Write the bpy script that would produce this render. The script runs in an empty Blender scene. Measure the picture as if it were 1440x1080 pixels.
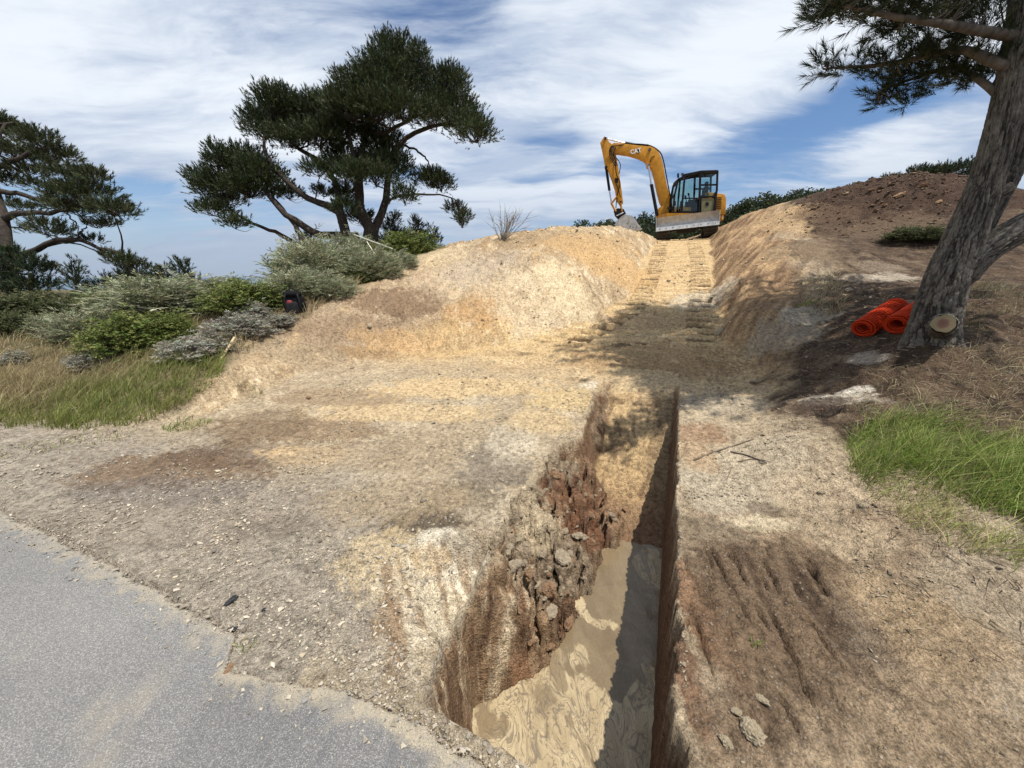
import bpy, bmesh, math, random
import numpy as np
from mathutils import Vector, Matrix

# ------------------------------------------------------------------ camera, sky, sun, exposure
scene = bpy.context.scene
COL = scene.collection
CAM_H, PITCH, FPX = 1.65, math.radians(15.5), 542.0
cam_data = bpy.data.cameras.new('camera')
cam = bpy.data.objects.new('camera', cam_data)
COL.objects.link(cam)
cam_data.sensor_width = 36.0
cam_data.lens = 36.0 * FPX / 1440.0
cam_data.clip_start = 0.05
cam_data.clip_end = 30000.0
cam.location = (0, 0, CAM_H)
cam.rotation_euler = (math.radians(90) - PITCH, 0, 0)
scene.camera = cam

SUN_EL, SUN_AZ = math.radians(69.0), math.radians(132.0)      # azimuth clockwise from +Y
SUN_DIR = Vector((math.sin(SUN_AZ) * math.cos(SUN_EL), math.cos(SUN_AZ) * math.cos(SUN_EL), math.sin(SUN_EL)))
sun_data = bpy.data.lights.new('sun', 'SUN')
sun_data.energy = 5.0
sun_data.angle = math.radians(0.6)
sun_data.color = (1.0, 0.97, 0.925)
sun = bpy.data.objects.new('sun', sun_data)
COL.objects.link(sun)
sun.rotation_euler = SUN_DIR.to_track_quat('Z', 'Y').to_euler()
sun.location = (0, 0, 30)

scene.view_settings.view_transform = 'Standard'
scene.view_settings.look = 'None'
scene.view_settings.gamma = 1.0
scene.view_settings.exposure = 0.15
scene.view_settings.use_curve_mapping = False

world = bpy.data.worlds.new('World')
scene.world = world
world.use_nodes = True


class NT:
    """tiny helper that builds shader nodes"""
    def __init__(self, tree):
        self.t = tree
        tree.nodes.clear()

    def n(self, kind, **kw):
        nd = self.t.nodes.new(kind)
        ins = kw.pop('ins', {})
        for k, v in kw.items():
            setattr(nd, k, v)
        for k, v in ins.items():
            self.set(nd.inputs[k], v)
        return nd

    def set(self, sock, v):
        if isinstance(v, bpy.types.NodeSocket):
            self.t.links.new(v, sock)
        else:
            if isinstance(v, (tuple, list)) and len(v) == 3 and sock.type == 'RGBA':
                v = (*v, 1.0)
            sock.default_value = v

    def math(self, op, a, b=0.0, c=0.0, clamp=False):
        nd = self.n('ShaderNodeMath', operation=op, use_clamp=clamp)
        self.set(nd.inputs[0], a); self.set(nd.inputs[1], b)
        if len(nd.inputs) > 2: self.set(nd.inputs[2], c)
        return nd.outputs[0]

    def vmath(self, op, a, b=(0, 0, 0), scale=None):
        nd = self.n('ShaderNodeVectorMath', operation=op)
        self.set(nd.inputs[0], a); self.set(nd.inputs[1], b)
        if scale is not None: self.set(nd.inputs['Scale'], scale)
        return nd.outputs[0]

    def noise(self, vec, scale, detail=4.0, rough=0.55, dist=0.0, lac=2.0):
        nd = self.n('ShaderNodeTexNoise', ins={'Scale': scale, 'Detail': detail, 'Roughness': rough, 'Distortion': dist, 'Lacunarity': lac})
        if vec is not None: self.set(nd.inputs['Vector'], vec)
        return nd

    def ramp(self, fac, stops, interp='LINEAR'):
        nd = self.n('ShaderNodeValToRGB')
        cr = nd.color_ramp
        cr.interpolation = interp
        while len(cr.elements) < len(stops): cr.elements.new(0.5)
        for e, (p, c) in zip(cr.elements, stops):
            e.position = p
            e.color = (*c, 1.0) if len(c) == 3 else c
        self.set(nd.inputs[0], fac)
        return nd.outputs[0]

    def range(self, v, a, b, c=0.0, d=1.0, smooth=True):
        nd = self.n('ShaderNodeMapRange')
        nd.interpolation_type = 'SMOOTHSTEP' if smooth else 'LINEAR'
        self.set(nd.inputs['Value'], v)
        nd.inputs['From Min'].default_value = a; nd.inputs['From Max'].default_value = b
        nd.inputs['To Min'].default_value = c; nd.inputs['To Max'].default_value = d
        return nd.outputs[0]

    def mix(self, fac, a, b, blend='MIX'):
        nd = self.n('ShaderNodeMix', data_type='RGBA', blend_type=blend)
        self.set(nd.inputs[0], fac); self.set(nd.inputs[6], a); self.set(nd.inputs[7], b)
        return nd.outputs[2]


def lin(r, g, b):
    def f(c):
        c /= 255.0
        return c / 12.92 if c <= 0.04045 else ((c + 0.055) / 1.055) ** 2.4
    return np.array([f(r), f(g), f(b)])


W = NT(world.node_tree)
sky = W.n('ShaderNodeTexSky', sky_type='NISHITA', sun_disc=False, sun_elevation=SUN_EL, sun_rotation=SUN_AZ,
          altitude=20.0, air_density=1.0, dust_density=0.6, ozone_density=2.2)
tc = W.n('ShaderNodeTexCoord')
sep = W.n('ShaderNodeSeparateXYZ', ins={0: tc.outputs['Generated']})
zz = W.math('MAXIMUM', sep.outputs[2], 0.0)
den = W.math('ADD', zz, 0.16)
px_ = W.math('DIVIDE', sep.outputs[0], den)
py_ = W.math('DIVIDE', sep.outputs[1], den)
pl = W.n('ShaderNodeCombineXYZ', ins={0: px_, 1: py_, 2: 0.0}).outputs[0]
warp = W.noise(pl, 0.9, 3.0)
plw = W.vmath('ADD', pl, W.vmath('SCALE', W.vmath('SUBTRACT', warp.outputs['Color'], (0.5, 0.5, 0.5)), scale=0.55))
mp = W.n('ShaderNodeMapping', ins={'Rotation': (0, 0, math.radians(-24)), 'Scale': (0.55, 1.45, 1.0), 'Location': (3.1, 0.4, 0)})
W.set(mp.inputs[0], plw)
c1 = W.noise(mp.outputs[0], 0.75, 10.0, 0.60).outputs[0]
c2 = W.noise(mp.outputs[0], 2.6, 9.0, 0.62).outputs[0]
cov = W.math('ADD', W.math('MULTIPLY', c1, 0.72), W.math('MULTIPLY', c2, 0.28))


def sky_spot(px, py, rad, amt):
    """a broad opening (or bank) in the cloud sheet centred on a fixed direction of the sky"""
    u, v = (px - 720) / FPX, (py - 540) / FPX
    d = Vector((u, math.cos(PITCH) - v * math.sin(PITCH), -math.sin(PITCH) - v * math.cos(PITCH)))
    q = Vector((d.x, d.y, max(d.z, 0))) / (max(d.normalized().z, 0) + 0.16) / d.length
    s = W.vmath('SUBTRACT', plw, (q.x, q.y, 0.0))
    ln = W.n('ShaderNodeVectorMath', operation='LENGTH', ins={0: s}).outputs['Value']
    return W.range(ln, 0.0, rad, amt, 0.0)


SPOTS = [(640, 20, 0.35, -0.05), (1090, 185, 0.50, -0.17), (1215, 130, 0.4, -0.14), (775, 195, 0.28, -0.12), (700, -120, 0.6, 0.0),
         (880, 110, 0.7, 0.10), (1080, 60, 0.5, 0.14), (150, 160, 1.0, 0.15), (420, 80, 0.8, 0.10), (1230, 240, 0.7, 0.06), (720, 290, 0.9, 0.06)]
for sp in SPOTS:
    cov = W.math('ADD', cov, sky_spot(*sp))
cmask = W.range(cov, 0.365, 0.535)
shade_n = W.noise(mp.outputs[0], 1.9, 9.0, 0.6).outputs[0]
shade = W.range(W.math('ADD', W.math('MULTIPLY', cov, 0.5), W.math('MULTIPLY', shade_n, 0.5)), 0.43, 0.60)
ccol = W.mix(shade, (4.9, 5.8, 7.3), (8.9, 9.4, 10.0))
# clouds thin to a blue-grey veil towards the sea horizon
hz = W.range(sep.outputs[2], 0.0, 0.30)
veil = W.mix(hz, (3.9, 4.7, 6.1), ccol)
low = W.range(sep.outputs[2], -0.02, 0.22, 0.92, 0.0)
cm2 = W.math('MAXIMUM', W.math('MULTIPLY', cmask, 0.93), low)
blue = W.mix(1.0, sky.outputs[0], (0.86, 1.00, 1.16), 'MULTIPLY')
skycol = W.mix(cm2, blue, veil)
bg = W.n('ShaderNodeBackground', ins={'Color': skycol, 'Strength': 0.095})
wo = W.n('ShaderNodeOutputWorld', ins={'Surface': bg.outputs[0]})

# ------------------------------------------------------------------ noise
_rs = np.random.RandomState(11)
PERM = np.concatenate([_rs.permutation(256)] * 3).astype(np.int32)
_ang = _rs.rand(256) * 2 * np.pi
G2 = np.stack([np.cos(_ang), np.sin(_ang)], 1)
_g3 = _rs.randn(256, 3)
G3 = _g3 / np.linalg.norm(_g3, axis=1, keepdims=True)


def perlin2(x, y):
    xi = np.floor(x).astype(np.int32); yi = np.floor(y).astype(np.int32)
    fx = x - xi; fy = y - yi
    u = fx * fx * fx * (fx * (fx * 6 - 15) + 10); v = fy * fy * fy * (fy * (fy * 6 - 15) + 10)
    def g(ox, oy):
        h = PERM[PERM[(xi + ox) & 255] + ((yi + oy) & 255)]
        return G2[h, 0] * (fx - ox) + G2[h, 1] * (fy - oy)
    a = g(0, 0); b = g(1, 0); c = g(0, 1); d = g(1, 1)
    return ((a + u * (b - a)) + v * ((c + u * (d - c)) - (a + u * (b - a)))) * 1.5


def fbm2(x, y, octv=4, gain=0.5, seed=0):
    r = 0; a = 1.0; t = 0
    for i in range(octv):
        r = r + a * perlin2(x * 2 ** i + 17.3 * (i + seed), y * 2 ** i - 9.1 * (i + seed) + seed * 3.7)
        t += a; a *= gain
    return r / t


def ridge2(x, y, octv=4, gain=0.5, seed=0):
    r = 0; a = 1.0; t = 0
    for i in range(octv):
        r = r + a * (1 - 2 * np.abs(perlin2(x * 2 ** i + 7.3 * (i + seed), y * 2 ** i - 19.1 * (i + seed))))
        t += a; a *= gain
    return r / t


def perlin3(x, y, z):
    xi = np.floor(x).astype(np.int32); yi = np.floor(y).astype(np.int32); zi = np.floor(z).astype(np.int32)
    fx = x - xi; fy = y - yi; fz = z - zi
    s = lambda f: f * f * f * (f * (f * 6 - 15) + 10)
    u, v, w = s(fx), s(fy), s(fz)
    out = 0
    for ox in (0, 1):
        for oy in (0, 1):
            for oz in (0, 1):
                h = PERM[PERM[PERM[(xi + ox) & 255] + ((yi + oy) & 255)] + ((zi + oz) & 255)]
                g = G3[h]
                d = g[:, 0] * (fx - ox) + g[:, 1] * (fy - oy) + g[:, 2] * (fz - oz)
                out = out + d * (u if ox else 1 - u) * (v if oy else 1 - v) * (w if oz else 1 - w)
    return out * 1.4


def fbm3(P, sc, octv=3, seed=0):
    r = 0; a = 1.0; t = 0
    for i in range(octv):
        k = sc * 2 ** i
        r = r + a * perlin3(P[:, 0] * k + 3.1 * seed + i * 5.7, P[:, 1] * k + 1.7 * seed, P[:, 2] * k - 2.3 * seed)
        t += a; a *= 0.5
    return r / t


def worley2(x, y, seed=0):
    """distance to nearest and second nearest feature point, and the nearest one's random id"""
    xi = np.floor(x).astype(np.int32); yi = np.floor(y).astype(np.int32)
    f1 = np.full(x.shape, 9.0); f2 = np.full(x.shape, 9.0); cid = np.zeros(x.shape)
    for ox in (-1, 0, 1):
        for oy in (-1, 0, 1):
            cx = xi + ox; cy = yi + oy
            h = PERM[PERM[(cx + seed) & 255] + (cy & 255)]
            h2 = PERM[h + 37]
            d = np.hypot(cx + 0.1 + 0.8 * h / 255 - x, cy + 0.1 + 0.8 * h2 / 255 - y)
            near = d < f1
            f2 = np.where(near, f1, np.minimum(f2, d))
            cid = np.where(near, PERM[h2 + 91] / 255.0, cid)
            f1 = np.where(near, d, f1)
    return f1, f2, cid


def sstep(x, a, b):
    t = np.clip((x - a) / (b - a), 0, 1)
    return t * t * (3 - 2 * t)


def lerp(a, b, f):
    return a + (b - a) * f

# ------------------------------------------------------------------ mesh builders
def mesh_np(name, V, F, smooth=False, col=None):
    V = np.asarray(V, np.float32); F = np.asarray(F, np.int32)
    me = bpy.data.meshes.new(name)
    k = F.shape[1]
    me.vertices.add(len(V)); me.vertices.foreach_set('co', V.ravel())
    me.loops.add(F.size); me.loops.foreach_set('vertex_index', F.ravel())
    me.polygons.add(len(F)); me.polygons.foreach_set('loop_start', np.arange(0, F.size, k, dtype=np.int32))
    me.polygons.foreach_set('use_smooth', np.full(len(F), smooth))
    if col is not None:
        a = me.attributes.new('col', 'FLOAT_COLOR', 'POINT')
        c4 = np.ones((len(V), 4), np.float32); c4[:, :3] = col
        a.data.foreach_set('color', c4.ravel())
    me.update(calc_edges=True)
    return me


def link(name, me, mat=None, parent=None):
    o = bpy.data.objects.new(name, me)
    COL.objects.link(o)
    if mat is not None:
        me.materials.clear(); me.materials.append(mat)
    if parent is not None: o.parent = parent
    return o


def tag(o, label=None, cat=None, group=None, kind=None):
    if label: o['label'] = label
    if cat: o['category'] = cat
    if group: o['group'] = group
    if kind: o['kind'] = kind
    return o


def empty(name, loc=(0, 0, 0), rz=0.0):
    o = bpy.data.objects.new(name, None)
    o.empty_display_size = 0.2
    COL.objects.link(o)
    o.location = loc; o.rotation_euler = (0, 0, rz)
    return o


def copy_tree(o, parent=None):
    c = o.copy()
    COL.objects.link(c)
    if parent is not None: c.parent = parent
    for ch in list(o.children): copy_tree(ch, c)
    return c


def smooth_path(pts, n):
    pts = np.asarray(pts, float)
    if len(pts) < 3:
        t = np.linspace(0, 1, n)[:, None]
        return pts[0] * (1 - t) + pts[-1] * t
    P = np.vstack([2 * pts[0] - pts[1], pts, 2 * pts[-1] - pts[-2]])
    out = []
    for v in np.linspace(0, len(pts) - 1 - 1e-6, n):
        i = int(v); f = v - i
        p0, p1, p2, p3 = P[i:i + 4]
        out.append(0.5 * ((2 * p1) + (-p0 + p2) * f + (2 * p0 - 5 * p1 + 4 * p2 - p3) * f ** 2 + (-p0 + 3 * p1 - 3 * p2 + p3) * f ** 3))
    return np.array(out)


def tube(pts, rad, nseg=7, n=None, cap=True):
    """verts and quads of a tapered tube through pts; rad is a list of radii along it"""
    pts = np.asarray(pts, float)
    n = n or max(2, len(pts) * 4)
    C = smooth_path(pts, n)
    R = np.interp(np.linspace(0, 1, n), np.linspace(0, 1, len(rad)), rad)
    T = np.gradient(C, axis=0); T /= np.linalg.norm(T, axis=1, keepdims=True) + 1e-9
    up = np.array([0.13, 0.21, 1.0]) if abs(T[0, 2]) < 0.9 else np.array([1.0, 0.1, 0.0])
    A = np.cross(T, up); A /= np.linalg.norm(A, axis=1, keepdims=True) + 1e-9
    B = np.cross(T, A)
    th = np.linspace(0, 2 * np.pi, nseg, endpoint=False)
    V = C[:, None, :] + R[:, None, None] * (np.cos(th)[None, :, None] * A[:, None, :] + np.sin(th)[None, :, None] * B[:, None, :])
    V = V.reshape(-1, 3)
    i = np.arange(n - 1)[:, None]; j = np.arange(nseg)[None, :]
    j2 = (j + 1) % nseg
    F = np.stack([i * nseg + j, i * nseg + j2, (i + 1) * nseg + j2, (i + 1) * nseg + j], -1).reshape(-1, 4)
    if cap:
        c = len(V)
        V = np.vstack([V, C[0:1], C[-1:]])
        jj = np.arange(nseg); jn = (jj + 1) % nseg
        F = np.vstack([F, np.stack([np.full(nseg, c), jn, jj, jj], -1)[:, :4], np.stack([np.full(nseg, c + 1), (n - 1) * nseg + jj, (n - 1) * nseg + jn, (n - 1) * nseg + jn], -1)])
    return V, F


def join_np(parts):
    """join (V, F quads) lists; degenerate quads (repeated last index) become triangles later"""
    Vs, Fs, o = [], [], 0
    for V, F in parts:
        Vs.append(V); Fs.append(F + o); o += len(V)
    return np.vstack(Vs), np.vstack(Fs)


def mesh_mixed(name, V, F, smooth=True, col=None):
    """quads, where a quad with a repeated last index is a triangle"""
    tri = F[:, 3] == F[:, 2]
    me = bpy.data.meshes.new(name)
    nv = np.where(tri, 3, 4)
    loops = F.ravel()[np.stack([np.ones(len(F), bool)] * 3 + [~tri], 1).ravel()]
    me.vertices.add(len(V)); me.vertices.foreach_set('co', np.asarray(V, np.float32).ravel())
    me.loops.add(len(loops)); me.loops.foreach_set('vertex_index', loops.astype(np.int32))
    me.polygons.add(len(F)); me.polygons.foreach_set('loop_start', np.concatenate([[0], np.cumsum(nv)[:-1]]).astype(np.int32))
    me.polygons.foreach_set('use_smooth', np.full(len(F), smooth))
    if col is not None:
        a = me.attributes.new('col', 'FLOAT_COLOR', 'POINT')
        c4 = np.ones((len(V), 4), np.float32); c4[:, :3] = col
        a.data.foreach_set('color', c4.ravel())
    me.update(calc_edges=True)
    return me


def new_mat(name):
    m = bpy.data.materials.new(name)
    m.use_nodes = True
    return m, NT(m.node_tree)


def finish(N, **ins):
    b = N.n('ShaderNodeBsdfPrincipled', ins=ins)
    N.n('ShaderNodeOutputMaterial', ins={'Surface': b.outputs[0]})
    return b


def bump(N, h, strength, dist, normal=None):
    nd = N.n('ShaderNodeBump', ins={'Height': h, 'Strength': strength, 'Distance': dist})
    if normal is not None: N.set(nd.inputs['Normal'], normal)
    return nd.outputs[0]


def simple_mat(name, rgb, rough=0.6, metal=0.0, var=0.12, scale=8.0, spec=0.5, bmp=0.0):
    """painted or plain surface with grime: colour noise, roughness noise and an optional fine bump"""
    m, N = new_mat(name)
    g = N.n('ShaderNodeTexCoord').outputs['Object']
    n1 = N.noise(g, scale, 6.0, 0.6).outputs[0]
    n2 = N.noise(g, scale * 6, 4.0, 0.6).outputs[0]
    k = N.math('ADD', N.math('MULTIPLY', n1, 0.7), N.math('MULTIPLY', n2, 0.3))
    c = N.mix(N.range(k, 0.3, 0.7), tuple(np.array(rgb) * (1 - var)), tuple(np.minimum(np.array(rgb) * (1 + var), 1)))
    ins = {'Base Color': c, 'Roughness': N.range(n1, 0.3, 0.7, max(rough - 0.1, 0.03), min(rough + 0.1, 1)), 'Metallic': metal, 'Specular IOR Level': spec}
    if bmp: ins['Normal'] = bump(N, n2, bmp, 0.01)
    finish(N, **ins)
    return m


def attr_mat(name, rough=0.75, var=0.25, scale=30.0, spec=0.25, trans=0.0):
    """leaf, blade or bark surface: the colour of each piece comes from its 'col' attribute"""
    m, N = new_mat(name)
    a = N.n('ShaderNodeAttribute', attribute_name='col').outputs['Color']
    g = N.n('ShaderNodeTexCoord').outputs['Object']
    n1 = N.noise(g, scale, 3.0).outputs[0]
    c = N.mix(1.0, a, N.ramp(n1, [(0.3, (1 - var,) * 3), (0.7, (1 + var,) * 3)]), 'MULTIPLY')
    b = N.n('ShaderNodeBsdfPrincipled', ins={'Base Color': c, 'Roughness': rough, 'Specular IOR Level': spec})
    out = b.outputs[0]
    if trans:
        t = N.n('ShaderNodeBsdfTranslucent', ins={'Color': c})
        mx = N.n('ShaderNodeMixShader', ins={0: trans, 1: b.outputs[0], 2: t.outputs[0]})
        out = mx.outputs[0]
    N.n('ShaderNodeOutputMaterial', ins={'Surface': out})
    return m

# ------------------------------------------------------------------ photograph geometry
CP, SP = math.cos(PITCH), math.sin(PITCH)


def ray(px, py):
    u, v = (px - 720) / FPX, (py - 540) / FPX
    return np.array([u, CP - v * SP, -SP - v * CP])


def at(px, py, d):
    """world point seen at pixel (px, py) of the photograph at camera depth d"""
    return ray(px, py) * d + np.array([0, 0, CAM_H])


def onz(px, py, z):
    r = ray(px, py)
    return r * ((z - CAM_H) / r[2]) + np.array([0, 0, CAM_H])

# ------------------------------------------------------------------ the ground: one height field in trench coordinates
AX, AY = 0.379, 0.9254                        # direction of the trench and ramp (s runs along it, t to its right)


def st(x, y): return AX * x + AY * y, AY * x - AX * y
def xy(s, t): return AX * s + AY * t, AY * s - AX * t


_ps = np.linspace(-30, 140, 6801)
_pz = np.interp(_ps, [-30, 0.5, 2.5, 3.6, 5.2, 16.2, 17.4, 19.5, 26, 40, 70, 140],
                [0, 0.0, 0.05, 0.12, 0.29, 2.86, 3.09, 3.2, 3.1, 2.4, -4, -30])
_k = np.exp(-0.5 * (np.arange(-24, 25) / 9.0) ** 2); _k /= _k.sum()
_pz = np.convolve(np.pad(_pz, 24, mode='edge'), _k, mode='valid')


def apron(s): return np.interp(s, _ps, _pz)


def on_apron(px, py):
    """where the sight line through a pixel meets the apron / ramp surface"""
    r = ray(px, py)
    d = np.linspace(0.8, 40, 8000)
    P = r[None, :] * d[:, None]
    below = P[:, 2] + CAM_H < apron(st(P[:, 0], P[:, 1])[0])
    i = int(np.argmax(below)) if below.any() else len(d) - 1
    return P[i] + np.array([0, 0, CAM_H])


def tps(points):
    P = np.array(points, float)
    X = P[:, :2]; n = len(X)
    r = np.hypot(X[:, None, 0] - X[None, :, 0], X[:, None, 1] - X[None, :, 1])
    K = np.where(r > 0, r * r * np.log(r + 1e-12), 0) + np.eye(n) * 0.02
    Q = np.hstack([np.ones((n, 1)), X])
    A = np.block([[K, Q], [Q.T, np.zeros((3, 3))]])
    w = np.linalg.solve(A, np.concatenate([P[:, 2], [0, 0, 0]]))
    def ev(x, y):
        sh = x.shape; x = x.ravel(); y = y.ravel()
        out = w[n] + w[n + 1] * x + w[n + 2] * y
        for i in range(n):
            r2 = (x - X[i, 0]) ** 2 + (y - X[i, 1]) ** 2
            out = out + w[i] * 0.5 * r2 * np.log(r2 + 1e-12)
        return out.reshape(sh)
    return ev


mound_pts = [at(*q) for q in [
    (920, 337, 14.4), (880, 321, 13.6), (800, 320, 12.4), (700, 331, 11.2), (615, 356, 10.0), (530, 396, 8.6), (430, 446, 7.0),
    (330, 510, 5.5), (290, 545, 4.9), (800, 346, 15.0), (700, 354, 14.6), (880, 343, 16.0), (840, 344, 15.4), (750, 352, 16.5), (640, 368, 13.2), (740, 400, 7.7), (740, 360, 8.9), (560, 440, 7.3), (560, 400, 8.3), (640, 400, 8.1),
    (640, 450, 7.1), (840, 380, 9.7), (870, 350, 11.8), (800, 360, 9.4), (690, 365, 9.2), (480, 450, 7.0),
    (0, 600, 4.5), (150, 590, 4.4), (0, 470, 7.0), (150, 470, 7.2), (250, 425, 8.0), (200, 405, 10.0), (100, 415, 10.0),
    (0, 432, 9.0), (350, 415, 9.5), (450, 393, 9.6), (520, 375, 11.0), (600, 352, 12.5), (560, 358, 14.5)]]
mound_pts += [on_apron(*q) for q in [(893, 400), (868, 428), (845, 445), (800, 462), (740, 480), (640, 495), (560, 502), (440, 520), (350, 560)]]
for q in [(900, 440), (850, 475), (740, 515), (560, 540), (400, 590)]:
    P = on_apron(*q); P[2] -= 0.30; mound_pts.append(P)
mound_pts += [np.array(q, float) for q in [(-12, 14, 1.3), (-22, 20, -0.5), (-10, 24, 1.2), (-1, 24, 2.9), (4, 24, 3.0), (-40, 20, -5), (0, 45, 0.5), (-40, 60, -10),
                                           (-12, 4.5, 0.1), (-30, 3, -1.0), (0, 1.5, -0.6), (3, 3, -1.0), (6, 8, 0.0), (8, 14, 2.2), (20, 30, 2), (40, 60, -4), (-6, 2.2, -0.2), (-3, 3, -0.15)]]
for s_ in np.arange(7.5, 17.1, 1.6):
    for t_, dz in ((-0.93, 0.03), (-0.5, -0.4), (0.0, -0.6)): mound_pts.append(np.array([*xy(s_, t_), apron(s_) + dz]))
mound_f = tps(mound_pts)

bank_pts = [on_apron(*q) for q in [(1003, 350), (1003, 390), (1004, 430), (1020, 460), (1040, 490), (1062, 545), (1075, 575)]]
bank_pts += [at(*q) for q in [
    (1012, 323, 14.6), (1060, 300, 13.8), (1110, 285, 13.2), (1200, 262, 12.2), (1275, 256, 10.6), (1340, 252, 10.6), (1440, 285, 10.5),
    (1160, 440, 5.5), (1100, 400, 7.0), (1095, 340, 9.5), (1150, 540, 4.3), (1150, 490, 4.8), (1250, 560, 3.55), (1400, 560, 3.3), (1200, 600, 3.2),
    (1300, 495, 3.72), (1440, 500, 3.7), (1300, 420, 5.0), (1200, 380, 7.0), (1300, 330, 8.2), (1200, 320, 10.0), (1050, 320, 12.6), (1440, 380, 6.5),
    (1200, 800, 2.13), (1440, 800, 1.93), (1440, 650, 2.7), (1200, 700, 2.6), (1440, 1000, 1.42), (1060, 350, 10.8), (1330, 600, 2.95)]]
for q in [(990, 400), (990, 450), (1010, 500), (1030, 560)]:
    P = on_apron(*q); P[2] -= 0.35; bank_pts.append(P)
bank_pts += [np.array(q, float) for q in [(1.0, 1.8, -0.10), (1.6, 2.4, -0.02), (2.0, 3.4, 0.1), (0.9, 0.9, -0.1), (2, 1, 0.1), (4, 0.5, 0.3), (8, 2, 1.2), (12, 6, 2.2),
                                          (14, 16, 4.2), (20, 24, 4.5), (9, 20, 3.6), (12, 30, 3.0), (30, 20, 4), (30, 0, 2), (40, 60, -2), (0, 0, -0.2), (5, 13, 2.2), (4, 10, 1.0), (6, 22, 2.5), (20, 60, -3)]]
for s_ in np.arange(7.0, 17.1, 1.6):
    for t_, dz in ((0.78 + 0.035 * (s_ - 8), 0.03), (1.12 + 0.035 * (s_ - 8), 0.42), (0.42, -0.4), (0.0, -0.6)): bank_pts.append(np.array([*xy(s_, t_), apron(s_) + dz]))
bank_f = tps(bank_pts)


def lines(d0, lo, hi, a, b, g, far, g2, glo=None):
    """grid lines: step d0 between a and b, growing by g per metre outside, by g2 beyond `far`"""
    out = list(np.arange(a, b + 1e-9, d0))
    x = out[-1]
    while x < hi:
        d = x - b; x += (d0 + g * d) if d < far else (d0 + g * far + g2 * (d - far)); out.append(x)
    x = out[0]; L = []
    while x > lo:
        d = a - x; x -= (d0 + glo * d) if glo else ((d0 + g * d) if d < far else (d0 + g * far + g2 * (d - far))); L.append(x)
    return np.array(L[::-1] + out)


SL = lines(0.0135, -40, 420, 0.55, 2.6, 0.0040, 16, 0.12, 0.12)
TL = lines(0.0105, -420, 300, -1.05, 0.62, 0.0085, 11, 0.14)
S, T = np.meshgrid(SL, TL, indexing='ij')
X, Y = xy(S, T)
NS, NTT = S.shape

# edge of the asphalt
EX = np.array([-60, -3.76, -2.5, -1.32, -1.25, -0.95, -0.655, -0.337, 0.05, 0.6, 3, 20])
EY = np.array([25.8, 2.48, 1.97, 1.467, 1.30, 1.25, 1.20, 1.075, 0.885, 0.60, -0.50, -8.3])


def road_d(x, y):
    """about how far a point lies inside the asphalt (negative: outside)"""
    e = np.interp(x, EX, EY)
    far = e - 7.5
    return np.minimum(e - y, y - far) * 0.92


# pit outline at the surface and outline of its floor
def Q(px, py, z): return onz(px, py, z)[:2]


RW = 0.178
def ST(s, t): return np.array(xy(s, t))
PIT = np.array([Q(832, 548, .27), Q(826, 580, .22), Q(818, 604, .2), Q(790, 614, .17), Q(772, 630, .15), Q(757, 665, .1), Q(735, 688, .08), Q(714, 708, .07), Q(704, 735, .03),
                Q(699, 762, 0), Q(676, 805, -.05), Q(648, 852, -.1), Q(628, 890, -.12), Q(608, 928, -.12), Q(596, 968, -.10), Q(592, 1000, -.05), Q(660, 1032, 0), Q(740, 1076, 0),
                ST(0.70, -0.02), ST(0.58, RW), ST(2.0, RW), ST(3.5, RW), ST(5.62, RW + 0.005), ST(5.62, -0.80)])
FLOOR = np.array([ST(5.60, -0.70), ST(5.1, -0.66), ST(4.6, -0.62), ST(4.2, -0.58), Q(832, 645, -.22), Q(858, 700, -.52), Q(884, 738, -.7), Q(872, 765, -.78), Q(848, 795, -.8), Q(836, 835, -.8), Q(818, 872, -.8),
                  Q(792, 905, -.8), Q(775, 935, -.8), Q(740, 962, -.8), Q(700, 985, -.8), Q(665, 1000, -.8), ST(1.04, -0.62), ST(1.0, -0.35),
                  ST(0.82, -0.05), ST(0.70, RW - .045), ST(2.0, RW - .045), ST(3.5, RW - .04), ST(4.6, RW - .025), ST(5.60, RW - .012)])


def poly_d(poly, x, y):
    """signed distance to a polygon (positive inside)"""
    d = np.full(x.shape, 1e9); ins = np.zeros(x.shape, bool)
    n = len(poly)
    for i in range(n):
        a = poly[i]; b = poly[(i + 1) % n]
        ex, ey = b - a
        wx = x - a[0]; wy = y - a[1]
        k = np.clip((wx * ex + wy * ey) / (ex * ex + ey * ey + 1e-12), 0, 1)
        d = np.minimum(d, np.hypot(wx - k * ex, wy - k * ey))
        c = (a[1] > y) != (b[1] > y)
        ins ^= c & (x < ex * (y - a[1]) / (ey if abs(ey) > 1e-12 else 1e-12) + a[0])
    return np.where(ins, d, -d)


def smax(a, b, k):
    h = np.clip(0.5 + 0.5 * (a - b) / k, 0, 1)
    return b + (a - b) * h + k * h * (1 - h)


def floor_z(s):
    return np.interp(s, [0, 3.25, 3.5, 4.2, 4.6, 5.0, 5.3, 5.62], [-0.86, -0.82, -0.70, -0.27, -0.03, 0.165, 0.285, 0.385])


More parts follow.
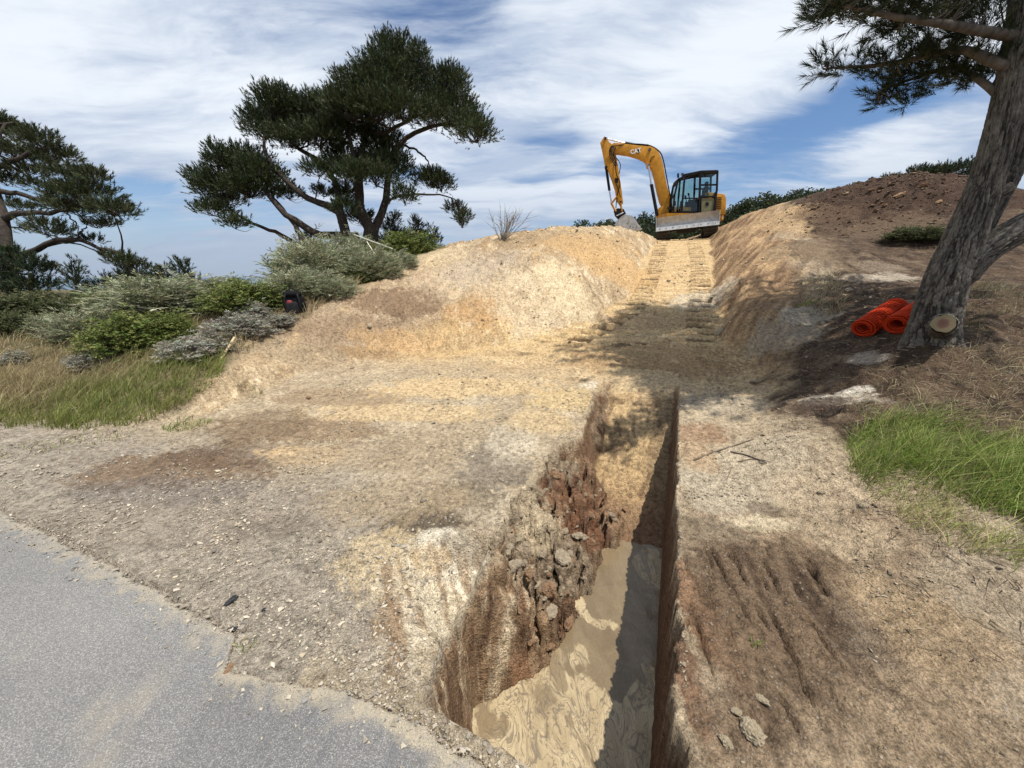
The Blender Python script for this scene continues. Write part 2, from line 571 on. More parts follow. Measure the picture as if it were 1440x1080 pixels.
A_ = apron(S)
wob = fbm2(S * 0.9, T * 0.9, 3, seed=3)
MF = mound_f(X, Y) + 0.07 * wob + 0.05 * fbm2(X * 2.2, Y * 2.2, 4, seed=5)
BF = bank_f(X, Y) + 0.05 * wob + 0.05 * fbm2(X * 1.7, Y * 1.7, 4, seed=8)
_rat = X / np.maximum(Y, 0.5)
_cap = CAM_H - 0.030 * Y - 0.02 + sstep(_rat, -0.62, -0.34) * 3.0
_cap = np.where((X < 0) & (Y > 3), _cap, 50)
_h = np.clip(0.5 + 0.5 * (_cap - MF) / 0.4, 0, 1)
_ha = np.clip(0.5 + 0.5 * (_cap - A_) / 0.4, 0, 1)
A_ = np.where(_cap < 49, _cap + (A_ - _cap) * _ha - 0.4 * _ha * (1 - _ha), A_)
MF = np.where(_cap < 49, _cap + (MF - _cap) * _h - 0.4 * _h * (1 - _h), MF)
MF = np.where((T > 0.2) & (S < 17), np.minimum(MF, A_ - 0.2 - 0.2 * np.clip(T - 0.2, 0, 4)), MF)
BF = np.where(T < -2, np.minimum(BF, A_ - 0.5), BF)
BF = np.where((T < 0.3) & (S < 17), np.minimum(BF, A_ - 0.2 - 0.2 * np.clip(0.3 - T, 0, 4)), BF)
# spoil heap of dark soil on the bank
sp1 = at(1290, 285, 10.2); sp2 = at(1215, 285, 11.4)
heap = np.zeros_like(S); hk = np.zeros_like(S)
for (c, r, h) in [(sp1, 1.5, 0.15), (sp2, 1.3, 0.08), (at(1345, 285, 9.6), 1.3, 0.08)]:
    hk = np.maximum(hk, np.exp(-((X - c[0]) ** 2 + (Y - c[1]) ** 2) / (1.15 * r) ** 2)); heap = np.maximum(heap, h * np.exp(-((X - c[0]) ** 2 + (Y - c[1]) ** 2) / r ** 2))
BF = BF + heap * (1 + 0.5 * fbm2(X * 3, Y * 3, 4, seed=31))
Z = smax(smax(A_, MF, 0.05), BF, 0.05)
mMound = sstep(MF - A_, -0.02, 0.06) * (T < 0.3)
mBank = sstep(BF - A_, -0.02, 0.06)
dist = np.hypot(X, Y)
near = np.clip(1.4 - dist / 18, 0.0, 1)

# undisturbed plants on the left, road, gravel
veg_poly = np.array([at(*q)[:2] for q in [(615, 357, 10.0), (530, 396, 8.6), (430, 447, 7.0), (330, 510, 5.5), (290, 548, 4.9), (250, 580, 4.55), (170, 605, 4.35), (60, 595, 4.5), (-100, 585, 4.6)]] +
                    [np.array(q, float) for q in [(-14, 4.7), (-60, 22), (-60, 120), (-3, 120), (-2.5, 30), (-1.5, 14)]])
vegd = poly_d(veg_poly, X, Y) + 0.25 * fbm2(X * 1.1, Y * 1.1, 3, seed=12)
mVeg = sstep(vegd, -0.12, 0.15)
RD = road_d(X, Y)

# surface relief
n_mid = fbm2(X * 2.6, Y * 2.6, 4, seed=21)
n_fin = fbm2(X * 11, Y * 11, 4, 0.6, seed=22)
wx, wy, wid = worley2(X * 9 + 0.5 * n_mid, Y * 9)
crumb = np.clip(0.34 - wx, 0, 1) * (wid > 0.55)
n_rdg = ridge2(X * 6.5 + 0.4 * n_mid, Y * 6.5, 4, 0.6, seed=23)
drag = fbm2(S * 1.6 + 0.2 * n_mid, T * 13, 4, 0.65, seed=24)
Z = Z + near * (0.028 * n_mid + 0.016 * n_fin + 0.012 * n_rdg + 0.07 * crumb * sstep(n_mid, -0.2, 0.4))
# ramp: cross lines left by the blade, lug prints of the two tracks
m_ramp = sstep(S, 4.6, 6.0) * (1 - sstep(S, 18, 19)) * (1 - mMound) * (1 - mBank) * sstep(T, -6, -2)
cross = fbm2(S * 9, T * 0.9, 3, 0.6, seed=41)
Z = Z + m_ramp * 0.034 * cross * near
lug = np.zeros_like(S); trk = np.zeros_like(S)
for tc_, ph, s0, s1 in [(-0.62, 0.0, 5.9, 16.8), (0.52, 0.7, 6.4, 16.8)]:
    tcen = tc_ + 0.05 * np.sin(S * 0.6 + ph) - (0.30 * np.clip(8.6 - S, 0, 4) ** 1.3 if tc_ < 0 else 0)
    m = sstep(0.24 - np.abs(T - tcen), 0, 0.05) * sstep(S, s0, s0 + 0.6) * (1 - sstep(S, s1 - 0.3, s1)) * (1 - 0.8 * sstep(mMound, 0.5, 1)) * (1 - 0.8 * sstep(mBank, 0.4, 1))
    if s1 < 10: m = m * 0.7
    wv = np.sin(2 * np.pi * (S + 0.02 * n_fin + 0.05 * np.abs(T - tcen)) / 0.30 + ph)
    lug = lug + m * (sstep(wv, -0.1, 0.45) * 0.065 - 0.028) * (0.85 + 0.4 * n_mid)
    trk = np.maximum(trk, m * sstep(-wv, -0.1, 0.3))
Z = Z + lug
# fall-line scratches on the cut face and mound
scr = fbm2((-0.42 * S + 0.91 * T) * 6.0, (0.91 * S + 0.42 * T) * 0.75, 5, 0.62, seed=43)
m_face = mBank * (1 - sstep(T, 2.6, 3.6)) * sstep(S, 5.0, 6.5)
Z = Z + m_face * 0.06 * scr
scr2 = fbm2(X * 4.2 - Y * 0.8, Y * 0.9, 4, 0.6, seed=47)
rill = fbm2((X * 0.94 + Y * 0.35) * 8 + 0.6 * n_mid, (X * 0.35 - Y * 0.94) * 1.1, 5, 0.65, seed=49)
Z = Z + mMound * (1 - mVeg) * (0.05 * rill + 0.07 * scr2 + 0.075 * fbm2(X * 4.5, Y * 4.5, 5, 0.7, seed=48) + 0.03 * ridge2(X * 9, Y * 9, 3, 0.6, seed=50))
# bumpy duff on the bank
m_duff = mBank * sstep(T, 1.4, 2.4)
Z = Z + m_duff * near * (0.03 * fbm2(X * 4, Y * 4, 4, 0.6, seed=51) + 0.035 * np.clip(ridge2(X * 2.0, Y * 2.0, 3, seed=53), 0, 1))
# spoil is lumpy
f1, f2, ci = worley2(X * 3.2, Y * 3.2, 7)
Z = Z + sstep(hk, 0.25, 0.6) * (0.20 * (0.5 - f1) * ci + 0.05 * fbm2(X * 7, Y * 7, 3, seed=57))
# bucket-tooth grooves on the slope right of the pit
gp = [(958, 775), (1090, 750), (1185, 775), (1235, 900), (1210, 1030), (965, 1080), (960, 850)]
GP = np.array([Q(px, py, 0.05) for px, py in gp])
gd = poly_d(GP, X, Y)
m_grv = sstep(gd + 0.10 * n_mid + 0.08 * fbm2(X * 7, Y * 7, 4, 0.65, seed=63), -0.05, 0.16)
_g1 = Q(1030, 780, .05); _g2 = Q(1110, 950, .02); _gd = (_g2 - _g1) / np.linalg.norm(_g2 - _g1)
gb = X * _gd[0] + Y * _gd[1]; ga = X * _gd[1] - Y * _gd[0]
g_n = fbm2(ga * 9, gb * 1.3, 3, 0.55, seed=61)
g_d = sstep(fbm2(ga * 22, gb * 2.2, 2, seed=62), 0.26, 0.40)
Z = Z + m_grv * (0.022 * g_n - 0.038 * g_d)
# sloping shoulder left of the pit
_h1 = Q(560, 800, 0); _h2 = Q(600, 960, 0); _hd = (_h2 - _h1) / np.linalg.norm(_h2 - _h1)
gs_b = X * _hd[0] + Y * _hd[1]; gs_a = X * _hd[1] - Y * _hd[0]
sh = np.array([Q(*q) for q in [(505, 800, 0), (560, 770, 0), (640, 760, 0), (700, 755, 0), (612, 1003, 0), (560, 985, 0), (510, 900, 0)]])
shd = poly_d(sh, X, Y)
dPit = poly_d(PIT, X, Y)
m_sh = sstep(shd, -0.02, 0.14)
Z = Z - m_sh * 0.30 * (1 - sstep(-dPit, -0.05, 0.60)) * (0.85 + 0.5 * n_mid)
Z = Z + sstep(shd, -0.10, 0.10) * (0.030 * fbm2(gs_a * 9, gs_b * 1.5, 4, 0.6, seed=66))
# graded flat pads right of the trench are smoother and gravel strip lies level with the road
Zr = -0.045 + 0.0 * X
e_n = 0.05 * fbm2(X * 3.5, Y * 3.5, 3, seed=71) + 0.03 * fbm2(X * 14, Y * 14, 3, seed=72)
e_n = e_n + 0.10 * sstep(1.0 - np.abs(X + 0.95) / 0.45, 0, 1) * np.clip(fbm2(X * 5, Y * 5, 3, seed=74) + 0.5, 0, 1)
inroad = sstep(RD - e_n, -0.03, 0.03)
pull = sstep(RD, -0.8, -0.02) * (1 - sstep(-dPit, -0.3, 0.05) * 0) 
Z = lerp(Z, 0.010 + 0.012 * n_fin + 0.008 * n_mid, pull * (dist < 60))
Z = lerp(Z, Zr, inroad)

# carve the pit and trench
loc = (dPit > -0.06) & (S < 5.8) & (S > 0.3)
li = np.where(loc)
xs, ys, ss, ts = X[li], Y[li], S[li], T[li]
jag = 0.022 * fbm2(ss * 11, ts * 0.5, 3, 0.6, seed=79) + (0.030 + 0.05 * (1 - sstep(ss, 1.9, 2.3))) * fbm2(ss * 4, ts * 2, 5, 0.7, seed=80) + 0.028 * fbm2(xs * 6, ys * 6, 4, 0.6, seed=81) * sstep(RW - 0.10 - ts, 0, 0.1) + 0.006 * fbm2(ss * 8, ts * 3, 3, seed=82)
d1 = dPit[li] + jag
d2 = -poly_d(FLOOR, xs, ys) + 0.03 * fbm2(xs * 5, ys * 5, 3, seed=83) * sstep(RW - 0.15 - ts, 0, 0.1)
f = np.where(d2 <= 0, 1.0, np.clip(d1 / np.maximum(d1 + d2, 1e-4), 0, 1)) * (d1 > 0)
gap = np.clip(d1 + d2, 0, 1)
rough_wall = sstep(gap, 0.12, 0.35)
# the collapsed slope: steep lip first, then blocks
slide = (1 - sstep(ss, 1.75, 2.1)) * (ts < -0.2)
prof = lerp(f, np.interp(f, [0, 0.05, 0.14, 0.5, 0.82, 1], [0, 0.13, 0.22, 0.50, 0.80, 1]), rough_wall)
prof = lerp(prof, f ** 1.35, slide)
fl = floor_z(ss) + 0.012 * fbm2(ss * 3, ts * 10, 3, seed=84)
zb = Z[li].copy()
zc = lerp(zb, fl, prof)
w1, w2, wc = worley2(xs * 6.0 + 0.3 * fbm2(xs * 8, ys * 8, 2, seed=85), ys * 6.0 + 0.3 * fbm2(xs * 8, ys * 8, 2, seed=86), 3)
v1, v2, vc = worley2(xs * 14, ys * 14, 9)
env = rough_wall * sstep(f, 0.03, 0.2) * (1 - sstep(f, 0.85, 1.0))
zc = zc + 0.11 * sstep(gap, 0.06, 0.2) * sstep(f, 0.02, 0.15) * (1 - sstep(f, 0.8, 1)) * (1 - sstep(ss, 1.8, 2.2)) * (fbm2(ss * 10, ts * 1.2, 4, 0.65, seed=88) + 0.5 * fbm2(xs * 20, ys * 20, 3, 0.6, seed=89))
zc = zc + env * sstep(ss, 1.6, 2.1) * (0.20 * (wc - 0.45) * sstep(w2 - w1, 0.02, 0.16) + 0.10 * (0.40 - w1) - 0.10 * (1 - sstep(w2 - w1, 0.0, 0.12)) + 0.10 * (0.45 - v1) * vc + 0.05 * fbm2(xs * 18, ys * 18, 4, 0.65, seed=87))
Z[li] = zc
pitf = np.zeros_like(S); pitf[li] = f
pitw = np.zeros_like(S); pitw[li] = rough_wall * (f > 0)
inpit = np.zeros_like(S); inpit[li] = (d1 > 0)
cutc = np.zeros_like(S); cutc[li] = (d1 > 0) * sstep(zb - zc, 0.015, 0.10)

# far land falls away to the sea on every side but the inland right
Z = Z - np.clip((dist - 45) / 60, 0, 1) ** 1.3 * 34 * sstep(-X + 30, 0, 60) - np.clip((dist - 70) / 120, 0, 1) * 30
ZG = Z.copy()


def ground(x, y):
    """terrain height at world points"""
    x = np.asarray(x, float); y = np.asarray(y, float)
    s, t = st(x, y)
    i = np.clip(np.searchsorted(SL, s) - 1, 0, NS - 2); j = np.clip(np.searchsorted(TL, t) - 1, 0, NTT - 2)
    a = np.clip((s - SL[i]) / (SL[i + 1] - SL[i]), 0, 1); b = np.clip((t - TL[j]) / (TL[j + 1] - TL[j]), 0, 1)
    return (ZG[i, j] * (1 - a) + ZG[i + 1, j] * a) * (1 - b) + (ZG[i, j + 1] * (1 - a) + ZG[i + 1, j + 1] * a) * b


_dd = np.concatenate([np.linspace(0.7, 8, 3000), np.linspace(8, 60, 4000)])


def hit(px, py):
    """the point of the terrain seen at a pixel of the photograph"""
    P = ray(px, py)[None, :] * _dd[:, None] + np.array([0, 0, CAM_H])
    b = P[:, 2] < ground(P[:, 0], P[:, 1])
    return P[int(np.argmax(b))] if b.any() else P[-1]


# ------------------------------------------------------------------ soil colours (the soil's own tones, with some ramp shade painted in)
ALB = 1.18


def C(r, g, b):
    c = lin(r, g, b) / ALB
    return c * 0.80 + 0.20 * c.mean()


n_lo = fbm2(X * 0.55, Y * 0.55, 4, 0.55, seed=101)
n_a = fbm2(X * 1.6, Y * 1.6, 5, 0.6, seed=102)
n_b = fbm2(X * 4.5, Y * 4.5, 5, 0.6, seed=103)
n_c = fbm2(X * 16, Y * 16, 4, 0.65, seed=104)


def paint(col, mask, c, amt=1.0):
    m = np.clip(mask * amt, 0, 1)[..., None]
    return col * (1 - m) + c * m


col = np.empty(S.shape + (3,)); col[:] = C(190, 168, 132)
col = paint(col, sstep(n_a + 0.4 * drag, 0.0, 0.4), C(206, 186, 150))
col = paint(col, sstep(drag + 0.4 * n_c, 0.12, 0.4), C(146, 124, 94), 0.55)
col = paint(col, sstep(n_b, 0.1, 0.5), C(160, 140, 112), 0.6)
m_nr = sstep(T, RW, RW + 0.15) * (1 - sstep(S, 2.6, 3.2)) * (S > 0)
col = paint(col, m_nr, C(164, 138, 104), 0.8)
col = paint(col, m_nr * sstep(n_b + 0.4 * drag, 0.0, 0.3), C(128, 106, 80), 0.75)
col = paint(col, m_nr * sstep(-n_c - 0.3 * n_b, 0.1, 0.4), C(190, 164, 126), 0.6)
# ramp and apron sand
m_sand = sstep(S + 0.6 * n_a, 4.3, 6.2) * (1 - mVeg)
col = paint(col, m_sand, C(214, 180, 122))
col = paint(col, m_sand * sstep(cross + 0.4 * n_a, 0.05, 0.5), C(180, 144, 94), 0.75)
col = paint(col, m_sand * sstep(-cross + 0.4 * n_b, 0.15, 0.6), C(232, 204, 152), 0.8)
# mound
mm = mMound * (1 - mVeg)
col = paint(col, mm, C(198, 172, 130))
col = paint(col, mm * sstep(scr2 + 0.5 * n_a, 0.0, 0.5), C(170, 138, 98), 0.8)
col = paint(col, mm * sstep(n_a + 0.3 * n_b, 0.12, 0.4), C(216, 180, 118), 0.8)
col = paint(col, mm * sstep(-scr2 + 0.6 * n_b - 0.2 * n_lo, 0.15, 0.5), C(228, 204, 162), 0.85)
col = paint(col, mm * sstep(rill + 0.3 * n_c, 0.10, 0.34), C(156, 124, 86), 0.7)
col = paint(col, mm * sstep(-rill + 0.3 * n_c, 0.16, 0.36), C(226, 204, 164), 0.65)
# bank: clean cut face, then grey sand, then dark duff
col = paint(col, m_face, C(164, 130, 88))
col = paint(col, m_face * sstep(scr, 0.02, 0.22), C(198, 162, 110), 0.85)
col = paint(col, m_face * sstep(-scr, 0.04, 0.24), C(122, 92, 60), 0.85)
m_top = mBank * sstep(T - 0.28 * (S - 5.0) * 0.35 + 0.5 * n_a, 1.4, 2.2)
col = paint(col, m_top * (1 - sstep(T, 2.4, 3.4)), C(186, 168, 138), 0.85)
tb = np.interp(S, [1.5, 2.2, 3.0, 3.8, 4.8, 6, 7, 9, 14], [3.2, 2.5, 1.75, 1.25, 1.05, 1.35, 1.9, 2.7, 3.2])
m_df = sstep(T - tb + 0.45 * n_a + 0.25 * n_b, -0.15, 0.35) * (S > 1.2)
col = paint(col, m_df, C(104, 82, 58))
col = paint(col, m_df * sstep(n_b, -0.1, 0.3), C(70, 52, 36), 0.9)
col = paint(col, m_df * sstep(-n_c, 0.15, 0.4), C(150, 128, 98), 0.6)
col = paint(col, m_df * sstep(n_a - 0.3 * n_b, 0.2, 0.42), C(150, 128, 98), 0.6)
col = paint(col, sstep(hk + 0.2 * n_b, 0.25, 0.5), C(86, 62, 42))
col = paint(col, sstep(hk + 0.2 * n_b, 0.25, 0.5) * sstep(n_b, 0.1, 0.4), C(62, 43, 29), 0.8)
# litter under plants
col = paint(col, mVeg, C(128, 112, 76))
col = paint(col, mVeg * sstep(n_b, 0, 0.4), C(92, 80, 54), 0.8)
# gravelly shoulder of the road
m_grav = sstep(RD + 0.5 * n_a, -1.9, -0.5) * sstep(-X + 0.4 * n_a, -0.2, 1.0) * (1 - mVeg) * (dist < 40)
col = paint(col, m_grav, C(172, 158, 136))
col = paint(col, m_grav * sstep(n_c, -0.05, 0.35), C(136, 125, 110), 0.75)
col = paint(col, m_grav * sstep(-n_c, 0.1, 0.4), C(198, 184, 160), 0.7)


def soil_or_shade_patch(px, py, wpx, hpx, c, amt=0.9, nz=0.6, rot=0.0, m=None, soft=0.17):
    """a patch of other soil, or of shade painted in: its centre and size are measured on the photograph, its edge is ragged"""
    global col
    P = hit(px, py); Pa = hit(px + wpx, py); Pb = hit(px, py + hpx); Pc = hit(px, py - hpx)
    ru = max(np.linalg.norm((Pa - P)[:2]), 0.03)
    rv = max(min(np.linalg.norm((Pb - P)[:2]), np.linalg.norm((Pc - P)[:2]) * 1.0), 0.03)
    eu = (Pa - P)[:2] / ru
    dx, dy = X - P[0], Y - P[1]
    a = dx * eu[0] + dy * eu[1]; b = -dx * eu[1] + dy * eu[0]
    if rot: a, b = a * math.cos(rot) + b * math.sin(rot), -a * math.sin(rot) + b * math.cos(rot)
    k = np.hypot(a / ru, b / rv) * 0.9 + nz * (0.9 * n_b + 0.95 * n_c + 0.5 * n_a + 0.35 * drag)
    mask = 1 - sstep(k, 1 - soft, 1 + soft)
    if m is not None: mask = mask * m
    col = paint(col, mask, c, amt)


out = 1 - inpit
for q in [
    # left flats
    (250, 655, 120, 22, C(142, 114, 82), 0.8), (330, 640, 90, 14, C(110, 84, 58), 0.5), (420, 640, 60, 10, C(226, 190, 132), 0.7), (430, 605, 120, 14, C(156, 128, 92), 0.7),
    (560, 580, 120, 12, C(222, 190, 134), 0.7), (470, 560, 90, 10, C(170, 142, 104), 0.6), (360, 600, 60, 20, C(140, 116, 84), 0.6), (640, 545, 120, 14, C(224, 190, 130), 0.7),
    (520, 640, 130, 20, C(176, 154, 120), 0.6), (300, 720, 160, 30, C(166, 150, 128), 0.6), (230, 690, 110, 14, C(128, 118, 108), 0.5), (390, 740, 50, 10, C(136, 122, 104), 0.6),
    # around the pit
    (690, 655, 42, 40, C(150, 136, 114), 0.85), (600, 735, 50, 26, C(104, 88, 66), 0.85), (640, 700, 60, 20, C(136, 118, 90), 0.6), (720, 620, 34, 26, C(206, 190, 160), 0.7),
    (560, 700, 90, 30, C(184, 160, 120), 0.6), (540, 790, 60, 50, C(216, 190, 140), 0.7), (600, 830, 60, 60, C(222, 204, 166), 0.85), (640, 800, 40, 50, C(236, 222, 192), 0.9), (655, 770, 30, 26, C(150, 128, 98), 0.5),
    (600, 900, 40, 60, C(226, 208, 172), 0.8), (620, 960, 26, 50, C(200, 178, 140), 0.7), (550, 890, 22, 70, C(160, 126, 84), 0.7), (600, 790, 24, 20, C(196, 160, 104), 0.6), (530, 930, 14, 40, C(196, 182, 156), 0.6),
    # trench head
    (850, 552, 36, 12, C(214, 198, 166), 0.8), (800, 560, 40, 18, C(222, 190, 126), 0.7), (760, 590, 40, 18, C(214, 184, 130), 0.7), (920, 505, 120, 24, C(176, 140, 90), 0.6), (960, 520, 80, 16, C(166, 130, 82), 0.4),  # last two: tree shade on the ramp painted in, partly brown soil
    (872, 485, 14, 3, C(82, 62, 40), 0.7), (905, 484, 9, 2, C(82, 62, 40), 0.7), (930, 450, 80, 10, C(190, 158, 110), 0.6), (985, 420, 30, 16, C(206, 190, 160), 0.7), (760, 470, 90, 12, C(222, 186, 120), 0.6),
    # mound patches
    (500, 455, 120, 50, C(172, 146, 112), 0.7), (560, 400, 70, 30, C(184, 156, 118), 0.6), (660, 370, 70, 20, C(186, 160, 124), 0.55), (420, 490, 80, 24, C(176, 152, 118), 0.6), (800, 335, 70, 8, C(190, 162, 116), 0.6),
    (620, 480, 80, 26, C(214, 176, 112), 0.6), (690, 430, 60, 30, C(206, 160, 96), 0.7), (740, 420, 40, 50, C(226, 202, 160), 0.75), (790, 400, 26, 40, C(232, 208, 162), 0.8), (560, 420, 60, 26, C(142, 112, 80), 0.75),
    (480, 460, 80, 22, C(160, 132, 98), 0.6), (640, 390, 50, 22, C(216, 190, 150), 0.6), (680, 370, 40, 20, C(196, 176, 148), 0.6), (850, 370, 40, 24, C(216, 172, 104), 0.7), (420, 500, 70, 16, C(184, 160, 122), 0.6),
    (600, 360, 50, 12, C(220, 194, 148), 0.6), (760, 335, 60, 10, C(176, 146, 104), 0.6), (520, 500, 40, 10, C(180, 144, 92), 0.6), (830, 345, 50, 8, C(210, 170, 108), 0.6), (560, 480, 60, 14, C(212, 170, 110), 0.6),
    # right of the trench
    (1020, 570, 60, 14, C(176, 160, 132), 0.8), (1010, 690, 46, 34, C(192, 176, 146), 0.8), (1060, 660, 70, 50, C(196, 178, 146), 0.7), (990, 610, 30, 14, C(168, 130, 92), 0.7), (980, 640, 22, 20, C(186, 152, 108), 0.6),
    (1075, 715, 26, 10, C(128, 112, 88), 0.7), (1060, 735, 50, 8, C(216, 196, 156), 0.8), (1000, 745, 44, 16, C(150, 132, 104), 0.7), (970, 760, 24, 30, C(146, 124, 94), 0.6),
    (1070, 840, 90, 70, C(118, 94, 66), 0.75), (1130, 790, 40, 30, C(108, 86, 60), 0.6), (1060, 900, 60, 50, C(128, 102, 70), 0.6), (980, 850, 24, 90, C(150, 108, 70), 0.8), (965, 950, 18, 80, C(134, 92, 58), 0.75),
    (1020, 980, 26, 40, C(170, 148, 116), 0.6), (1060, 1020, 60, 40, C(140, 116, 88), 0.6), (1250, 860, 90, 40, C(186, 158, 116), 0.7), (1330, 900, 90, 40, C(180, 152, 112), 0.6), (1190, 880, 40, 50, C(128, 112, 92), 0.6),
    (1140, 690, 60, 40, C(196, 172, 136), 0.7), (1200, 760, 60, 24, C(200, 176, 138), 0.6), (1180, 560, 50, 10, C(214, 200, 176), 0.8), (1200, 548, 26, 6, C(224, 212, 190), 0.8), (1150, 575, 30, 14, C(78, 58, 42), 0.8),
    (1100, 470, 46, 20, C(182, 168, 142), 0.6), (1130, 445, 40, 14, C(196, 184, 160), 0.7), (1210, 390, 34, 6, C(180, 162, 134), 0.6), (1240, 375, 30, 8, C(170, 150, 122), 0.5), (1250, 390, 30, 6, C(206, 190, 164), 0.7),
    (1120, 350, 40, 16, C(178, 150, 108), 0.7), (1090, 310, 36, 12, C(190, 156, 106), 0.7), (1160, 300, 50, 10, C(118, 90, 62), 0.6), (1200, 330, 60, 12, C(110, 86, 62), 0.6), (1150, 350, 40, 24, C(108, 86, 62), 0.6), (1240, 320, 60, 14, C(120, 96, 68), 0.6), (1220, 505, 26, 6, C(190, 176, 156), 0.7),
]:
    soil_or_shade_patch(*q, m=out)
dsh = fbm2(gs_a * 10, gs_b * 1.4, 4, 0.65, seed=119)
col = paint(col, sstep(shd, 0.0, 0.15) * out * sstep(dsh, 0.05, 0.25), C(158, 126, 88), 0.75)
col = paint(col, sstep(shd, 0.0, 0.15) * out * sstep(-dsh, 0.12, 0.3), C(224, 206, 170), 0.7)
# bottoms of the lug prints: shadow lines painted in, along with moist compact soil
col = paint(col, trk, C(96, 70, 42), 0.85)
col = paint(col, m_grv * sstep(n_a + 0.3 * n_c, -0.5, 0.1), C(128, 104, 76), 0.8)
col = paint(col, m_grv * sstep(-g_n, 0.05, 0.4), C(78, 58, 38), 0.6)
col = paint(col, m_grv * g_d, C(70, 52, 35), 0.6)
# soil fringe of the road edge
col = paint(col, sstep(RD, -0.16, -0.02) * (X > -0.9) * out, C(176, 158, 126), 0.8)

# pit walls: layered soil, wet towards the mud
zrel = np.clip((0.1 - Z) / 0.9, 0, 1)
Pw = np.stack([X[li], Y[li], Z[li]], 1)
def on_li(v):
    a = np.zeros_like(S); a[li] = v; return a
w_a = on_li(fbm3(Pw, 3.0, 3, seed=5)); w_b = on_li(fbm3(Pw, 9.0, 4, seed=6)); w_c = on_li(fbm3(Pw, 30.0, 3, seed=7))
wl = on_li(fbm3(Pw * [1.0, 1.0, 3.0], 3.2, 4, seed=8))
pcol = np.empty_like(col); pcol[:] = C(150, 122, 88)
pcol = paint(pcol, sstep(wl, 0.0, 0.3), C(126, 92, 60))
pcol = paint(pcol, sstep(-wl + 0.3 * w_c, 0.1, 0.4), C(186, 162, 124), 0.8)
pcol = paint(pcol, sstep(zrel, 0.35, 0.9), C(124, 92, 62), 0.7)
# blocks on the collapsed slope: each has its own tint
cc = np.zeros_like(S); cc[li] = wc
pcol = paint(pcol, pitw * sstep(cc, 0.55, 0.65), C(166, 146, 116), 0.85)
pcol = paint(pcol, pitw * (1 - sstep(cc, 0.2, 0.3)), C(136, 100, 68), 0.85)
pcol = paint(pcol, pitw * sstep(w_c + 0.5 * w_b, 0.25, 0.5), C(190, 168, 134), 0.7)
m_sl = inpit * (1 - sstep(S + 0.3 * w_a, 1.85, 2.2)) * (T < -0.3)
ssl = 1.5 * on_li(fbm3(np.stack([ss * 11 - 5.0 * Z[li], ts * 1.0, Z[li] * 1.2], 1), 1.1, 4, seed=9)) + 0.45 * w_b
pcol = paint(pcol, m_sl, C(168, 134, 94), 0.9)
pcol = paint(pcol, m_sl * sstep(ssl, 0.05, 0.25), C(122, 90, 60), 0.85)
pcol = paint(pcol, m_sl * sstep(-ssl, 0.08, 0.3), C(222, 198, 158), 0.85)
# sandy floor strip of the shallow end
m_fl = inpit * (pitf > 0.97)
pcol = paint(pcol, m_fl * sstep(S, 3.3, 3.6), C(206, 172, 116))
sx = fbm2(T * 9, S * 1.3, 4, 0.6, seed=113) + 0.35 * fbm2(T * 1.5, S * 16, 3, 0.6, seed=114)
pcol = paint(pcol, m_fl * sstep(sx, 0.0, 0.35), C(150, 122, 84), 0.8)
pcol = paint(pcol, m_fl * sstep(T + 0.15 * n_b, -0.15, 0.05), C(140, 116, 84), 0.7)
pcol = paint(pcol, m_fl * (1 - sstep(T + 0.15 * n_b, -0.75, -0.55)), C(140, 108, 72), 0.7)
pcol = paint(pcol, m_fl * sstep(fbm2(X * 5, Y * 5, 3, seed=115), 0.15, 0.3), C(128, 100, 66), 0.7)
pcol = paint(pcol, m_fl * sstep(S + 0.2 * n_b, 4.95, 5.2), C(212, 184, 134), 0.85)
pcol = paint(pcol, m_fl * (1 - sstep(S, 3.5, 4.0)), C(158, 122, 86), 0.8)
# right wall: brown clay
m_rw = inpit * sstep(T, RW - 0.065, RW - 0.035)
pcol = paint(pcol, m_rw, C(124, 88, 58), 0.75)
col = col * (1 - cutc[..., None]) + pcol * cutc[..., None]
pit_out = inpit > 0
for q in [(850, 690, 30, 50, C(150, 112, 76), 0.7, 0.6), (815, 720, 30, 34, C(138, 92, 58), 0.8, 0.6), (790, 700, 24, 30, C(146, 104, 68), 0.7, 0.6), (770, 760, 40, 30, C(166, 146, 116), 0.7, 0.6),
          (760, 720, 24, 30, C(206, 184, 144), 0.7, 0.6), (800, 790, 30, 30, C(162, 140, 110), 0.7, 0.6), (795, 860, 20, 20, C(132, 94, 62), 0.8, 0.6), (735, 948, 16, 14, C(184, 136, 92), 0.85, 0.4),
          (870, 735, 24, 20, C(176, 140, 100), 0.9, 0.3)]:
    soil_or_shade_patch(*q, m=pit_out * (1.0 - m_fl * sstep(S, 3.2, 3.5)))
col = col * (1 + 0.28 * n_c + 0.16 * n_b + 0.10 * np.clip(n_rdg, -1, 1))[..., None]
col = np.clip(col, 0.010, 0.75)
col = np.where(col > 0, (col / 0.36) ** 1.10 * 0.36, col)
wet = np.clip(inpit * sstep(-Z, 0.55, 0.78), 0, 1)

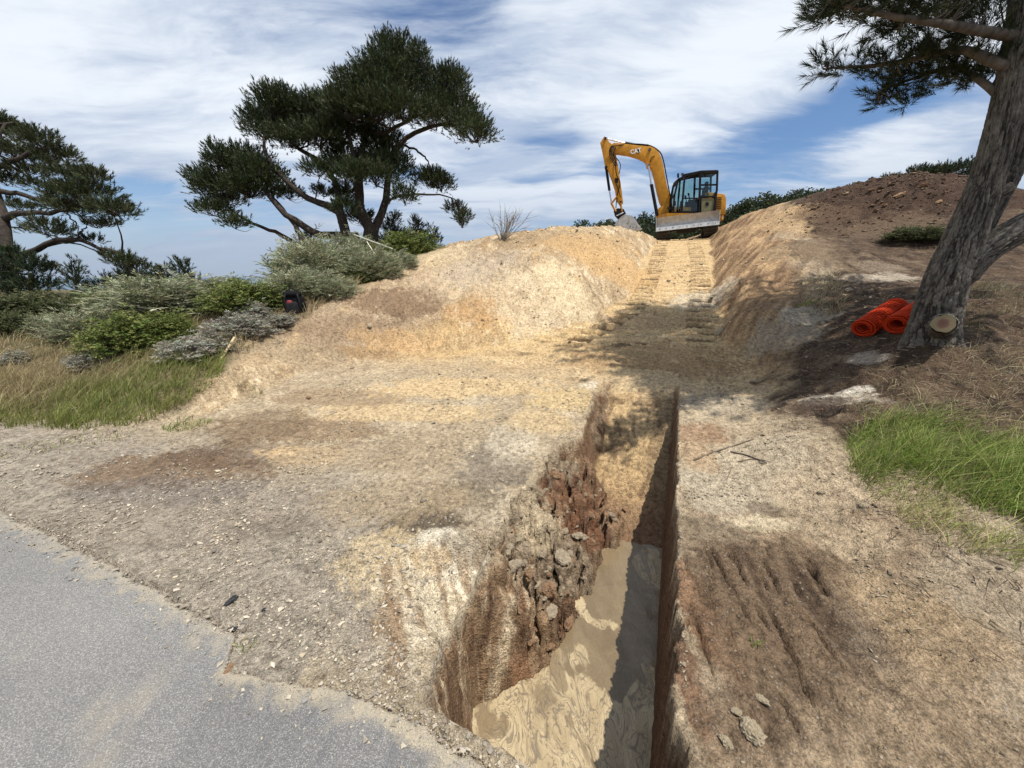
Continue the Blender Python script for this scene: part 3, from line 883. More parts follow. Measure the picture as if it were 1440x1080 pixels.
# push wall points sideways so that the cut faces are uneven too
P3 = np.stack([X, Y, Z], -1)
gx = np.gradient(Z, axis=0) / np.gradient(S, axis=0); gt = np.gradient(Z, axis=1) / np.gradient(T, axis=1)
steep = np.hypot(gx, gt)
nx, ny = xy(-gx, -gt)
nl = np.sqrt(nx ** 2 + ny ** 2 + 1)
sel = np.where((inpit > 0) | ((steep > 0.7) & (dist < 12)))
Psel = P3[sel]
amp = np.where(inpit[sel] > 0, 0.020 + 0.045 * pitw[sel], 0.012) * np.where((inpit[sel] > 0) & (T[sel] > RW - 0.1), 0.55, 1.0) * (1 - 0.75 * (m_fl[sel] > 0))
dn = fbm3(Psel, 9.0, 5, seed=2) * amp * 1.5
Nsel = np.stack([nx, ny, np.ones_like(nx)], -1)[sel] / nl[sel][:, None]
P3[sel] = Psel + Nsel * dn[:, None]

idx = np.arange(NS * NTT).reshape(NS, NTT)
GF = np.stack([idx[:-1, :-1], idx[:-1, 1:], idx[1:, 1:], idx[1:, :-1]], -1).reshape(-1, 4)[:, ::-1]
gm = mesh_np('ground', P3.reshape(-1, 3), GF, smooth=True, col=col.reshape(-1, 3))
wa = gm.attributes.new('wet', 'FLOAT', 'POINT'); wa.data.foreach_set('value', wet.ravel().astype(np.float32))

m_ground, N = new_mat('soil')
pos = N.n('ShaderNodeTexCoord').outputs['Object']
a_col = N.n('ShaderNodeAttribute', attribute_name='col').outputs['Color']
a_wet = N.n('ShaderNodeAttribute', attribute_name='wet').outputs['Fac']
k1 = N.noise(pos, 26.0, 8.0, 0.68).outputs[0]
k2 = N.noise(pos, 120.0, 4.0, 0.7).outputs[0]
k3 = N.noise(pos, 4.0, 6.0, 0.6).outputs[0]
vor = N.n('ShaderNodeTexVoronoi', ins={'Scale': 70.0, 'Randomness': 1.0})
N.set(vor.inputs['Vector'], N.vmath('ADD', pos, N.vmath('SCALE', N.noise(pos, 30.0, 2.0).outputs['Color'], scale=0.02)))
cA = N.mix(1.0, a_col, N.ramp(k1, [(0.33, (0.46, 0.44, 0.42)), (0.5, (1, 1, 1)), (0.68, (1.40, 1.41, 1.42))]), 'MULTIPLY')
cB = N.mix(1.0, cA, N.ramp(k2, [(0.36, (0.56, 0.55, 0.53)), (0.52, (1, 1, 1)), (0.66, (1.32, 1.32, 1.32))]), 'MULTIPLY')
cC = N.mix(1.0, cB, N.ramp(k3, [(0.3, (0.86, 0.85, 0.84)), (0.7, (1.12, 1.12, 1.12))]), 'MULTIPLY')
# scattered grit of other colours
gv = N.n('ShaderNodeSeparateColor', ins={0: vor.outputs['Color']})
grit = N.math('MULTIPLY', N.math('GREATER_THAN', gv.outputs[0], 0.86), N.math('LESS_THAN', vor.outputs['Distance'], 0.36))
cD = N.mix(N.math('MULTIPLY', grit, 0.55), cC, N.mix(gv.outputs[1], (0.10, 0.085, 0.07), (0.42, 0.37, 0.30)))
wetc = N.mix(N.math('MULTIPLY', a_wet, 0.2), cD, (0.10, 0.065, 0.04))
hgt = N.math('ADD', N.math('MULTIPLY', k1, 0.6), N.math('ADD', N.math('MULTIPLY', k2, 0.30), N.math('MULTIPLY', N.math('SUBTRACT', 0.5, vor.outputs['Distance']), 0.25)))
finish(N, **{'Base Color': wetc, 'Roughness': N.math('SUBTRACT', 0.92, N.math('MULTIPLY', a_wet, 0.45)), 'Specular IOR Level': 0.25, 'Normal': bump(N, hgt, 1.0, 0.04)})
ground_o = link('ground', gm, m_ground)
tag(ground_o, 'sandy excavated ground with a trench, ramp, mound and grassy bank', kind='structure')

# ------------------------------------------------------------------ asphalt road
RX = np.concatenate([np.linspace(-30, -4, 90)[:-1], np.linspace(-4, 1.2, 420)[:-1], np.linspace(1.2, 16, 60)])
RT = np.concatenate([np.linspace(-0.12, 0.25, 46)[:-1], np.linspace(0.25, 7.3, 60)])
rx, rt = np.meshgrid(RX, RT, indexing='ij')
ry = np.interp(rx, EX, EY) - rt
rd = road_d(rx, ry)
en = 0.02 * fbm2(rx * 3.5, ry * 3.5, 3, seed=71) + 0.035 * fbm2(rx * 16, ry * 16, 4, 0.65, seed=72)
rz = 0.004 + 0.004 * fbm2(rx * 2, ry * 2, 3, seed=121)
rz = lerp(-0.10, rz, sstep(rd - en, -0.035, 0.02))
dust = (1 - sstep(rd + 0.14 * fbm2(rx * 7, ry * 7, 5, 0.7, seed=122), -0.02, 0.10)) * sstep(rx, -1.4, -0.7) + 0.9 * (1 - sstep(rd + 0.16 * fbm2(rx * 9, ry * 9, 5, 0.72, seed=123), -0.02, 0.13)) + 0.35 * sstep(fbm2(rx * 2.2, ry * 2.2, 5, 0.68, seed=126), 0.12, 0.45)
patch = 0.5 * sstep(rx + 0.03 * fbm2(rx * 6, ry * 6, 3, seed=124) + 0.05 * (ry - 1.2), -1.26, -1.20)
scuff = sstep(fbm2(rx * 12 - ry * 2, ry * 1.2, 3, seed=125), 0.1, 0.5) * sstep(rx, -1.0, -0.8) * (1 - sstep(rx, -0.5, -0.3)) * (1 - sstep(rd, 0.1, 0.5))
rcol = np.stack([np.clip(dust, 0, 1), patch, scuff], -1)
ri = np.arange(rx.size).reshape(rx.shape)
RF = np.stack([ri[:-1, :-1], ri[:-1, 1:], ri[1:, 1:], ri[1:, :-1]], -1).reshape(-1, 4)
rm = mesh_np('road', np.stack([rx, ry, rz], -1).reshape(-1, 3), RF, True, rcol.reshape(-1, 3))
m_road, N = new_mat('asphalt')
pos = N.n('ShaderNodeTexCoord').outputs['Object']
aa = N.n('ShaderNodeSeparateColor', ins={0: N.n('ShaderNodeAttribute', attribute_name='col').outputs['Color']})
v1_ = N.n('ShaderNodeTexVoronoi', ins={'Vector': pos, 'Scale': 230.0})
v2_ = N.n('ShaderNodeTexVoronoi', ins={'Vector': pos, 'Scale': 120.0})
sc1 = N.n('ShaderNodeSeparateColor', ins={0: v1_.outputs['Color']}).outputs[0]
sc2 = N.n('ShaderNodeSeparateColor', ins={0: v2_.outputs['Color']})
big = N.noise(pos, 1.1, 6.0, 0.6).outputs[0]
fine = N.noise(pos, 210.0, 3.0, 0.7).outputs[0]
st1 = N.ramp(sc1, [(0.0, (0.165, 0.155, 0.141)), (0.35, (0.24, 0.227, 0.207)), (0.75, (0.295, 0.28, 0.256)), (1.0, (0.43, 0.408, 0.372))])
st1 = N.mix(N.range(v1_.outputs['Distance'], 0.35, 0.75), st1, (0.17, 0.166, 0.16))
chips = N.math('MULTIPLY', N.math('GREATER_THAN', sc2.outputs[0], 0.80), N.math('LESS_THAN', v2_.outputs['Distance'], 0.34))
st2 = N.mix(N.math('MULTIPLY', chips, 0.55), st1, N.mix(sc2.outputs[1], (0.11, 0.11, 0.115), (0.44, 0.42, 0.39)))
st3 = N.mix(1.0, st2, N.ramp(big, [(0.3, (0.76, 0.765, 0.775)), (0.7, (1.03, 1.025, 1.01))]), 'MULTIPLY')
st3 = N.mix(1.0, st3, N.ramp(fine, [(0.3, (0.8, 0.8, 0.8)), (0.7, (1.18, 1.18, 1.18))]), 'MULTIPLY')
st4 = N.mix(aa.outputs[1], st3, N.mix(1.0, st3, (0.78, 0.78, 0.79), 'MULTIPLY'))
st4 = N.mix(N.math('MULTIPLY', aa.outputs[2], 0.6), st4, (0.10, 0.10, 0.105))
clay = N.range(N.noise(pos, 5.5, 3.0, 0.6).outputs[0], 0.70, 0.74)
st5 = N.mix(N.math('MULTIPLY', clay, 0.35), st4, (0.42, 0.32, 0.17))
st6 = N.mix(N.math('MULTIPLY', aa.outputs[0], N.range(fine, 0.25, 0.6)), st5, (0.40, 0.335, 0.235))
hr = N.math('ADD', N.math('MULTIPLY', N.math('SUBTRACT', 0.6, v1_.outputs['Distance']), 0.7), N.math('ADD', N.math('MULTIPLY', fine, 0.25), N.math('MULTIPLY', chips, 0.3)))
finish(N, **{'Base Color': st6, 'Roughness': 0.9, 'Specular IOR Level': 0.15, 'Normal': bump(N, hr, 0.7, 0.005)})
road_o = link('road', rm, m_road)
tag(road_o, 'grey asphalt road with a ragged edge beside the excavation', kind='structure')

# ------------------------------------------------------------------ mud water in the pit, the sea
MUD_Z = -0.782
mp_ = [ST(3.35, RW + 0.05), ST(0.45, RW + 0.05), ST(0.45, -0.5), ST(0.7, -1.1), ST(1.4, -1.1), ST(2.4, -0.95), ST(3.2, -0.8)]
mV, mF = [], []
uu, vv = np.meshgrid(np.linspace(0.45, 3.7, 160), np.linspace(-1.15, RW + 0.06, 70), indexing='ij')
mx, my = xy(uu, vv)
mz = MUD_Z + 0.004 * fbm2(mx * 7, my * 7, 3, seed=131) + 0.005 * sstep(fbm2(uu * 2.5, vv * 2.5, 3, seed=132), 0.0, 0.3)
mi = np.arange(mx.size).reshape(mx.shape)
MFc = np.stack([mi[:-1, :-1], mi[:-1, 1:], mi[1:, 1:], mi[1:, :-1]], -1).reshape(-1, 4)[:, ::-1]
cream = sstep(2.25 - uu + 0.5 * fbm2(uu * 2.2, vv * 2.2, 3, seed=133), 0.0, 0.5) * 0.8 + 0.5 * sstep(fbm2(uu * 1.7, vv * 1.7, 3, seed=134), 0.1, 0.35)
mud_m = mesh_np('mud_water', np.stack([mx, my, mz], -1).reshape(-1, 3), MFc, True, np.repeat(np.clip(cream, 0, 1).reshape(-1, 1), 3, 1))
m_mud, N = new_mat('mud_slurry')
pos = N.n('ShaderNodeTexCoord').outputs['Object']
cr_ = N.n('ShaderNodeAttribute', attribute_name='col').outputs['Fac']
mrot = N.n('ShaderNodeMapping', ins={'Rotation': (0, 0, math.radians(22)), 'Scale': (1.9, 0.85, 1.0)}); N.set(mrot.inputs[0], pos)
w1_ = N.noise(mrot.outputs[0], 1.7, 3.0, 0.5).outputs['Color']
q1 = N.vmath('ADD', mrot.outputs[0], N.vmath('SCALE', N.vmath('SUBTRACT', w1_, (0.5, 0.5, 0.5)), scale=0.85))
w2_ = N.noise(q1, 5.0, 2.0, 0.5).outputs['Color']
q2 = N.vmath('ADD', q1, N.vmath('SCALE', N.vmath('SUBTRACT', w2_, (0.5, 0.5, 0.5)), scale=0.22))
q2 = N.vmath('ADD', q2, N.vmath('SCALE', N.vmath('SUBTRACT', N.noise(q2, 11.0, 2.0, 0.5).outputs['Color'], (0.5, 0.5, 0.5)), scale=0.10))
creamc, tanc, brownc, greyc = (0.45, 0.355, 0.21), (0.33, 0.25, 0.14), (0.20, 0.145, 0.08), (0.125, 0.098, 0.068)
n1_ = N.noise(q2, 2.7, 2.5, 0.5).outputs[0]
n2_ = N.noise(N.vmath('ADD', q2, (7.3, 1.1, 0.0)), 5.2, 2.5, 0.5).outputs[0]
thick = N.range(N.noise(pos, 7.0, 2.0).outputs[0], 0.35, 0.65, 0.35, 1.0)


def contour(n, lev, w):
    d = N.math('ABSOLUTE', N.math('SUBTRACT', n, lev))
    return N.range(N.math('DIVIDE', d, thick), 0.15 * w, w, 1.0, 0.0)


ph = contour(n1_, 0.50, 0.020)
for nn, lev, w in ((n1_, 0.44, 0.012), (n1_, 0.56, 0.014), (n1_, 0.385, 0.010), (n1_, 0.62, 0.012), (n2_, 0.47, 0.013), (n2_, 0.55, 0.012), (n2_, 0.40, 0.010), (n2_, 0.62, 0.010)):
    ph = N.math('MAXIMUM', ph, contour(nn, lev, w))
sw = N.mix(N.range(N.noise(q2, 4.2, 4.0).outputs[0], 0.36, 0.66), creamc, tanc)
sw = N.mix(N.math('MULTIPLY', N.range(N.noise(q2, 1.9, 3.0).outputs[0], 0.56, 0.62), 0.85), sw, brownc)
sw = N.mix(N.math('MULTIPLY', ph, 0.72), sw, greyc)
plain = N.mix(N.range(N.noise(q1, 3.0, 3.0).outputs[0], 0.3, 0.7), (0.155, 0.112, 0.062), (0.21, 0.155, 0.088))
fo = N.math('ADD', cr_, N.math('MULTIPLY', N.math('SUBTRACT', N.noise(q2, 3.2, 3.0).outputs[0], 0.5), 1.6))
mc = N.mix(N.range(fo, 0.38, 0.50), plain, sw)
mc = N.mix(1.0, mc, N.ramp(N.noise(pos, 55.0, 4.0, 0.6).outputs[0], [(0.3, (0.9, 0.9, 0.9)), (0.7, (1.07, 1.07, 1.07))]), 'MULTIPLY')
speck = N.range(N.noise(pos, 90.0, 2.0).outputs[0], 0.70, 0.74)
mc = N.mix(N.math('MULTIPLY', speck, 0.7), mc, (0.10, 0.07, 0.04))
hm = N.math('ADD', N.math('MULTIPLY', N.range(ph, 0.2, 0.5), 0.5), N.math('MULTIPLY', N.noise(q2, 22.0, 3.0).outputs[0], 0.5))
finish(N, **{'Base Color': mc, 'Roughness': N.range(fo, 0.3, 0.5, 0.10, 0.35), 'Specular IOR Level': 0.4, 'Normal': bump(N, hm, 0.30, 0.01)})
tag(link('mud_water', mud_m, m_mud), 'swirled cream and brown mud water at the bottom of the trench', kind='structure')

m_sea, N = new_mat('sea_water')
pos = N.n('ShaderNodeTexCoord').outputs['Object']
finish(N, **{'Base Color': (0.04, 0.085, 0.13), 'Roughness': 0.35, 'Normal': bump(N, N.noise(pos, 0.15, 6.0).outputs[0], 0.5, 0.6)})
th = np.linspace(0, 2 * np.pi, 97)[:-1]
rr = np.array([40, 200, 1000, 5000, 20000.0])
sv = np.stack([(rr[:, None] * np.cos(th)).ravel(), (rr[:, None] * np.sin(th)).ravel(), np.full(rr.size * 96, -24.0)], -1)
si = np.arange(rr.size * 96).reshape(rr.size, 96)
sf = np.stack([si[:-1], np.roll(si[:-1], -1, 1), np.roll(si[1:], -1, 1), si[1:]], -1).reshape(-1, 4)[:, ::-1]
tag(link('sea', mesh_np('sea', sv, sf, True), m_sea), 'grey blue sea out to the horizon on the left', kind='structure')

# ------------------------------------------------------------------ bmesh helpers for built things
def bm_box(bm, c, s, rot=None, bev=0.0):
    m = Matrix.Translation(Vector(c))
    if rot is not None: m = m @ rot.to_4x4()
    g = bmesh.ops.create_cube(bm, size=1.0, matrix=m @ Matrix.Diagonal((*s, 1)))
    if bev:
        es = list({e for v in g['verts'] for e in v.link_edges})
        bmesh.ops.bevel(bm, geom=es, offset=bev, segments=2, affect='EDGES', profile=0.6)


def bm_cyl(bm, p0, p1, r, n=14, r2=None):
    p0, p1 = Vector(p0), Vector(p1)
    d = p1 - p0
    m = Matrix.Translation((p0 + p1) / 2) @ d.to_track_quat('Z', 'Y').to_matrix().to_4x4()
    bmesh.ops.create_cone(bm, cap_ends=True, segments=n, radius1=r, radius2=r if r2 is None else r2, depth=d.length, matrix=m)


def bm_prism(bm, pts, y0, y1, bev=0.0):
    """outline in the x-z plane pushed through from y0 to y1"""
    a = [bm.verts.new((p[0], y0, p[1])) for p in pts]
    b = [bm.verts.new((p[0], y1, p[1])) for p in pts]
    n = len(pts)
    fs = [bm.faces.new(a), bm.faces.new(b[::-1])]
    for i in range(n): fs.append(bm.faces.new((a[i], b[i], b[(i + 1) % n], a[(i + 1) % n])))
    bmesh.ops.recalc_face_normals(bm, faces=fs)
    if bev:
        es = [e for f in fs[:2] for e in f.edges]
        bmesh.ops.bevel(bm, geom=list(set(es)), offset=bev, segments=2, affect='EDGES', profile=0.6)


def bm_tube(bm, pts, r, nseg=6, n=None):
    V, F = tube(pts, [r, r] if np.isscalar(r) else r, nseg, n)
    vs = [bm.verts.new(v) for v in V]
    for q in F:
        q = list(dict.fromkeys(q.tolist()))
        try: bm.faces.new([vs[i] for i in q])
        except ValueError: pass


def bm_obj(name, bm, mat, parent=None, xf=None, smooth=False):
    if xf is not None: bmesh.ops.transform(bm, matrix=xf, verts=bm.verts)
    me = bpy.data.meshes.new(name)
    bm.to_mesh(me); bm.free()
    if smooth:
        me.polygons.foreach_set('use_smooth', [True] * len(me.polygons))
        try: me.set_sharp_from_angle(angle=math.radians(35))
        except Exception: pass
    return link(name, me, mat, parent)


# ------------------------------------------------------------------ the excavator on the crest of the ramp
YEL = simple_mat('machine_yellow', (0.50, 0.225, 0.018), 0.5, 0, 0.22, 4.0, spec=0.3)
BLK = simple_mat('machine_black', (0.010, 0.010, 0.011), 0.6, 0, 0.3, 6.0, spec=0.2)
RUB = simple_mat('track_rubber', (0.05, 0.042, 0.034), 0.85, 0, 0.4, 9.0)
STEEL = simple_mat('worn_steel', (0.44, 0.425, 0.40), 0.5, 0.35, 0.28, 7.0, bmp=0.2)
BRIGHT = simple_mat('polished_edge', (0.62, 0.60, 0.56), 0.35, 0.6, 0.2, 9.0)
CHROME = simple_mat('rod_chrome', (0.72, 0.73, 0.75), 0.14, 1.0, 0.05, 4.0)
DARKST = simple_mat('dark_steel', (0.075, 0.068, 0.06), 0.6, 0.2, 0.3, 8.0)
WHITE = simple_mat('decal_white', (0.8, 0.8, 0.78), 0.5, 0, 0.05)
RED = simple_mat('decal_red', (0.42, 0.03, 0.04), 0.5, 0, 0.1)
BLUE = simple_mat('decal_blue', (0.03, 0.07, 0.25), 0.5, 0, 0.1)
SEATM = simple_mat('seat_fabric', (0.05, 0.05, 0.055), 0.9, 0, 0.2)
BEIGE = simple_mat('cab_trim', (0.17, 0.155, 0.075), 0.7, 0, 0.15)
mg, N = new_mat('cab_glass')
tr = N.n('ShaderNodeBsdfTransparent', ins={'Color': (0.78, 0.88, 0.87)})
gl = N.n('ShaderNodeBsdfGlossy', ins={'Color': (0.9, 0.95, 1.0), 'Roughness': 0.03})
fr = N.n('ShaderNodeFresnel', ins={'IOR': 1.45})
N.n('ShaderNodeOutputMaterial', ins={'Surface': N.n('ShaderNodeMixShader', ins={0: fr.outputs[0], 1: tr.outputs[0], 2: gl.outputs[0]}).outputs[0]})
GLASS = mg

dig_px = at(966, 331, 15.2)
DS, DT = st(dig_px[0], dig_px[1])
DS += 0.75; DT -= 0.02
dx_, dy_ = xy(DS, DT)
dig_z = float(np.mean(ground([dx_, dx_ - AX * 0.8, dx_ + AX * .8], [dy_, dy_ - AY * 0.8, dy_ + AY * .8]))) + 0.0
ROOT_AZ = math.atan2(-AY, -AX)
dig = empty('excavator', (dx_, dy_, dig_z), ROOT_AZ)
tag(dig, 'yellow crawler excavator with black cab parked on the crest of the sandy ramp', 'excavator')
dig.rotation_euler = (math.radians(4.0), math.radians(3.0), ROOT_AZ)
UP_AZ = math.atan2(0.20, -0.98)
UP0 = Matrix.Rotation(UP_AZ - ROOT_AZ, 4, 'Z')
_DW = Matrix.LocRotScale(Vector((dx_, dy_, dig_z)), dig.rotation_euler, None) @ UP0
_DI = _DW.inverted()


def pix_plane(a, b, y):
    """machine coordinates (x, z), on the upright plane y of the turned upper works, of a point measured on the photograph"""
    o = _DI @ Vector((0, 0, CAM_H)); r = _DI.to_3x3() @ Vector(ray(800 + a / 4.5, 160 + b / 4.5))
    k = (y - o.y) / r.y
    return o.x + r.x * k, o.z + r.z * k


def fit_plane(y):
    """first measurements (177 units a metre, seen square on) -> true metres on plane y"""
    src, dst = [], []
    for x_ in np.linspace(-1.4, 3.0, 6):
        for z_ in np.linspace(0.1, 3.5, 6):
            src.append([x_, z_, 1]); dst.append(pix_plane(757 - 177 * x_, 787 - 177 * z_, y))
    w = np.linalg.lstsq(np.array(src), np.array(dst), rcond=None)[0]
    return Matrix(((w[0, 0], 0, w[1, 0], w[2, 0]), (0, 1, 0, 0), (w[0, 1], 0, w[1, 1], w[2, 1]), (0, 0, 0, 1)))


UPX = UP0 @ fit_plane(-0.05)
UPC = UP0 @ fit_plane(0.95)
print('fit', fit_plane(0.95))

# undercarriage: x runs towards the blade
for sgn in (-1, 1):
    yc = 0.84 * sgn
    prof = []
    L_, R_ = 0.86, 0.29
    for a in np.linspace(-90, 90, 9): prof.append((L_ + R_ * math.cos(math.radians(a)), R_ + 0.03 + R_ * math.sin(math.radians(a))))
    for a in np.linspace(90, 270, 9): prof.append((-L_ + R_ * math.cos(math.radians(a)), R_ + 0.03 + R_ * math.sin(math.radians(a))))
    bm = bmesh.new(); bm_prism(bm, prof, yc - 0.22, yc + 0.22, 0.01)
    # lugs round the belt
    per = []
    for i in range(len(prof)):
        a = np.array(prof[i]); b = np.array(prof[(i + 1) % len(prof)])
        n_ = max(1, int(np.linalg.norm(b - a) / 0.115))
        for k in range(n_): per.append((a + (b - a) * (k + 0.5) / n_, b - a))
    for p, dv in per:
        ang = math.atan2(dv[1], dv[0])
        bm_box(bm, (p[0] + 0.012 * math.sin(ang), yc, p[1] - 0.012 * math.cos(ang)), (0.045, 0.44, 0.05), Matrix.Rotation(-ang, 3, 'Y'))
    trk_o = bm_obj('track', bm, RUB, dig)
    bm = bmesh.new()
    for xx in (-0.86, 0.86): bm_cyl(bm, (xx, yc - 0.245, 0.32), (xx, yc + 0.245, 0.32), 0.20, 18)
    for xx in (-0.5, -0.17, 0.17, 0.5): bm_cyl(bm, (xx, yc - 0.24, 0.16), (xx, yc + 0.24, 0.16), 0.09, 12)
    bm_box(bm, (0, yc, 0.34), (1.3, 0.47, 0.16))
    bm_obj('roller_frame', bm, DARKST, trk_o, smooth=True)
bm = bmesh.new()
bm_box(bm, (0, 0, 0.48), (1.3, 1.2, 0.22), bev=0.02); bm_box(bm, (0.0, 0, 0.36), (0.7, 0.7, 0.2)); bm_cyl(bm, (0, 0, 0.55), (0, 0, 0.70), 0.46, 28)
bm_obj('undercarriage_frame', bm, DARKST, dig, smooth=True)
# blade, arms
bm = bmesh.new()
zz_ = np.linspace(0, 1, 8)
BZ = 0.15
outer = [(1.50 - 0.10 * math.sin(math.pi * q), BZ + 0.24 + 0.46 * q) for q in zz_]
inner = [(x_ - 0.035, z_) for x_, z_ in outer[::-1]]
bm_prism(bm, outer + inner, -1.08, 1.08, 0.004)
for yy in (-1.08, 1.08): bm_box(bm, (1.43, yy, BZ + 0.47), (0.16, 0.025, 0.46))
for yy in (-0.45, 0.45): bm_box(bm, (1.38, yy, BZ + 0.45), (0.06, 0.05, 0.4))
blade = bm_obj('dozer_blade', bm, STEEL, dig, smooth=True)
bm = bmesh.new(); bm_box(bm, (1.512, 0, BZ + 0.275), (0.02, 2.17, 0.14), Matrix.Rotation(math.radians(-12), 3, 'Y'), bev=0.004)
edge = bm_obj('cutting_edge', bm, BRIGHT, blade)
bm = bmesh.new()
for yy in np.linspace(-0.95, 0.95, 9): bm_cyl(bm, (1.515, yy, BZ + 0.285), (1.53, yy, BZ + 0.285), 0.018, 8)
bm_obj('edge_bolts', bm, DARKST, blade)['kind'] = 'stuff'
for yy in (-0.42, 0.42):
    bm = bmesh.new(); bm_box(bm, (0.98, yy, 0.50), (0.86, 0.10, 0.14), Matrix.Rotation(math.radians(-8), 3, 'Y'), bev=0.01); bm_obj('blade_arm', bm, DARKST, dig)
bm = bmesh.new(); bm_cyl(bm, (0.62, 0, 0.52), (1.0, 0, 0.46), 0.06); bm_cyl(bm, (1.0, 0, 0.46), (1.37, 0, 0.58), 0.035); bm_obj('blade_cylinder', bm, BLK, dig, smooth=True)

# upper structure, drawn in its own plane: x forwards, y to the left (cab side), z up; figures are metres
def zp(a, b): return ((757 - a) / 177.0, (787 - b) / 177.0)


bm = bmesh.new()
deck = [(-0.98, -0.55), (-0.75, -0.92), (0.35, -1.0), (0.80, -0.6), (0.95, -0.2), (0.95, 0.25), (0.78, 1.0), (-0.55, 1.05), (-0.95, 0.7)]
a_ = [bm.verts.new((x_, y_, 0.70)) for x_, y_ in deck]; b_ = [bm.verts.new((x_, y_, 0.90)) for x_, y_ in deck]
bm.faces.new(a_[::-1]); bm.faces.new(b_)
for i in range(len(deck)): bm.faces.new((a_[i], a_[(i + 1) % 9], b_[(i + 1) % 9], b_[i]))
bmesh.ops.bevel(bm, geom=[e for e in bm.edges], offset=0.015, segments=2, affect='EDGES')
bm_obj('deck', bm, YEL, dig, UPC)
bm = bmesh.new(); bm_cyl(bm, (0, 0, 0.62), (0, 0, 0.71), 0.55, 28); bm_obj('swing_ring', bm, BLK, dig, UPC)
# engine hood and counterweight
bm = bmesh.new()
bm_prism(bm, [(-0.62, 0.90), (-0.62, 1.66), (-0.80, 1.70), (-1.32, 1.62), (-1.38, 1.45), (-1.38, 0.90)], -0.85, 0.82, 0.035)
hood = bm_obj('engine_hood', bm, YEL, dig, UPC, True)
bm = bmesh.new()
for zc_ in np.linspace(1.12, 1.5, 7): bm_box(bm, (-1.10, 0.828, zc_), (0.22, 0.012, 0.022))
bm_box(bm, (-0.64, 0.80, 1.28), (0.02, 0.03, 0.68))
bm_obj('vent_grille', bm, BLK, hood, UPC)['kind'] = 'stuff'
bm = bmesh.new(); bm_cyl(bm, (-0.85, -0.4, 1.65), (-0.85, -0.4, 1.88), 0.045); bm_obj('exhaust_pipe', bm, DARKST, hood, UPC)
bm = bmesh.new()
arc = []
for a in np.linspace(105, 255, 13): arc.append((-0.55 + 0.93 * math.cos(math.radians(a)), 1.0 * math.sin(math.radians(a))))
a_ = [bm.verts.new((x_ - 0.02, y_, 0.72)) for x_, y_ in arc]; b_ = [bm.verts.new((x_, y_, 1.02)) for x_, y_ in arc]
bm.faces.new(a_[::-1]); bm.faces.new(b_)
n_ = len(arc)
for i in range(n_): bm.faces.new((a_[i], a_[(i + 1) % n_], b_[(i + 1) % n_], b_[i]))
bmesh.ops.recalc_face_normals(bm, faces=bm.faces[:])
bmesh.ops.bevel(bm, geom=[e for e in bm.edges], offset=0.03, segments=3, affect='EDGES')
bm_obj('counterweight', bm, YEL, dig, UPC, True)
# right side tank cover (behind the boom from here)
bm = bmesh.new(); bm_prism(bm, [(0.72, 0.90), (0.66, 1.25), (-0.62, 1.42), (-0.62, 0.90)], -0.95, -0.35, 0.03); bm_obj('tank_cover', bm, YEL, dig, UPC, True)

# cab
CY0, CY1 = 0.06, 0.98
cabo = [(0.50, 0.90), (0.505, 1.10), (0.47, 1.55), (0.37, 2.02), (0.33, 2.12), (0.10, 2.26), (-0.45, 2.37), (-1.0, 2.385), (-1.0, 1.75), (-0.90, 0.90)]
bm = bmesh.new()
def strut(bm, a, b, w=0.055, y=None, d=0.06):
    for yy in ((CY0 + d / 2, CY1 - d / 2) if y is None else (y,)):
        A, B = Vector((a[0], yy, a[1])), Vector((b[0], yy, b[1]))
        q = (B - A).to_track_quat('X', 'Y').to_matrix()
        bm_box(bm, (A + B) / 2, ((B - A).length + w * 0.6, d, w), q)
for i in range(len(cabo) - 1):
    strut(bm, cabo[i], cabo[i + 1], 0.075 if i != 6 else 0.09)
strut(bm, cabo[-1], cabo[0], 0.08)
strut(bm, (0.22, 0.90), (0.12, 2.24), 0.085)            # front door post
strut(bm, (-0.40, 0.90), (-0.42, 2.35), 0.13)           # rear door post
strut(bm, (-0.42, 1.50), (-0.96, 1.52), 0.05)
strut(bm, (-0.42, 1.92), (-0.98, 1.93), 0.03)
for p in cabo[:8]: bm_box(bm, (p[0], (CY0 + CY1) / 2, p[1]), (0.06, CY1 - CY0, 0.06))
bm_box(bm, (-0.97, (CY0 + CY1) / 2, 1.3), (0.05, CY1 - CY0, 0.75)); bm_box(bm, (-0.2, (CY0 + CY1) / 2, 0.915), (1.4, CY1 - CY0, 0.06))
cab = bm_obj('cab', bm, BLK, dig, UPC)
bm = bmesh.new()
bm_prism(bm, [(0.14, 2.25), (-0.44, 2.36), (-1.0, 2.375), (-1.0, 2.44), (-0.44, 2.425), (0.14, 2.31)], CY0 - 0.01, CY1 + 0.01, 0.02)
bm_obj('roof', bm, BLK, cab, UPC)
def pane(name, pts, y, mat=GLASS):
    bm = bmesh.new(); bm_prism(bm, pts, y - 0.004, y + 0.004); return bm_obj(name, bm, mat, cab, UPC)
for yy in (CY1 - 0.028, CY0 + 0.028):
    pane('front_quarter_window', [(0.46, 1.05), (0.25, 1.05), (0.16, 2.16), (0.32, 2.05), (0.43, 1.55)], yy)
    pane('rear_window', [(-0.48, 1.54), (-0.94, 1.54), (-0.95, 2.30), (-0.48, 2.30)], yy)
pane('side_window', [(0.18, 0.98), (-0.34, 0.98), (-0.36, 2.28), (0.10, 2.18)], CY0 + 0.028)
door = pane('cab_door', [(0.18, 1.48), (-0.34, 1.48), (-0.36, 2.28), (0.10, 2.18)], CY1 - 0.028)
bm = bmesh.new(); bm_box(bm, (-0.07, CY1 - 0.028, 1.45), (0.56, 0.03, 0.045)); bm_obj('door_rail', bm, BLK, door, UPC)
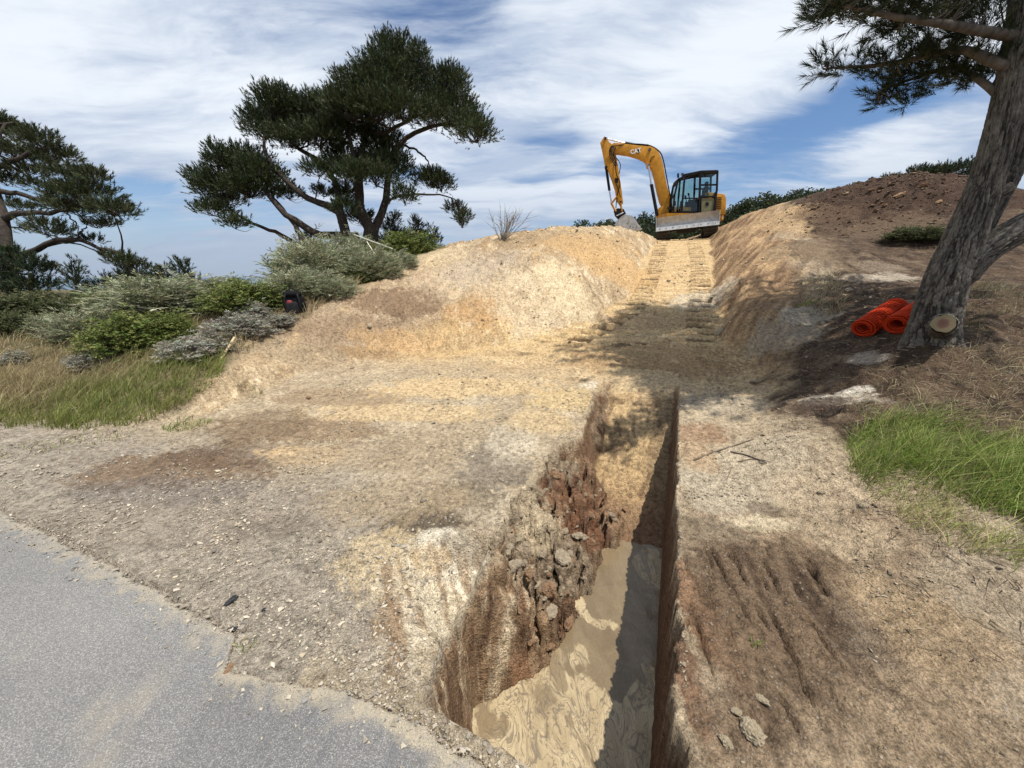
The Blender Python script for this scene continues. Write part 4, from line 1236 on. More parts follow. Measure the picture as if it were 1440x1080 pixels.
bm = bmesh.new(); bm_box(bm, (-0.07, CY1 - 0.028, 0.965), (0.56, 0.03, 0.06)); bm_obj('door_sill', bm, BLK, door, UPC)
bm = bmesh.new(); bm_box(bm, (-0.31, CY1 - 0.01, 1.38), (0.05, 0.03, 0.12)); bm_obj('door_handle', bm, BLK, door, UPC)
bm = bmesh.new(); bm_prism(bm, [(0.18, 0.99), (-0.34, 0.99), (-0.34, 1.43), (0.18, 1.43)], CY1 - 0.032, CY1 - 0.024); bm_obj('door_lower_pane', bm, GLASS, door, UPC)
bm = bmesh.new(); bm_box(bm, (0.08, (CY0 + CY1) / 2, 0.0), (0.01, CY1 - CY0 - 0.12, 0.01)); 
fr_ = [(0.485, 1.0), (0.45, 1.55), (0.36, 2.0)]
for i in range(2):
    A = [bm.verts.new((fr_[i][0], CY0 + 0.07, fr_[i][1])), bm.verts.new((fr_[i][0], CY1 - 0.07, fr_[i][1])), bm.verts.new((fr_[i + 1][0], CY1 - 0.07, fr_[i + 1][1])), bm.verts.new((fr_[i + 1][0], CY0 + 0.07, fr_[i + 1][1]))]
    bm.faces.new(A)
bmesh.ops.delete(bm, geom=[v for v in bm.verts if v.co.z < 0.5], context='VERTS')
bm_obj('windscreen', bm, GLASS, cab, UPC)
bm = bmesh.new(); bm_box(bm, (-0.70, 0.93, 1.20), (0.44, 0.05, 0.52), bev=0.01); bm_obj('side_panel', bm, BEIGE, cab, UPC)
bm = bmesh.new(); bm_box(bm, (-0.68, 0.962, 1.25), (0.10, 0.012, 0.12)); bm_obj('panel_latch', bm, BLK, cab, UPC)
bm = bmesh.new()
bm_box(bm, (-0.42, 0.52, 1.28), (0.46, 0.48, 0.14), bev=0.04); bm_box(bm, (-0.68, 0.52, 1.62), (0.14, 0.46, 0.62), Matrix.Rotation(math.radians(-10), 3, 'Y'), bev=0.04); bm_box(bm, (-0.75, 0.52, 2.02), (0.09, 0.26, 0.18), bev=0.03)
bm_box(bm, (-0.45, 0.52, 1.08), (0.4, 0.4, 0.3))
bm_obj('seat', bm, SEATM, cab, UPC)
bm = bmesh.new()
for yy in (0.24, 0.80):
    bm_box(bm, (-0.25, yy, 1.32), (0.4, 0.13, 0.2), bev=0.02); bm_cyl(bm, (-0.10, yy, 1.42), (-0.06, yy, 1.62), 0.02); bm_cyl(bm, (-0.06, yy, 1.58), (-0.05, yy, 1.66), 0.032)
for yy in (0.42, 0.60): bm_cyl(bm, (0.22, yy, 0.95), (0.15, yy, 1.42), 0.015); bm_box(bm, (0.25, yy, 1.0), (0.16, 0.1, 0.03))
bm_box(bm, (0.33, 0.25, 1.35), (0.05, 0.2, 0.18), bev=0.01)
bm_obj('control_levers', bm, BLK, cab, UPC)['kind'] = 'stuff'
bm = bmesh.new(); bm_box(bm, (0.37, 1.05, 2.24), (0.06, 0.10, 0.14), bev=0.01); bm_cyl(bm, (0.30, 0.97, 2.12), (0.37, 1.05, 2.2), 0.015); bm_obj('mirror', bm, BLK, cab, UPC)
bm = bmesh.new(); bm_box(bm, (0.17, 0.80, 2.33), (0.08, 0.12, 0.08), bev=0.01); bm_obj('work_lamp', bm, DARKST, cab, UPC)
bm = bmesh.new(); bm_tube(bm, [(0.53, 0.95, 1.0), (0.58, 0.98, 1.3), (0.53, 0.96, 1.7)], 0.014); bm_obj('hand_rail', bm, BLK, cab, UPC)
# decals on the deck side below the cab
bm = bmesh.new(); bm_box(bm, (-0.55, 1.052, 0.845), (0.62, 0.006, 0.085)); dred = bm_obj('warning_strip', bm, RED, dig, UPC @ Matrix.Translation((0.09, -0.012, 0)))
dred.rotation_euler = (0, 0, 0)
bm = bmesh.new()
for k in range(9): bm_box(bm, (-0.78 + 0.055 * k, 1.058, 0.845), (0.03, 0.004, 0.035 + 0.01 * (k % 3 == 0)))
bm_obj('strip_print', bm, WHITE, dred, UPC @ Matrix.Translation((0.09, -0.012, 0)))['kind'] = 'stuff'
bm = bmesh.new(); bm_box(bm, (0.15, 1.045, 0.79), (0.20, 0.02, 0.075)); dblu = bm_obj('blue_sticker', bm, BLUE, dig, UPC)
bm = bmesh.new(); bm_box(bm, (0.15, 1.056, 0.80), (0.15, 0.004, 0.018)); bm_obj('sticker_print', bm, WHITE, dblu, UPC)

# swing post and boom
bm = bmesh.new()
bm_prism(bm, [zp(655, 690), zp(560, 668), zp(548, 620), zp(578, 590), zp(650, 560), zp(662, 600)], -0.22, 0.10, 0.02); bm_cyl(bm, (0.82, -0.06, 0.62), (0.82, -0.06, 1.05), 0.13)
bm_obj('swing_post', bm, YEL, dig, UPX, True)
BW0, BW1 = -0.19, 0.09
boom_p = [(650, 592), (640, 520), (622, 450), (608, 380), (598, 320), (587, 282), (572, 248), (548, 226), (515, 213), (420, 202), (330, 190), (290, 186), (272, 200), (276, 226), (296, 250), (380, 262), (440, 280), (478, 298), (508, 324), (530, 360), (546, 420), (560, 490), (578, 560), (600, 600), (628, 612)]
bm = bmesh.new(); bm_prism(bm, [zp(*q) for q in boom_p], BW0, BW1, 0.015)
boom = bm_obj('boom', bm, YEL, dig, UPX, True)
bm = bmesh.new()
for q in [(282, 216), (632, 598), (515, 232), (508, 330)]: a = zp(*q); bm_cyl(bm, (a[0], BW0 - 0.04, a[1]), (a[0], BW1 + 0.04, a[1]), 0.05)
bm_obj('boom_pins', bm, DARKST, boom, UPX, True)['kind'] = 'stuff'
bm = bmesh.new()
for k in range(3):
    o_ = 0.03 * k
    bm_tube(bm, [(*zp(655, 575 - 8 * k)[:1], BW1 - 0.06 - o_, zp(655, 575)[1]), (zp(622, 400)[0], BW1 - 0.06 - o_, zp(622, 400)[1]), (zp(600, 290)[0], BW1 - 0.06 - o_, zp(600, 290)[1]), (zp(575, 240)[0], BW1 - 0.06 - o_, zp(575, 240)[1]),
                 (zp(510, 203)[0], BW1 - 0.06 - o_, zp(510, 203)[1]), (zp(400, 193)[0], BW1 - 0.06 - o_, zp(400, 193)[1]), (zp(320, 205)[0], BW1 + 0.03, zp(320, 205)[1]), (zp(268, 215)[0], BW1 + 0.03, zp(268, 215)[1]),
                 (zp(262 + 12 * k, 270)[0], BW1 + 0.05, zp(262, 270)[1]), (zp(292 + 8 * k, 330)[0], BW1 + 0.05, zp(292, 330)[1])], 0.016, 6, 46)
bm_tube(bm, [(zp(300, 215)[0], BW1 + 0.02, zp(300, 215)[1]), (zp(288, 260)[0], BW1 + 0.06, zp(288, 260)[1]), (zp(326, 318)[0], BW1 + 0.06, zp(326, 318)[1]), (zp(318, 380)[0], BW1 + 0.03, zp(318, 380)[1])], 0.016, 6, 20)
bm_tube(bm, [(zp(545, 270)[0], BW1 + 0.01, zp(545, 270)[1]), (zp(525, 285)[0], BW1 + 0.03, zp(525, 285)[1]), (zp(515, 310)[0], BW1 + 0.01, zp(515, 310)[1])], 0.013, 6, 10)
bm_obj('hydraulic_hose', bm, BLK, boom, UPX, True)
# emblem on the boom: white letters over a dark plate with a yellow triangle
ca = math.atan2(zp(405, 235)[1] - zp(448, 246)[1], zp(405, 235)[0] - zp(448, 246)[0])
ex_, ez_ = zp(428, 241)
ERX = UPX @ Matrix.Translation((ex_, BW1 + 0.004, ez_)) @ Matrix.Rotation(-math.radians(-11), 4, 'Y')
bm = bmesh.new()
bm_prism(bm, [(-0.125, -0.075), (0.0, -0.095), (-0.08, 0.085), (-0.135, 0.07)], 0.0, 0.004); emb = bm_obj('emblem', bm, BLK, boom, ERX)
fc = bpy.data.curves.new('letters', 'FONT'); fc.body = 'CAT'; fc.size = 0.20; fc.align_x = 'CENTER'; fc.align_y = 'CENTER'; fc.extrude = 0.003; fc.offset = 0.006
fo_ = bpy.data.objects.new('letters', fc); COL.objects.link(fo_)
bpy.context.view_layer.update()
lm = bpy.data.meshes.new_from_object(fo_.evaluated_get(bpy.context.evaluated_depsgraph_get()))
bpy.data.objects.remove(fo_)
lm.transform(ERX @ Matrix.Translation((0, 0.008, 0.0)) @ Matrix.Rotation(math.pi, 4, 'Z') @ Matrix.Rotation(math.pi / 2, 4, 'X'))
link('letters', lm, WHITE, emb)
bm = bmesh.new(); bm_prism(bm, [(0.02, -0.078), (-0.05, -0.078), (-0.015, -0.02)], 0.012, 0.016); bm_obj('triangle', bm, YEL, emb, ERX)

bc = (BW0 + BW1) / 2
def cyl2(name, a, b, m, r0, r1, y=bc, par=dig):
    """hydraulic cylinder: barrel a-m, rod m-b"""
    A, B, M_ = zp(*a), zp(*b), zp(*m)
    bm = bmesh.new(); bm_cyl(bm, (A[0], y, A[1]), (M_[0], y, M_[1]), r0); bm_cyl(bm, (A[0], y - 0.07, A[1]), (A[0], y + 0.07, A[1]), 0.06)
    o = bm_obj(name, bm, BLK, par, UPX, True)
    bm = bmesh.new(); bm_cyl(bm, (M_[0], y, M_[1]), (B[0], y, B[1]), r1); bm_cyl(bm, (B[0], y - 0.06, B[1]), (B[0], y + 0.06, B[1]), 0.045); bm_obj('rod', bm, CHROME, o, UPX, True)
    return o
cyl2('boom_cylinder', (556, 640), (505, 330), (522, 448), 0.062, 0.035, BW1 + 0.07)
cyl2('stick_cylinder', (512, 214), (246, 156), (362, 184), 0.055, 0.032)
cyl2('bucket_cylinder', (236, 335), (262, 562), (252, 482), 0.05, 0.028)
bm = bmesh.new(); bm_prism(bm, [zp(*q) for q in [(540, 245), (500, 195), (528, 205), (560, 232)]], BW0 + 0.06, BW1 - 0.06, 0.01); bm_obj('cylinder_bracket', bm, YEL, boom, UPX)
bm = bmesh.new(); bm_prism(bm, [zp(*q) for q in [(490, 300), (500, 345), (520, 340), (528, 350)]], BW0 + 0.03, BW1 + 0.1, 0.0)
bm_obj('rod_bracket', bm, YEL, boom, UPX)
# stick
SW0, SW1 = -0.15, 0.05
stick_p = [(232, 143), (245, 158), (262, 180), (288, 200), (300, 240), (312, 320), (322, 400), (332, 480), (340, 566), (318, 580), (300, 556), (288, 480), (270, 420), (246, 350), (230, 335), (222, 280), (212, 220), (204, 182)]
bm = bmesh.new(); bm_prism(bm, [zp(*q) for q in stick_p], SW0, SW1, 0.012)
stick = bm_obj('stick', bm, YEL, dig, UPX, True)
bm = bmesh.new()
for q in [(238, 158), (282, 216), (236, 335), (324, 560)]: a = zp(*q); bm_cyl(bm, (a[0], SW0 - 0.05, a[1]), (a[0], SW1 + 0.05, a[1]), 0.042)
bm_tube(bm, [(zp(296, 300)[0], SW1 + 0.03, zp(296, 300)[1]), (zp(300, 380)[0], SW1 + 0.05, zp(300, 380)[1]), (zp(322, 440)[0], SW1 + 0.03, zp(322, 440)[1]), (zp(300, 520)[0], SW1 + 0.04, zp(300, 520)[1]), (zp(290, 600)[0], SW1 + 0.02, zp(290, 600)[1])], 0.018, 6, 24)
bm_tube(bm, [(zp(290, 420)[0], SW1 + 0.03, zp(290, 420)[1]), (zp(306, 470)[0], SW1 + 0.05, zp(306, 470)[1]), (zp(324, 530)[0], SW1 + 0.03, zp(324, 530)[1])], 0.015, 6, 12)
bm_box(bm, (zp(300, 420)[0], SW1 + 0.02, zp(300, 420)[1]), (0.12, 0.05, 0.16))
bm_obj('stick_hose', bm, BLK, stick, UPX, True)
# linkage, coupler, bucket
bm = bmesh.new()
for yy in (SW0 - 0.03, SW1 + 0.03):
    for a, b in [((262, 566), (302, 520)), ((262, 566), (290, 622)), ((324, 562), (330, 622))]:
        A, B = zp(*a), zp(*b); bm_cyl(bm, (A[0], yy, A[1]), (B[0], yy, B[1]), 0.03, 8)
bm_obj('bucket_link', bm, YEL, dig, UPX)
bm = bmesh.new(); bm_prism(bm, [zp(*q) for q in [(276, 618), (300, 600), (340, 604), (356, 634), (336, 672), (312, 680), (284, 650)]], SW0 - 0.05, SW1 + 0.05, 0.012)
coup = bm_obj('coupler', bm, BLK, dig, UPX)
bm = bmesh.new(); A, B = zp(292, 652), zp(340, 628); bm_cyl(bm, (A[0], SW1 + 0.07, A[1]), (B[0], SW1 + 0.07, B[1]), 0.022, 8); bm_box(bm, (zp(330, 662)[0], 0, zp(330, 662)[1]), (0.2, 0.28, 0.05), Matrix.Rotation(math.radians(35), 3, 'Y')); bm_obj('coupler_bar', bm, BRIGHT, coup, UPX)
KW0, KW1 = -0.38, 0.28
shell = [(352, 640), (318, 662), (290, 690), (284, 712), (300, 738), (340, 752), (400, 748)]
thick = [(396, 742), (340, 742), (306, 730), (294, 710), (298, 694), (322, 670), (354, 650)]
bm = bmesh.new(); bm_prism(bm, [zp(*q) for q in shell + thick], KW0, KW1)
bk = bm_obj('bucket', bm, STEEL, dig, UPX, True)
side = [zp(*q) for q in [(356, 648), (392, 650), (420, 690), (452, 730), (396, 746), (340, 748), (302, 734), (292, 708), (318, 666)]]
for yy in (KW0, KW1 - 0.02):
    bm = bmesh.new(); bm_prism(bm, side, yy, yy + 0.02, 0.003)
    sd = bm_obj('side_plate', bm, STEEL, bk, UPX)
bm = bmesh.new()
for q in [(362, 705), (378, 722), (398, 728), (420, 726), (372, 690)]: a = zp(*q); bm_cyl(bm, (a[0], KW1 + 0.001, a[1]), (a[0], KW1 + 0.012, a[1]), 0.022, 8)
bm_obj('side_bolts', bm, DARKST, bk, UPX)['kind'] = 'stuff'
for k in range(5):
    yy = KW0 + 0.05 + k * (KW1 - KW0 - 0.1) / 4
    bm = bmesh.new(); bm_prism(bm, [zp(396, 736), zp(400, 752), zp(455, 740), zp(456, 734)], yy - 0.04, yy + 0.04, 0.004); bm_obj('bucket_tooth', bm, BRIGHT, bk, UPX)

# ------------------------------------------------------------------ leaves, needles, shoots
rng = np.random.RandomState(5)


def unit(v): return v / (np.linalg.norm(v, axis=-1, keepdims=True) + 1e-9)


def scatter(proto, pos, dirs, scale, rs):
    """copies of a little triangle cluster (k,3,3) grown along +z, turned to `dirs`, with random spin"""
    n = len(pos); k = len(proto)
    D = unit(dirs); 
    H = unit(rs.randn(n, 3)); A = unit(np.cross(D, H)); B = np.cross(D, A)
    R = np.stack([A, B, D], -1)                                   # columns
    V = np.einsum('nij,kvj->nkvi', R, proto) * scale[:, None, None, None] + pos[:, None, None, :]
    return V.reshape(-1, 3)


def tri_mesh(name, V, col):
    F = np.arange(len(V), dtype=np.int32).reshape(-1, 3)
    return mesh_np(name, V, F, False, col)


def needle_shoot(n, L, nl, w, rs, spread=0.75, droop=0.0):
    """a shoot of pine: needles standing off an axis, denser towards the tip"""
    T_ = []
    for i in range(n):
        z = L * (rs.rand() ** 0.8)
        a = rs.rand() * 2 * math.pi
        e = spread * (1 - 0.55 * z / L) * (0.7 + 0.6 * rs.rand())
        d = np.array([math.cos(a) * math.sin(e), math.sin(a) * math.sin(e), math.cos(e)])
        s_ = unit(np.cross(d, rs.randn(3)))
        b = np.array([0, 0, z]); l = nl * (0.75 + 0.5 * rs.rand())
        T_.append([b - s_ * w / 2, b + s_ * w / 2, b + d * l - np.array([0, 0, droop * l])])
    return np.array(T_)


def leaf_spray(n, L, ll, w, rs, spread=1.0, flat=False):
    T_ = []
    for i in range(n):
        z = L * (i + rs.rand()) / n
        a = i * 2.4 + rs.rand() * 0.6
        e = spread * (0.6 + 0.6 * rs.rand())
        d = np.array([math.cos(a) * math.sin(e), math.sin(a) * math.sin(e), math.cos(e)])
        s_ = unit(np.cross(d, rs.randn(3)))
        b = np.array([0, 0, z]); l = ll * (0.7 + 0.6 * rs.rand())
        T_.append([b, b + d * l * 0.55 + s_ * w / 2, b + d * l])
        T_.append([b, b + d * l, b + d * l * 0.55 - s_ * w / 2])
    return np.array(T_)


def shade_cols(n, k, base, var, rs, alt=None, pa=0.0):
    """one tint per shoot, repeated on its triangles"""
    c = np.array(base)[None, :] * (1 + var * rs.randn(n, 1)) * (1 + 0.06 * rs.randn(n, 3))
    if alt is not None:
        m = rs.rand(n) < pa
        c[m] = np.array(alt) * (1 + var * rs.randn(m.sum(), 1))
    return np.repeat(np.clip(c, 0.004, 0.9), k * 3, axis=0)


M_NEEDLE = attr_mat('pine_needles', 0.6, 0.2, 20, 0.3, 0.12)
M_LEAF = attr_mat('shrub_leaves', 0.7, 0.2, 20, 0.25, 0.18)
M_GRASS = attr_mat('grass_blades', 0.65, 0.15, 20, 0.3, 0.25)
M_BARK = attr_mat('bark_far', 0.95, 0.4, 14, 0.1)


def pad(cs, k):
    return np.array(cs)


def limb_set(limbs):
    parts = [tube(p, r, 7 if max(r) > 0.05 else 5, max(6, len(p) * 4)) for p, r in limbs]
    return join_np(parts)


def pine(name, base, limbs, clumps, label, group, seed, shoot, sdens, green, cat='pine tree', twig_r=0.02, up=0.75):
    """a pine: limbs are given point by point; clumps of shoots hang on side branches grown from the nearest limb"""
    rs = np.random.RandomState(seed)
    root = empty(name, base)
    tag(root, label, cat, group)
    B = np.array(base)
    LP = [p if isinstance(p, np.ndarray) else np.array(p) for p, r in limbs]
    dense = np.vstack([smooth_path(p, 30) for p in LP])
    allL = [(smooth_path(p, 14) + np.vstack([np.zeros((1, 3)), 0.02 * rs.randn(13, 3)]), r) for p, r in limbs]
    pos, dirs, sc, tone = [], [], [], []
    for c, rad in clumps:
        c = np.array(c); rad = np.array(rad)
        j = np.argmin(np.linalg.norm(dense - (c - [0, 0, 0.25 * rad[2]]), axis=1) + 0.8 * np.maximum(dense[:, 2] - c[2] - 0.7, 0))
        a = dense[j]
        bot = c - [0, 0, 0.35 * rad[2]]
        mid = (a + bot) / 2 + rs.randn(3) * 0.10 * np.linalg.norm(bot - a) + [0, 0, 0.08 * np.linalg.norm(bot - a)]
        r0 = twig_r * (0.8 + np.linalg.norm(bot - a) * 0.5)
        allL.append((np.array([a, mid, bot]), [r0, r0 * 0.7, r0 * 0.45]))
        n = max(10, int(sdens * (rad[0] * rad[1] + rad[0] * rad[2] + rad[1] * rad[2]) / 3 * 4 * math.pi))
        q = unit(rs.randn(n, 3)); rr = rs.rand(n, 1) ** 0.45
        q[:, 2] = np.where(q[:, 2] < -0.35, -q[:, 2], q[:, 2])
        p = c + q * rr * rad * (0.85 + 0.3 * rs.rand(n, 1))
        pos.append(p)
        d = q * np.array([0.8, 0.8, 0.5]) + np.array([0, 0, up]) + 0.35 * rs.randn(n, 3)
        dirs.append(d); sc.append(0.75 + 0.5 * rs.rand(n))
        # bare twigs into the clump
        for k in range(max(3, n // 14)):
            e = p[rs.randint(n)]
            allL.append((np.array([bot, (bot + e) / 2 + rs.randn(3) * 0.06, e]), [r0 * 0.4, r0 * 0.25, r0 * 0.15]))
    pos = np.vstack(pos); dirs = np.vstack(dirs); sc = np.concatenate(sc)
    V, F = join_np([tube(p, r, 8 if max(r) > 0.06 else (5 if max(r) > 0.012 else 4), (len(p) if len(p) > 8 else 6)) for p, r in allL])
    bc_ = np.array([0.052, 0.042, 0.034]) * (1 + 0.35 * fbm3(V, 5.0, 3))[:, None]
    link('trunk', mesh_mixed('trunk', V - B, F, True, bc_), M_BARK, root)
    nS = 6
    protos = [needle_shoot(*shoot, rs) for _ in range(nS)]
    Vs, Cs = [], []
    pick = rs.randint(0, nS, len(pos))
    for i in range(nS):
        m = pick == i
        if not m.any(): continue
        Vs.append(scatter(protos[i], pos[m], dirs[m], sc[m], rs))
        Cs.append(shade_cols(m.sum(), len(protos[i]), green, 0.25, rs, (0.10, 0.105, 0.045), 0.12))
    link('crown', tri_mesh('crown', np.vstack(Vs) - B, np.vstack(Cs)), M_NEEDLE, root)
    return root


GREEN_PINE = (0.040, 0.055, 0.018)

# ------------------------------------------------------------------ wind-shaped pine on the left hill
D1 = 15.5


def m3(a, b, dd=0.0): return at(240 + a / 3.0, 30 + b / 3.0, D1 + dd)


def cl3(lst, seed, mfun, ppm, fill=0):
    rs = np.random.RandomState(seed)
    out = []
    for q in lst:
        a, b, ra, rb = q[:4]
        dd = q[4] if len(q) > 4 else rs.uniform(-1.5, 1.5)
        rx_ = 1.36 * ra / ppm; rz_ = 1.20 * rb / ppm
        out.append((mfun(a, b, dd) - np.array([0, 0, 0.40 if ppm < 130 else 0.22]), (rx_, rx_ * rs.uniform(0.8, 1.3), rz_)))
    if fill:
        base_ = list(out); k = 0
        for i in rs.permutation(len(base_)):
            c, r = base_[i]
            for j in rs.permutation(len(base_)):
                d = np.linalg.norm((base_[j][0] - c)[[0, 2]])
                if j != i and 0.9 * (r[0] + base_[j][1][0]) * 0.6 < d < 1.15 * (r[0] + base_[j][1][0]):
                    out.append(((c + base_[j][0]) / 2 + [0, rs.uniform(-.5, .5), 0.0], (min(r[0], base_[j][1][0]) * .95,) * 2 + (min(r[2], base_[j][1][2]) * 0.9,))); k += 1
                    break
            if k >= fill: break
    return out


ppm1 = 3.0 * FPX / D1 * 1.04
main_clumps = [(960, 125, 95, 65), (900, 215, 100, 75), (1010, 230, 85, 80), (800, 250, 85, 65), (760, 335, 90, 75), (870, 345, 80, 65), (1150, 275, 100, 85), (1200, 370, 100, 65), (1285, 440, 65, 38), (1090, 370, 70, 55),
               (1050, 120, 30, 50), (1180, 215, 50, 50), (930, 90, 40, 40), (450, 290, 50, 50),
               (430, 340, 70, 75), (390, 425, 75, 70), (520, 390, 80, 70), (600, 330, 50, 60), (615, 380, 70, 65), (690, 330, 55, 55), (500, 465, 90, 40), (620, 455, 80, 50), (720, 440, 70, 60), (830, 450, 60, 55), (350, 390, 30, 50),
               (185, 540, 30, 60), (250, 590, 80, 65), (330, 570, 80, 65), (140, 630, 55, 40), (230, 680, 90, 50), (330, 675, 80, 50), (420, 640, 55, 50), (175, 760, 55, 34), (265, 815, 42, 26), (220, 725, 60, 30), (120, 665, 30, 25),
               (900, 535, 80, 65), (950, 600, 60, 65), (860, 620, 60, 50), (985, 705, 42, 38), (620, 590, 50, 30), (730, 620, 42, 50), (700, 555, 50, 34), (800, 570, 45, 45), (490, 695, 50, 30), (740, 700, 40, 40), (920, 470, 50, 40),
               (1100, 640, 60, 42), (1140, 660, 40, 40), (1200, 760, 32, 26), (1235, 790, 24, 22), (1228, 825, 12, 12), (800, 800, 50, 36), (730, 760, 40, 40), (640, 690, 40, 20)]
L1 = []
def lm3(pts, r): L1.append((np.array([m3(*p) for p in pts]), r))
lm3([(860, 940, 0), (840, 880, 0), (800, 800, -.1), (795, 700, 0), (792, 600, .1), (830, 460, .2), (890, 320, .1), (950, 160, 0)], [.26, .24, .2, .17, .15, .11, .07, .03])
lm3([(845, 930, .1), (862, 880, .2), (905, 770, .3), (925, 640, .3), (960, 520, .2), (1050, 460, .1), (1180, 430, 0), (1290, 450, 0)], [.2, .18, .15, .12, .10, .08, .06, .03])
lm3([(750, 900, 0), (725, 830, .1), (690, 790, 0), (600, 755, -.3), (500, 690, -.5), (400, 560, -.6), (400, 440, -.6)], [.2, .19, .16, .12, .10, .07, .03])
lm3([(720, 850, .1), (700, 700, .4), (640, 600, .5), (520, 520, .5), (440, 440, .5)], [.14, .12, .1, .07, .03])
lm3([(790, 912, 0), (700, 905, 0), (620, 895, -.1), (540, 855, -.2), (460, 790, -.3), (390, 700, -.3), (330, 600, -.3)], [.20, .16, .14, .13, .10, .07, .03])
lm3([(560, 950, -.2), (545, 895, -.2), (500, 830, -.1), (440, 750, .1), (400, 690, .3)], [.12, .11, .08, .06, .03])
lm3([(600, 1010, .3), (500, 920, .3), (430, 885, .3), (320, 840, .2), (220, 770, .2)], [.10, .09, .07, .05, .03])
lm3([(900, 780, .2), (950, 738, 0), (1060, 730, -.2), (1150, 736, -.3), (1210, 760, -.3)], [.06, .05, .04, .03, .015])
lm3([(980, 520, .2), (1060, 560, .1), (1100, 620, -.2)], [.05, .04, .02])
lm3([(840, 470, 0), (900, 470, -.1), (1000, 420, -.3), (1100, 330, -.3), (1160, 260, -.3)], [.09, .08, .06, .04, .02])
lm3([(795, 640, 0), (760, 520, -.3), (720, 400, -.4), (690, 330, -.4)], [.09, .08, .05, .02])
P0 = m3(800, 905); b0 = np.array([P0[0], P0[1], float(ground([P0[0]], [P0[1]])[0]) - 0.1])
L1[0][0][0] = b0; L1[1][0][0] = b0 + [0.2, 0.1, 0]; L1[2][0][0] = b0 + [-0.5, 0, 0.1]
main_pine = pine('pine_tree', b0, L1, cl3(main_clumps, 3, m3, ppm1, 18), 'broad wind-shaped dark pine with several leaning stems behind the grey shrubs', None, 4, (15, 0.24, 0.105, 0.022), 66, GREEN_PINE)

# dead reddish twigs at the far left tip
# ------------------------------------------------------------------ pine at the left edge
D2 = 12.0


def m2(a, b, dd=0.0): return at(a / 3.6, 130 + b / 3.6, D2 + dd)


print('ppm', ppm1)
ppm2 = 3.6 * FPX / D2 * 1.08
left_clumps = [(15, 150, 65, 45), (80, 190, 80, 45), (190, 225, 75, 50), (270, 285, 70, 36), (330, 300, 30, 20), (60, 280, 75, 40), (200, 325, 70, 32), (130, 375, 80, 34), (320, 385, 50, 32), (410, 395, 75, 36), (470, 400, 42, 34), (430, 480, 95, 46),
               (330, 490, 60, 44), (200, 450, 50, 30), (400, 570, 80, 36), (560, 560, 70, 38), (610, 590, 42, 36), (480, 645, 50, 20), (290, 545, 60, 28), (30, 530, 34, 22), (230, 665, 60, 42), (280, 690, 32, 22), (455, 720, 34, 20), (560, 800, 46, 20),
               (620, 830, 50, 26), (690, 858, 38, 32), (660, 925, 44, 36), (545, 635, 40, 16), (-60, 120, 70, 50), (-80, 250, 80, 60), (20, 420, 60, 28), (120, 560, 40, 20)]
low_clumps = [(50, 880, 90, 70), (140, 850, 55, 36), (200, 880, 50, 30), (60, 980, 90, 60), (-40, 920, 80, 90), (180, 960, 70, 34), (20, 800, 60, 40)]
L2 = []
def lm2(pts, r): L2.append((np.array([m2(*p) for p in pts]), r))
lm2([(60, 1040, 0), (45, 800, 0), (15, 640, 0), (-30, 480, .1), (-20, 300, .2), (20, 160, .2)], [.15, .14, .12, .10, .07, .03])
lm2([(25, 640, 0), (80, 610, -.2), (180, 605, -.4), (330, 600, -.5), (440, 560, -.5)], [.10, .09, .07, .05, .02])
lm2([(50, 830, 0), (150, 815, -.2), (250, 760, -.4), (380, 740, -.5), (480, 780, -.6), (600, 815, -.6), (680, 860, -.6)], [.09, .085, .075, .065, .05, .04, .02])
lm2([(-25, 500, 0), (90, 510, .2), (220, 540, .3), (330, 470, .3), (450, 420, .3)], [.09, .07, .06, .05, .02])
lm2([(-25, 380, 0), (100, 330, -.1), (200, 290, -.2), (280, 270, -.2)], [.08, .06, .05, .02])
lm2([(390, 742, -.5), (420, 690, -.5), (470, 660, -.4)], [.03, .02, .01])
lm2([(330, 600, -.5), (380, 660, -.5), (400, 720, -.5)], [.025, .02, .01])
P0 = m2(60, 1040); b0 = np.array([P0[0], P0[1], float(ground([P0[0]], [P0[1]])[0]) - 0.1]); L2[0][0][0] = b0
pine('pine_tree', b0, L2, cl3(left_clumps, 8, m2, ppm2), 'pine at the left edge with long bare limbs reaching over the low bushes', None, 9, (24, 0.20, 0.09, 0.013), 75, (0.044, 0.055, 0.020))
P1 = m2(70, 1020, -0.7); b1 = np.array([P1[0], P1[1], float(ground([P1[0]], [P1[1]])[0]) - 0.05])
pine('young_pine', b1, [(np.array([b1, b1 + [0, 0, 0.6], b1 + [0.1, 0, 1.1]]), [.07, .05, .02])], [(c - np.array([0, 0.0, 0]), r) for c, r in cl3([(*q, -0.8) for q in low_clumps], 9, m2, ppm2)],
     'dense dark young pine crowding the foot of the left-edge pine', None, 19, (24, 0.22, 0.10, 0.015), 50, (0.034, 0.052, 0.024))


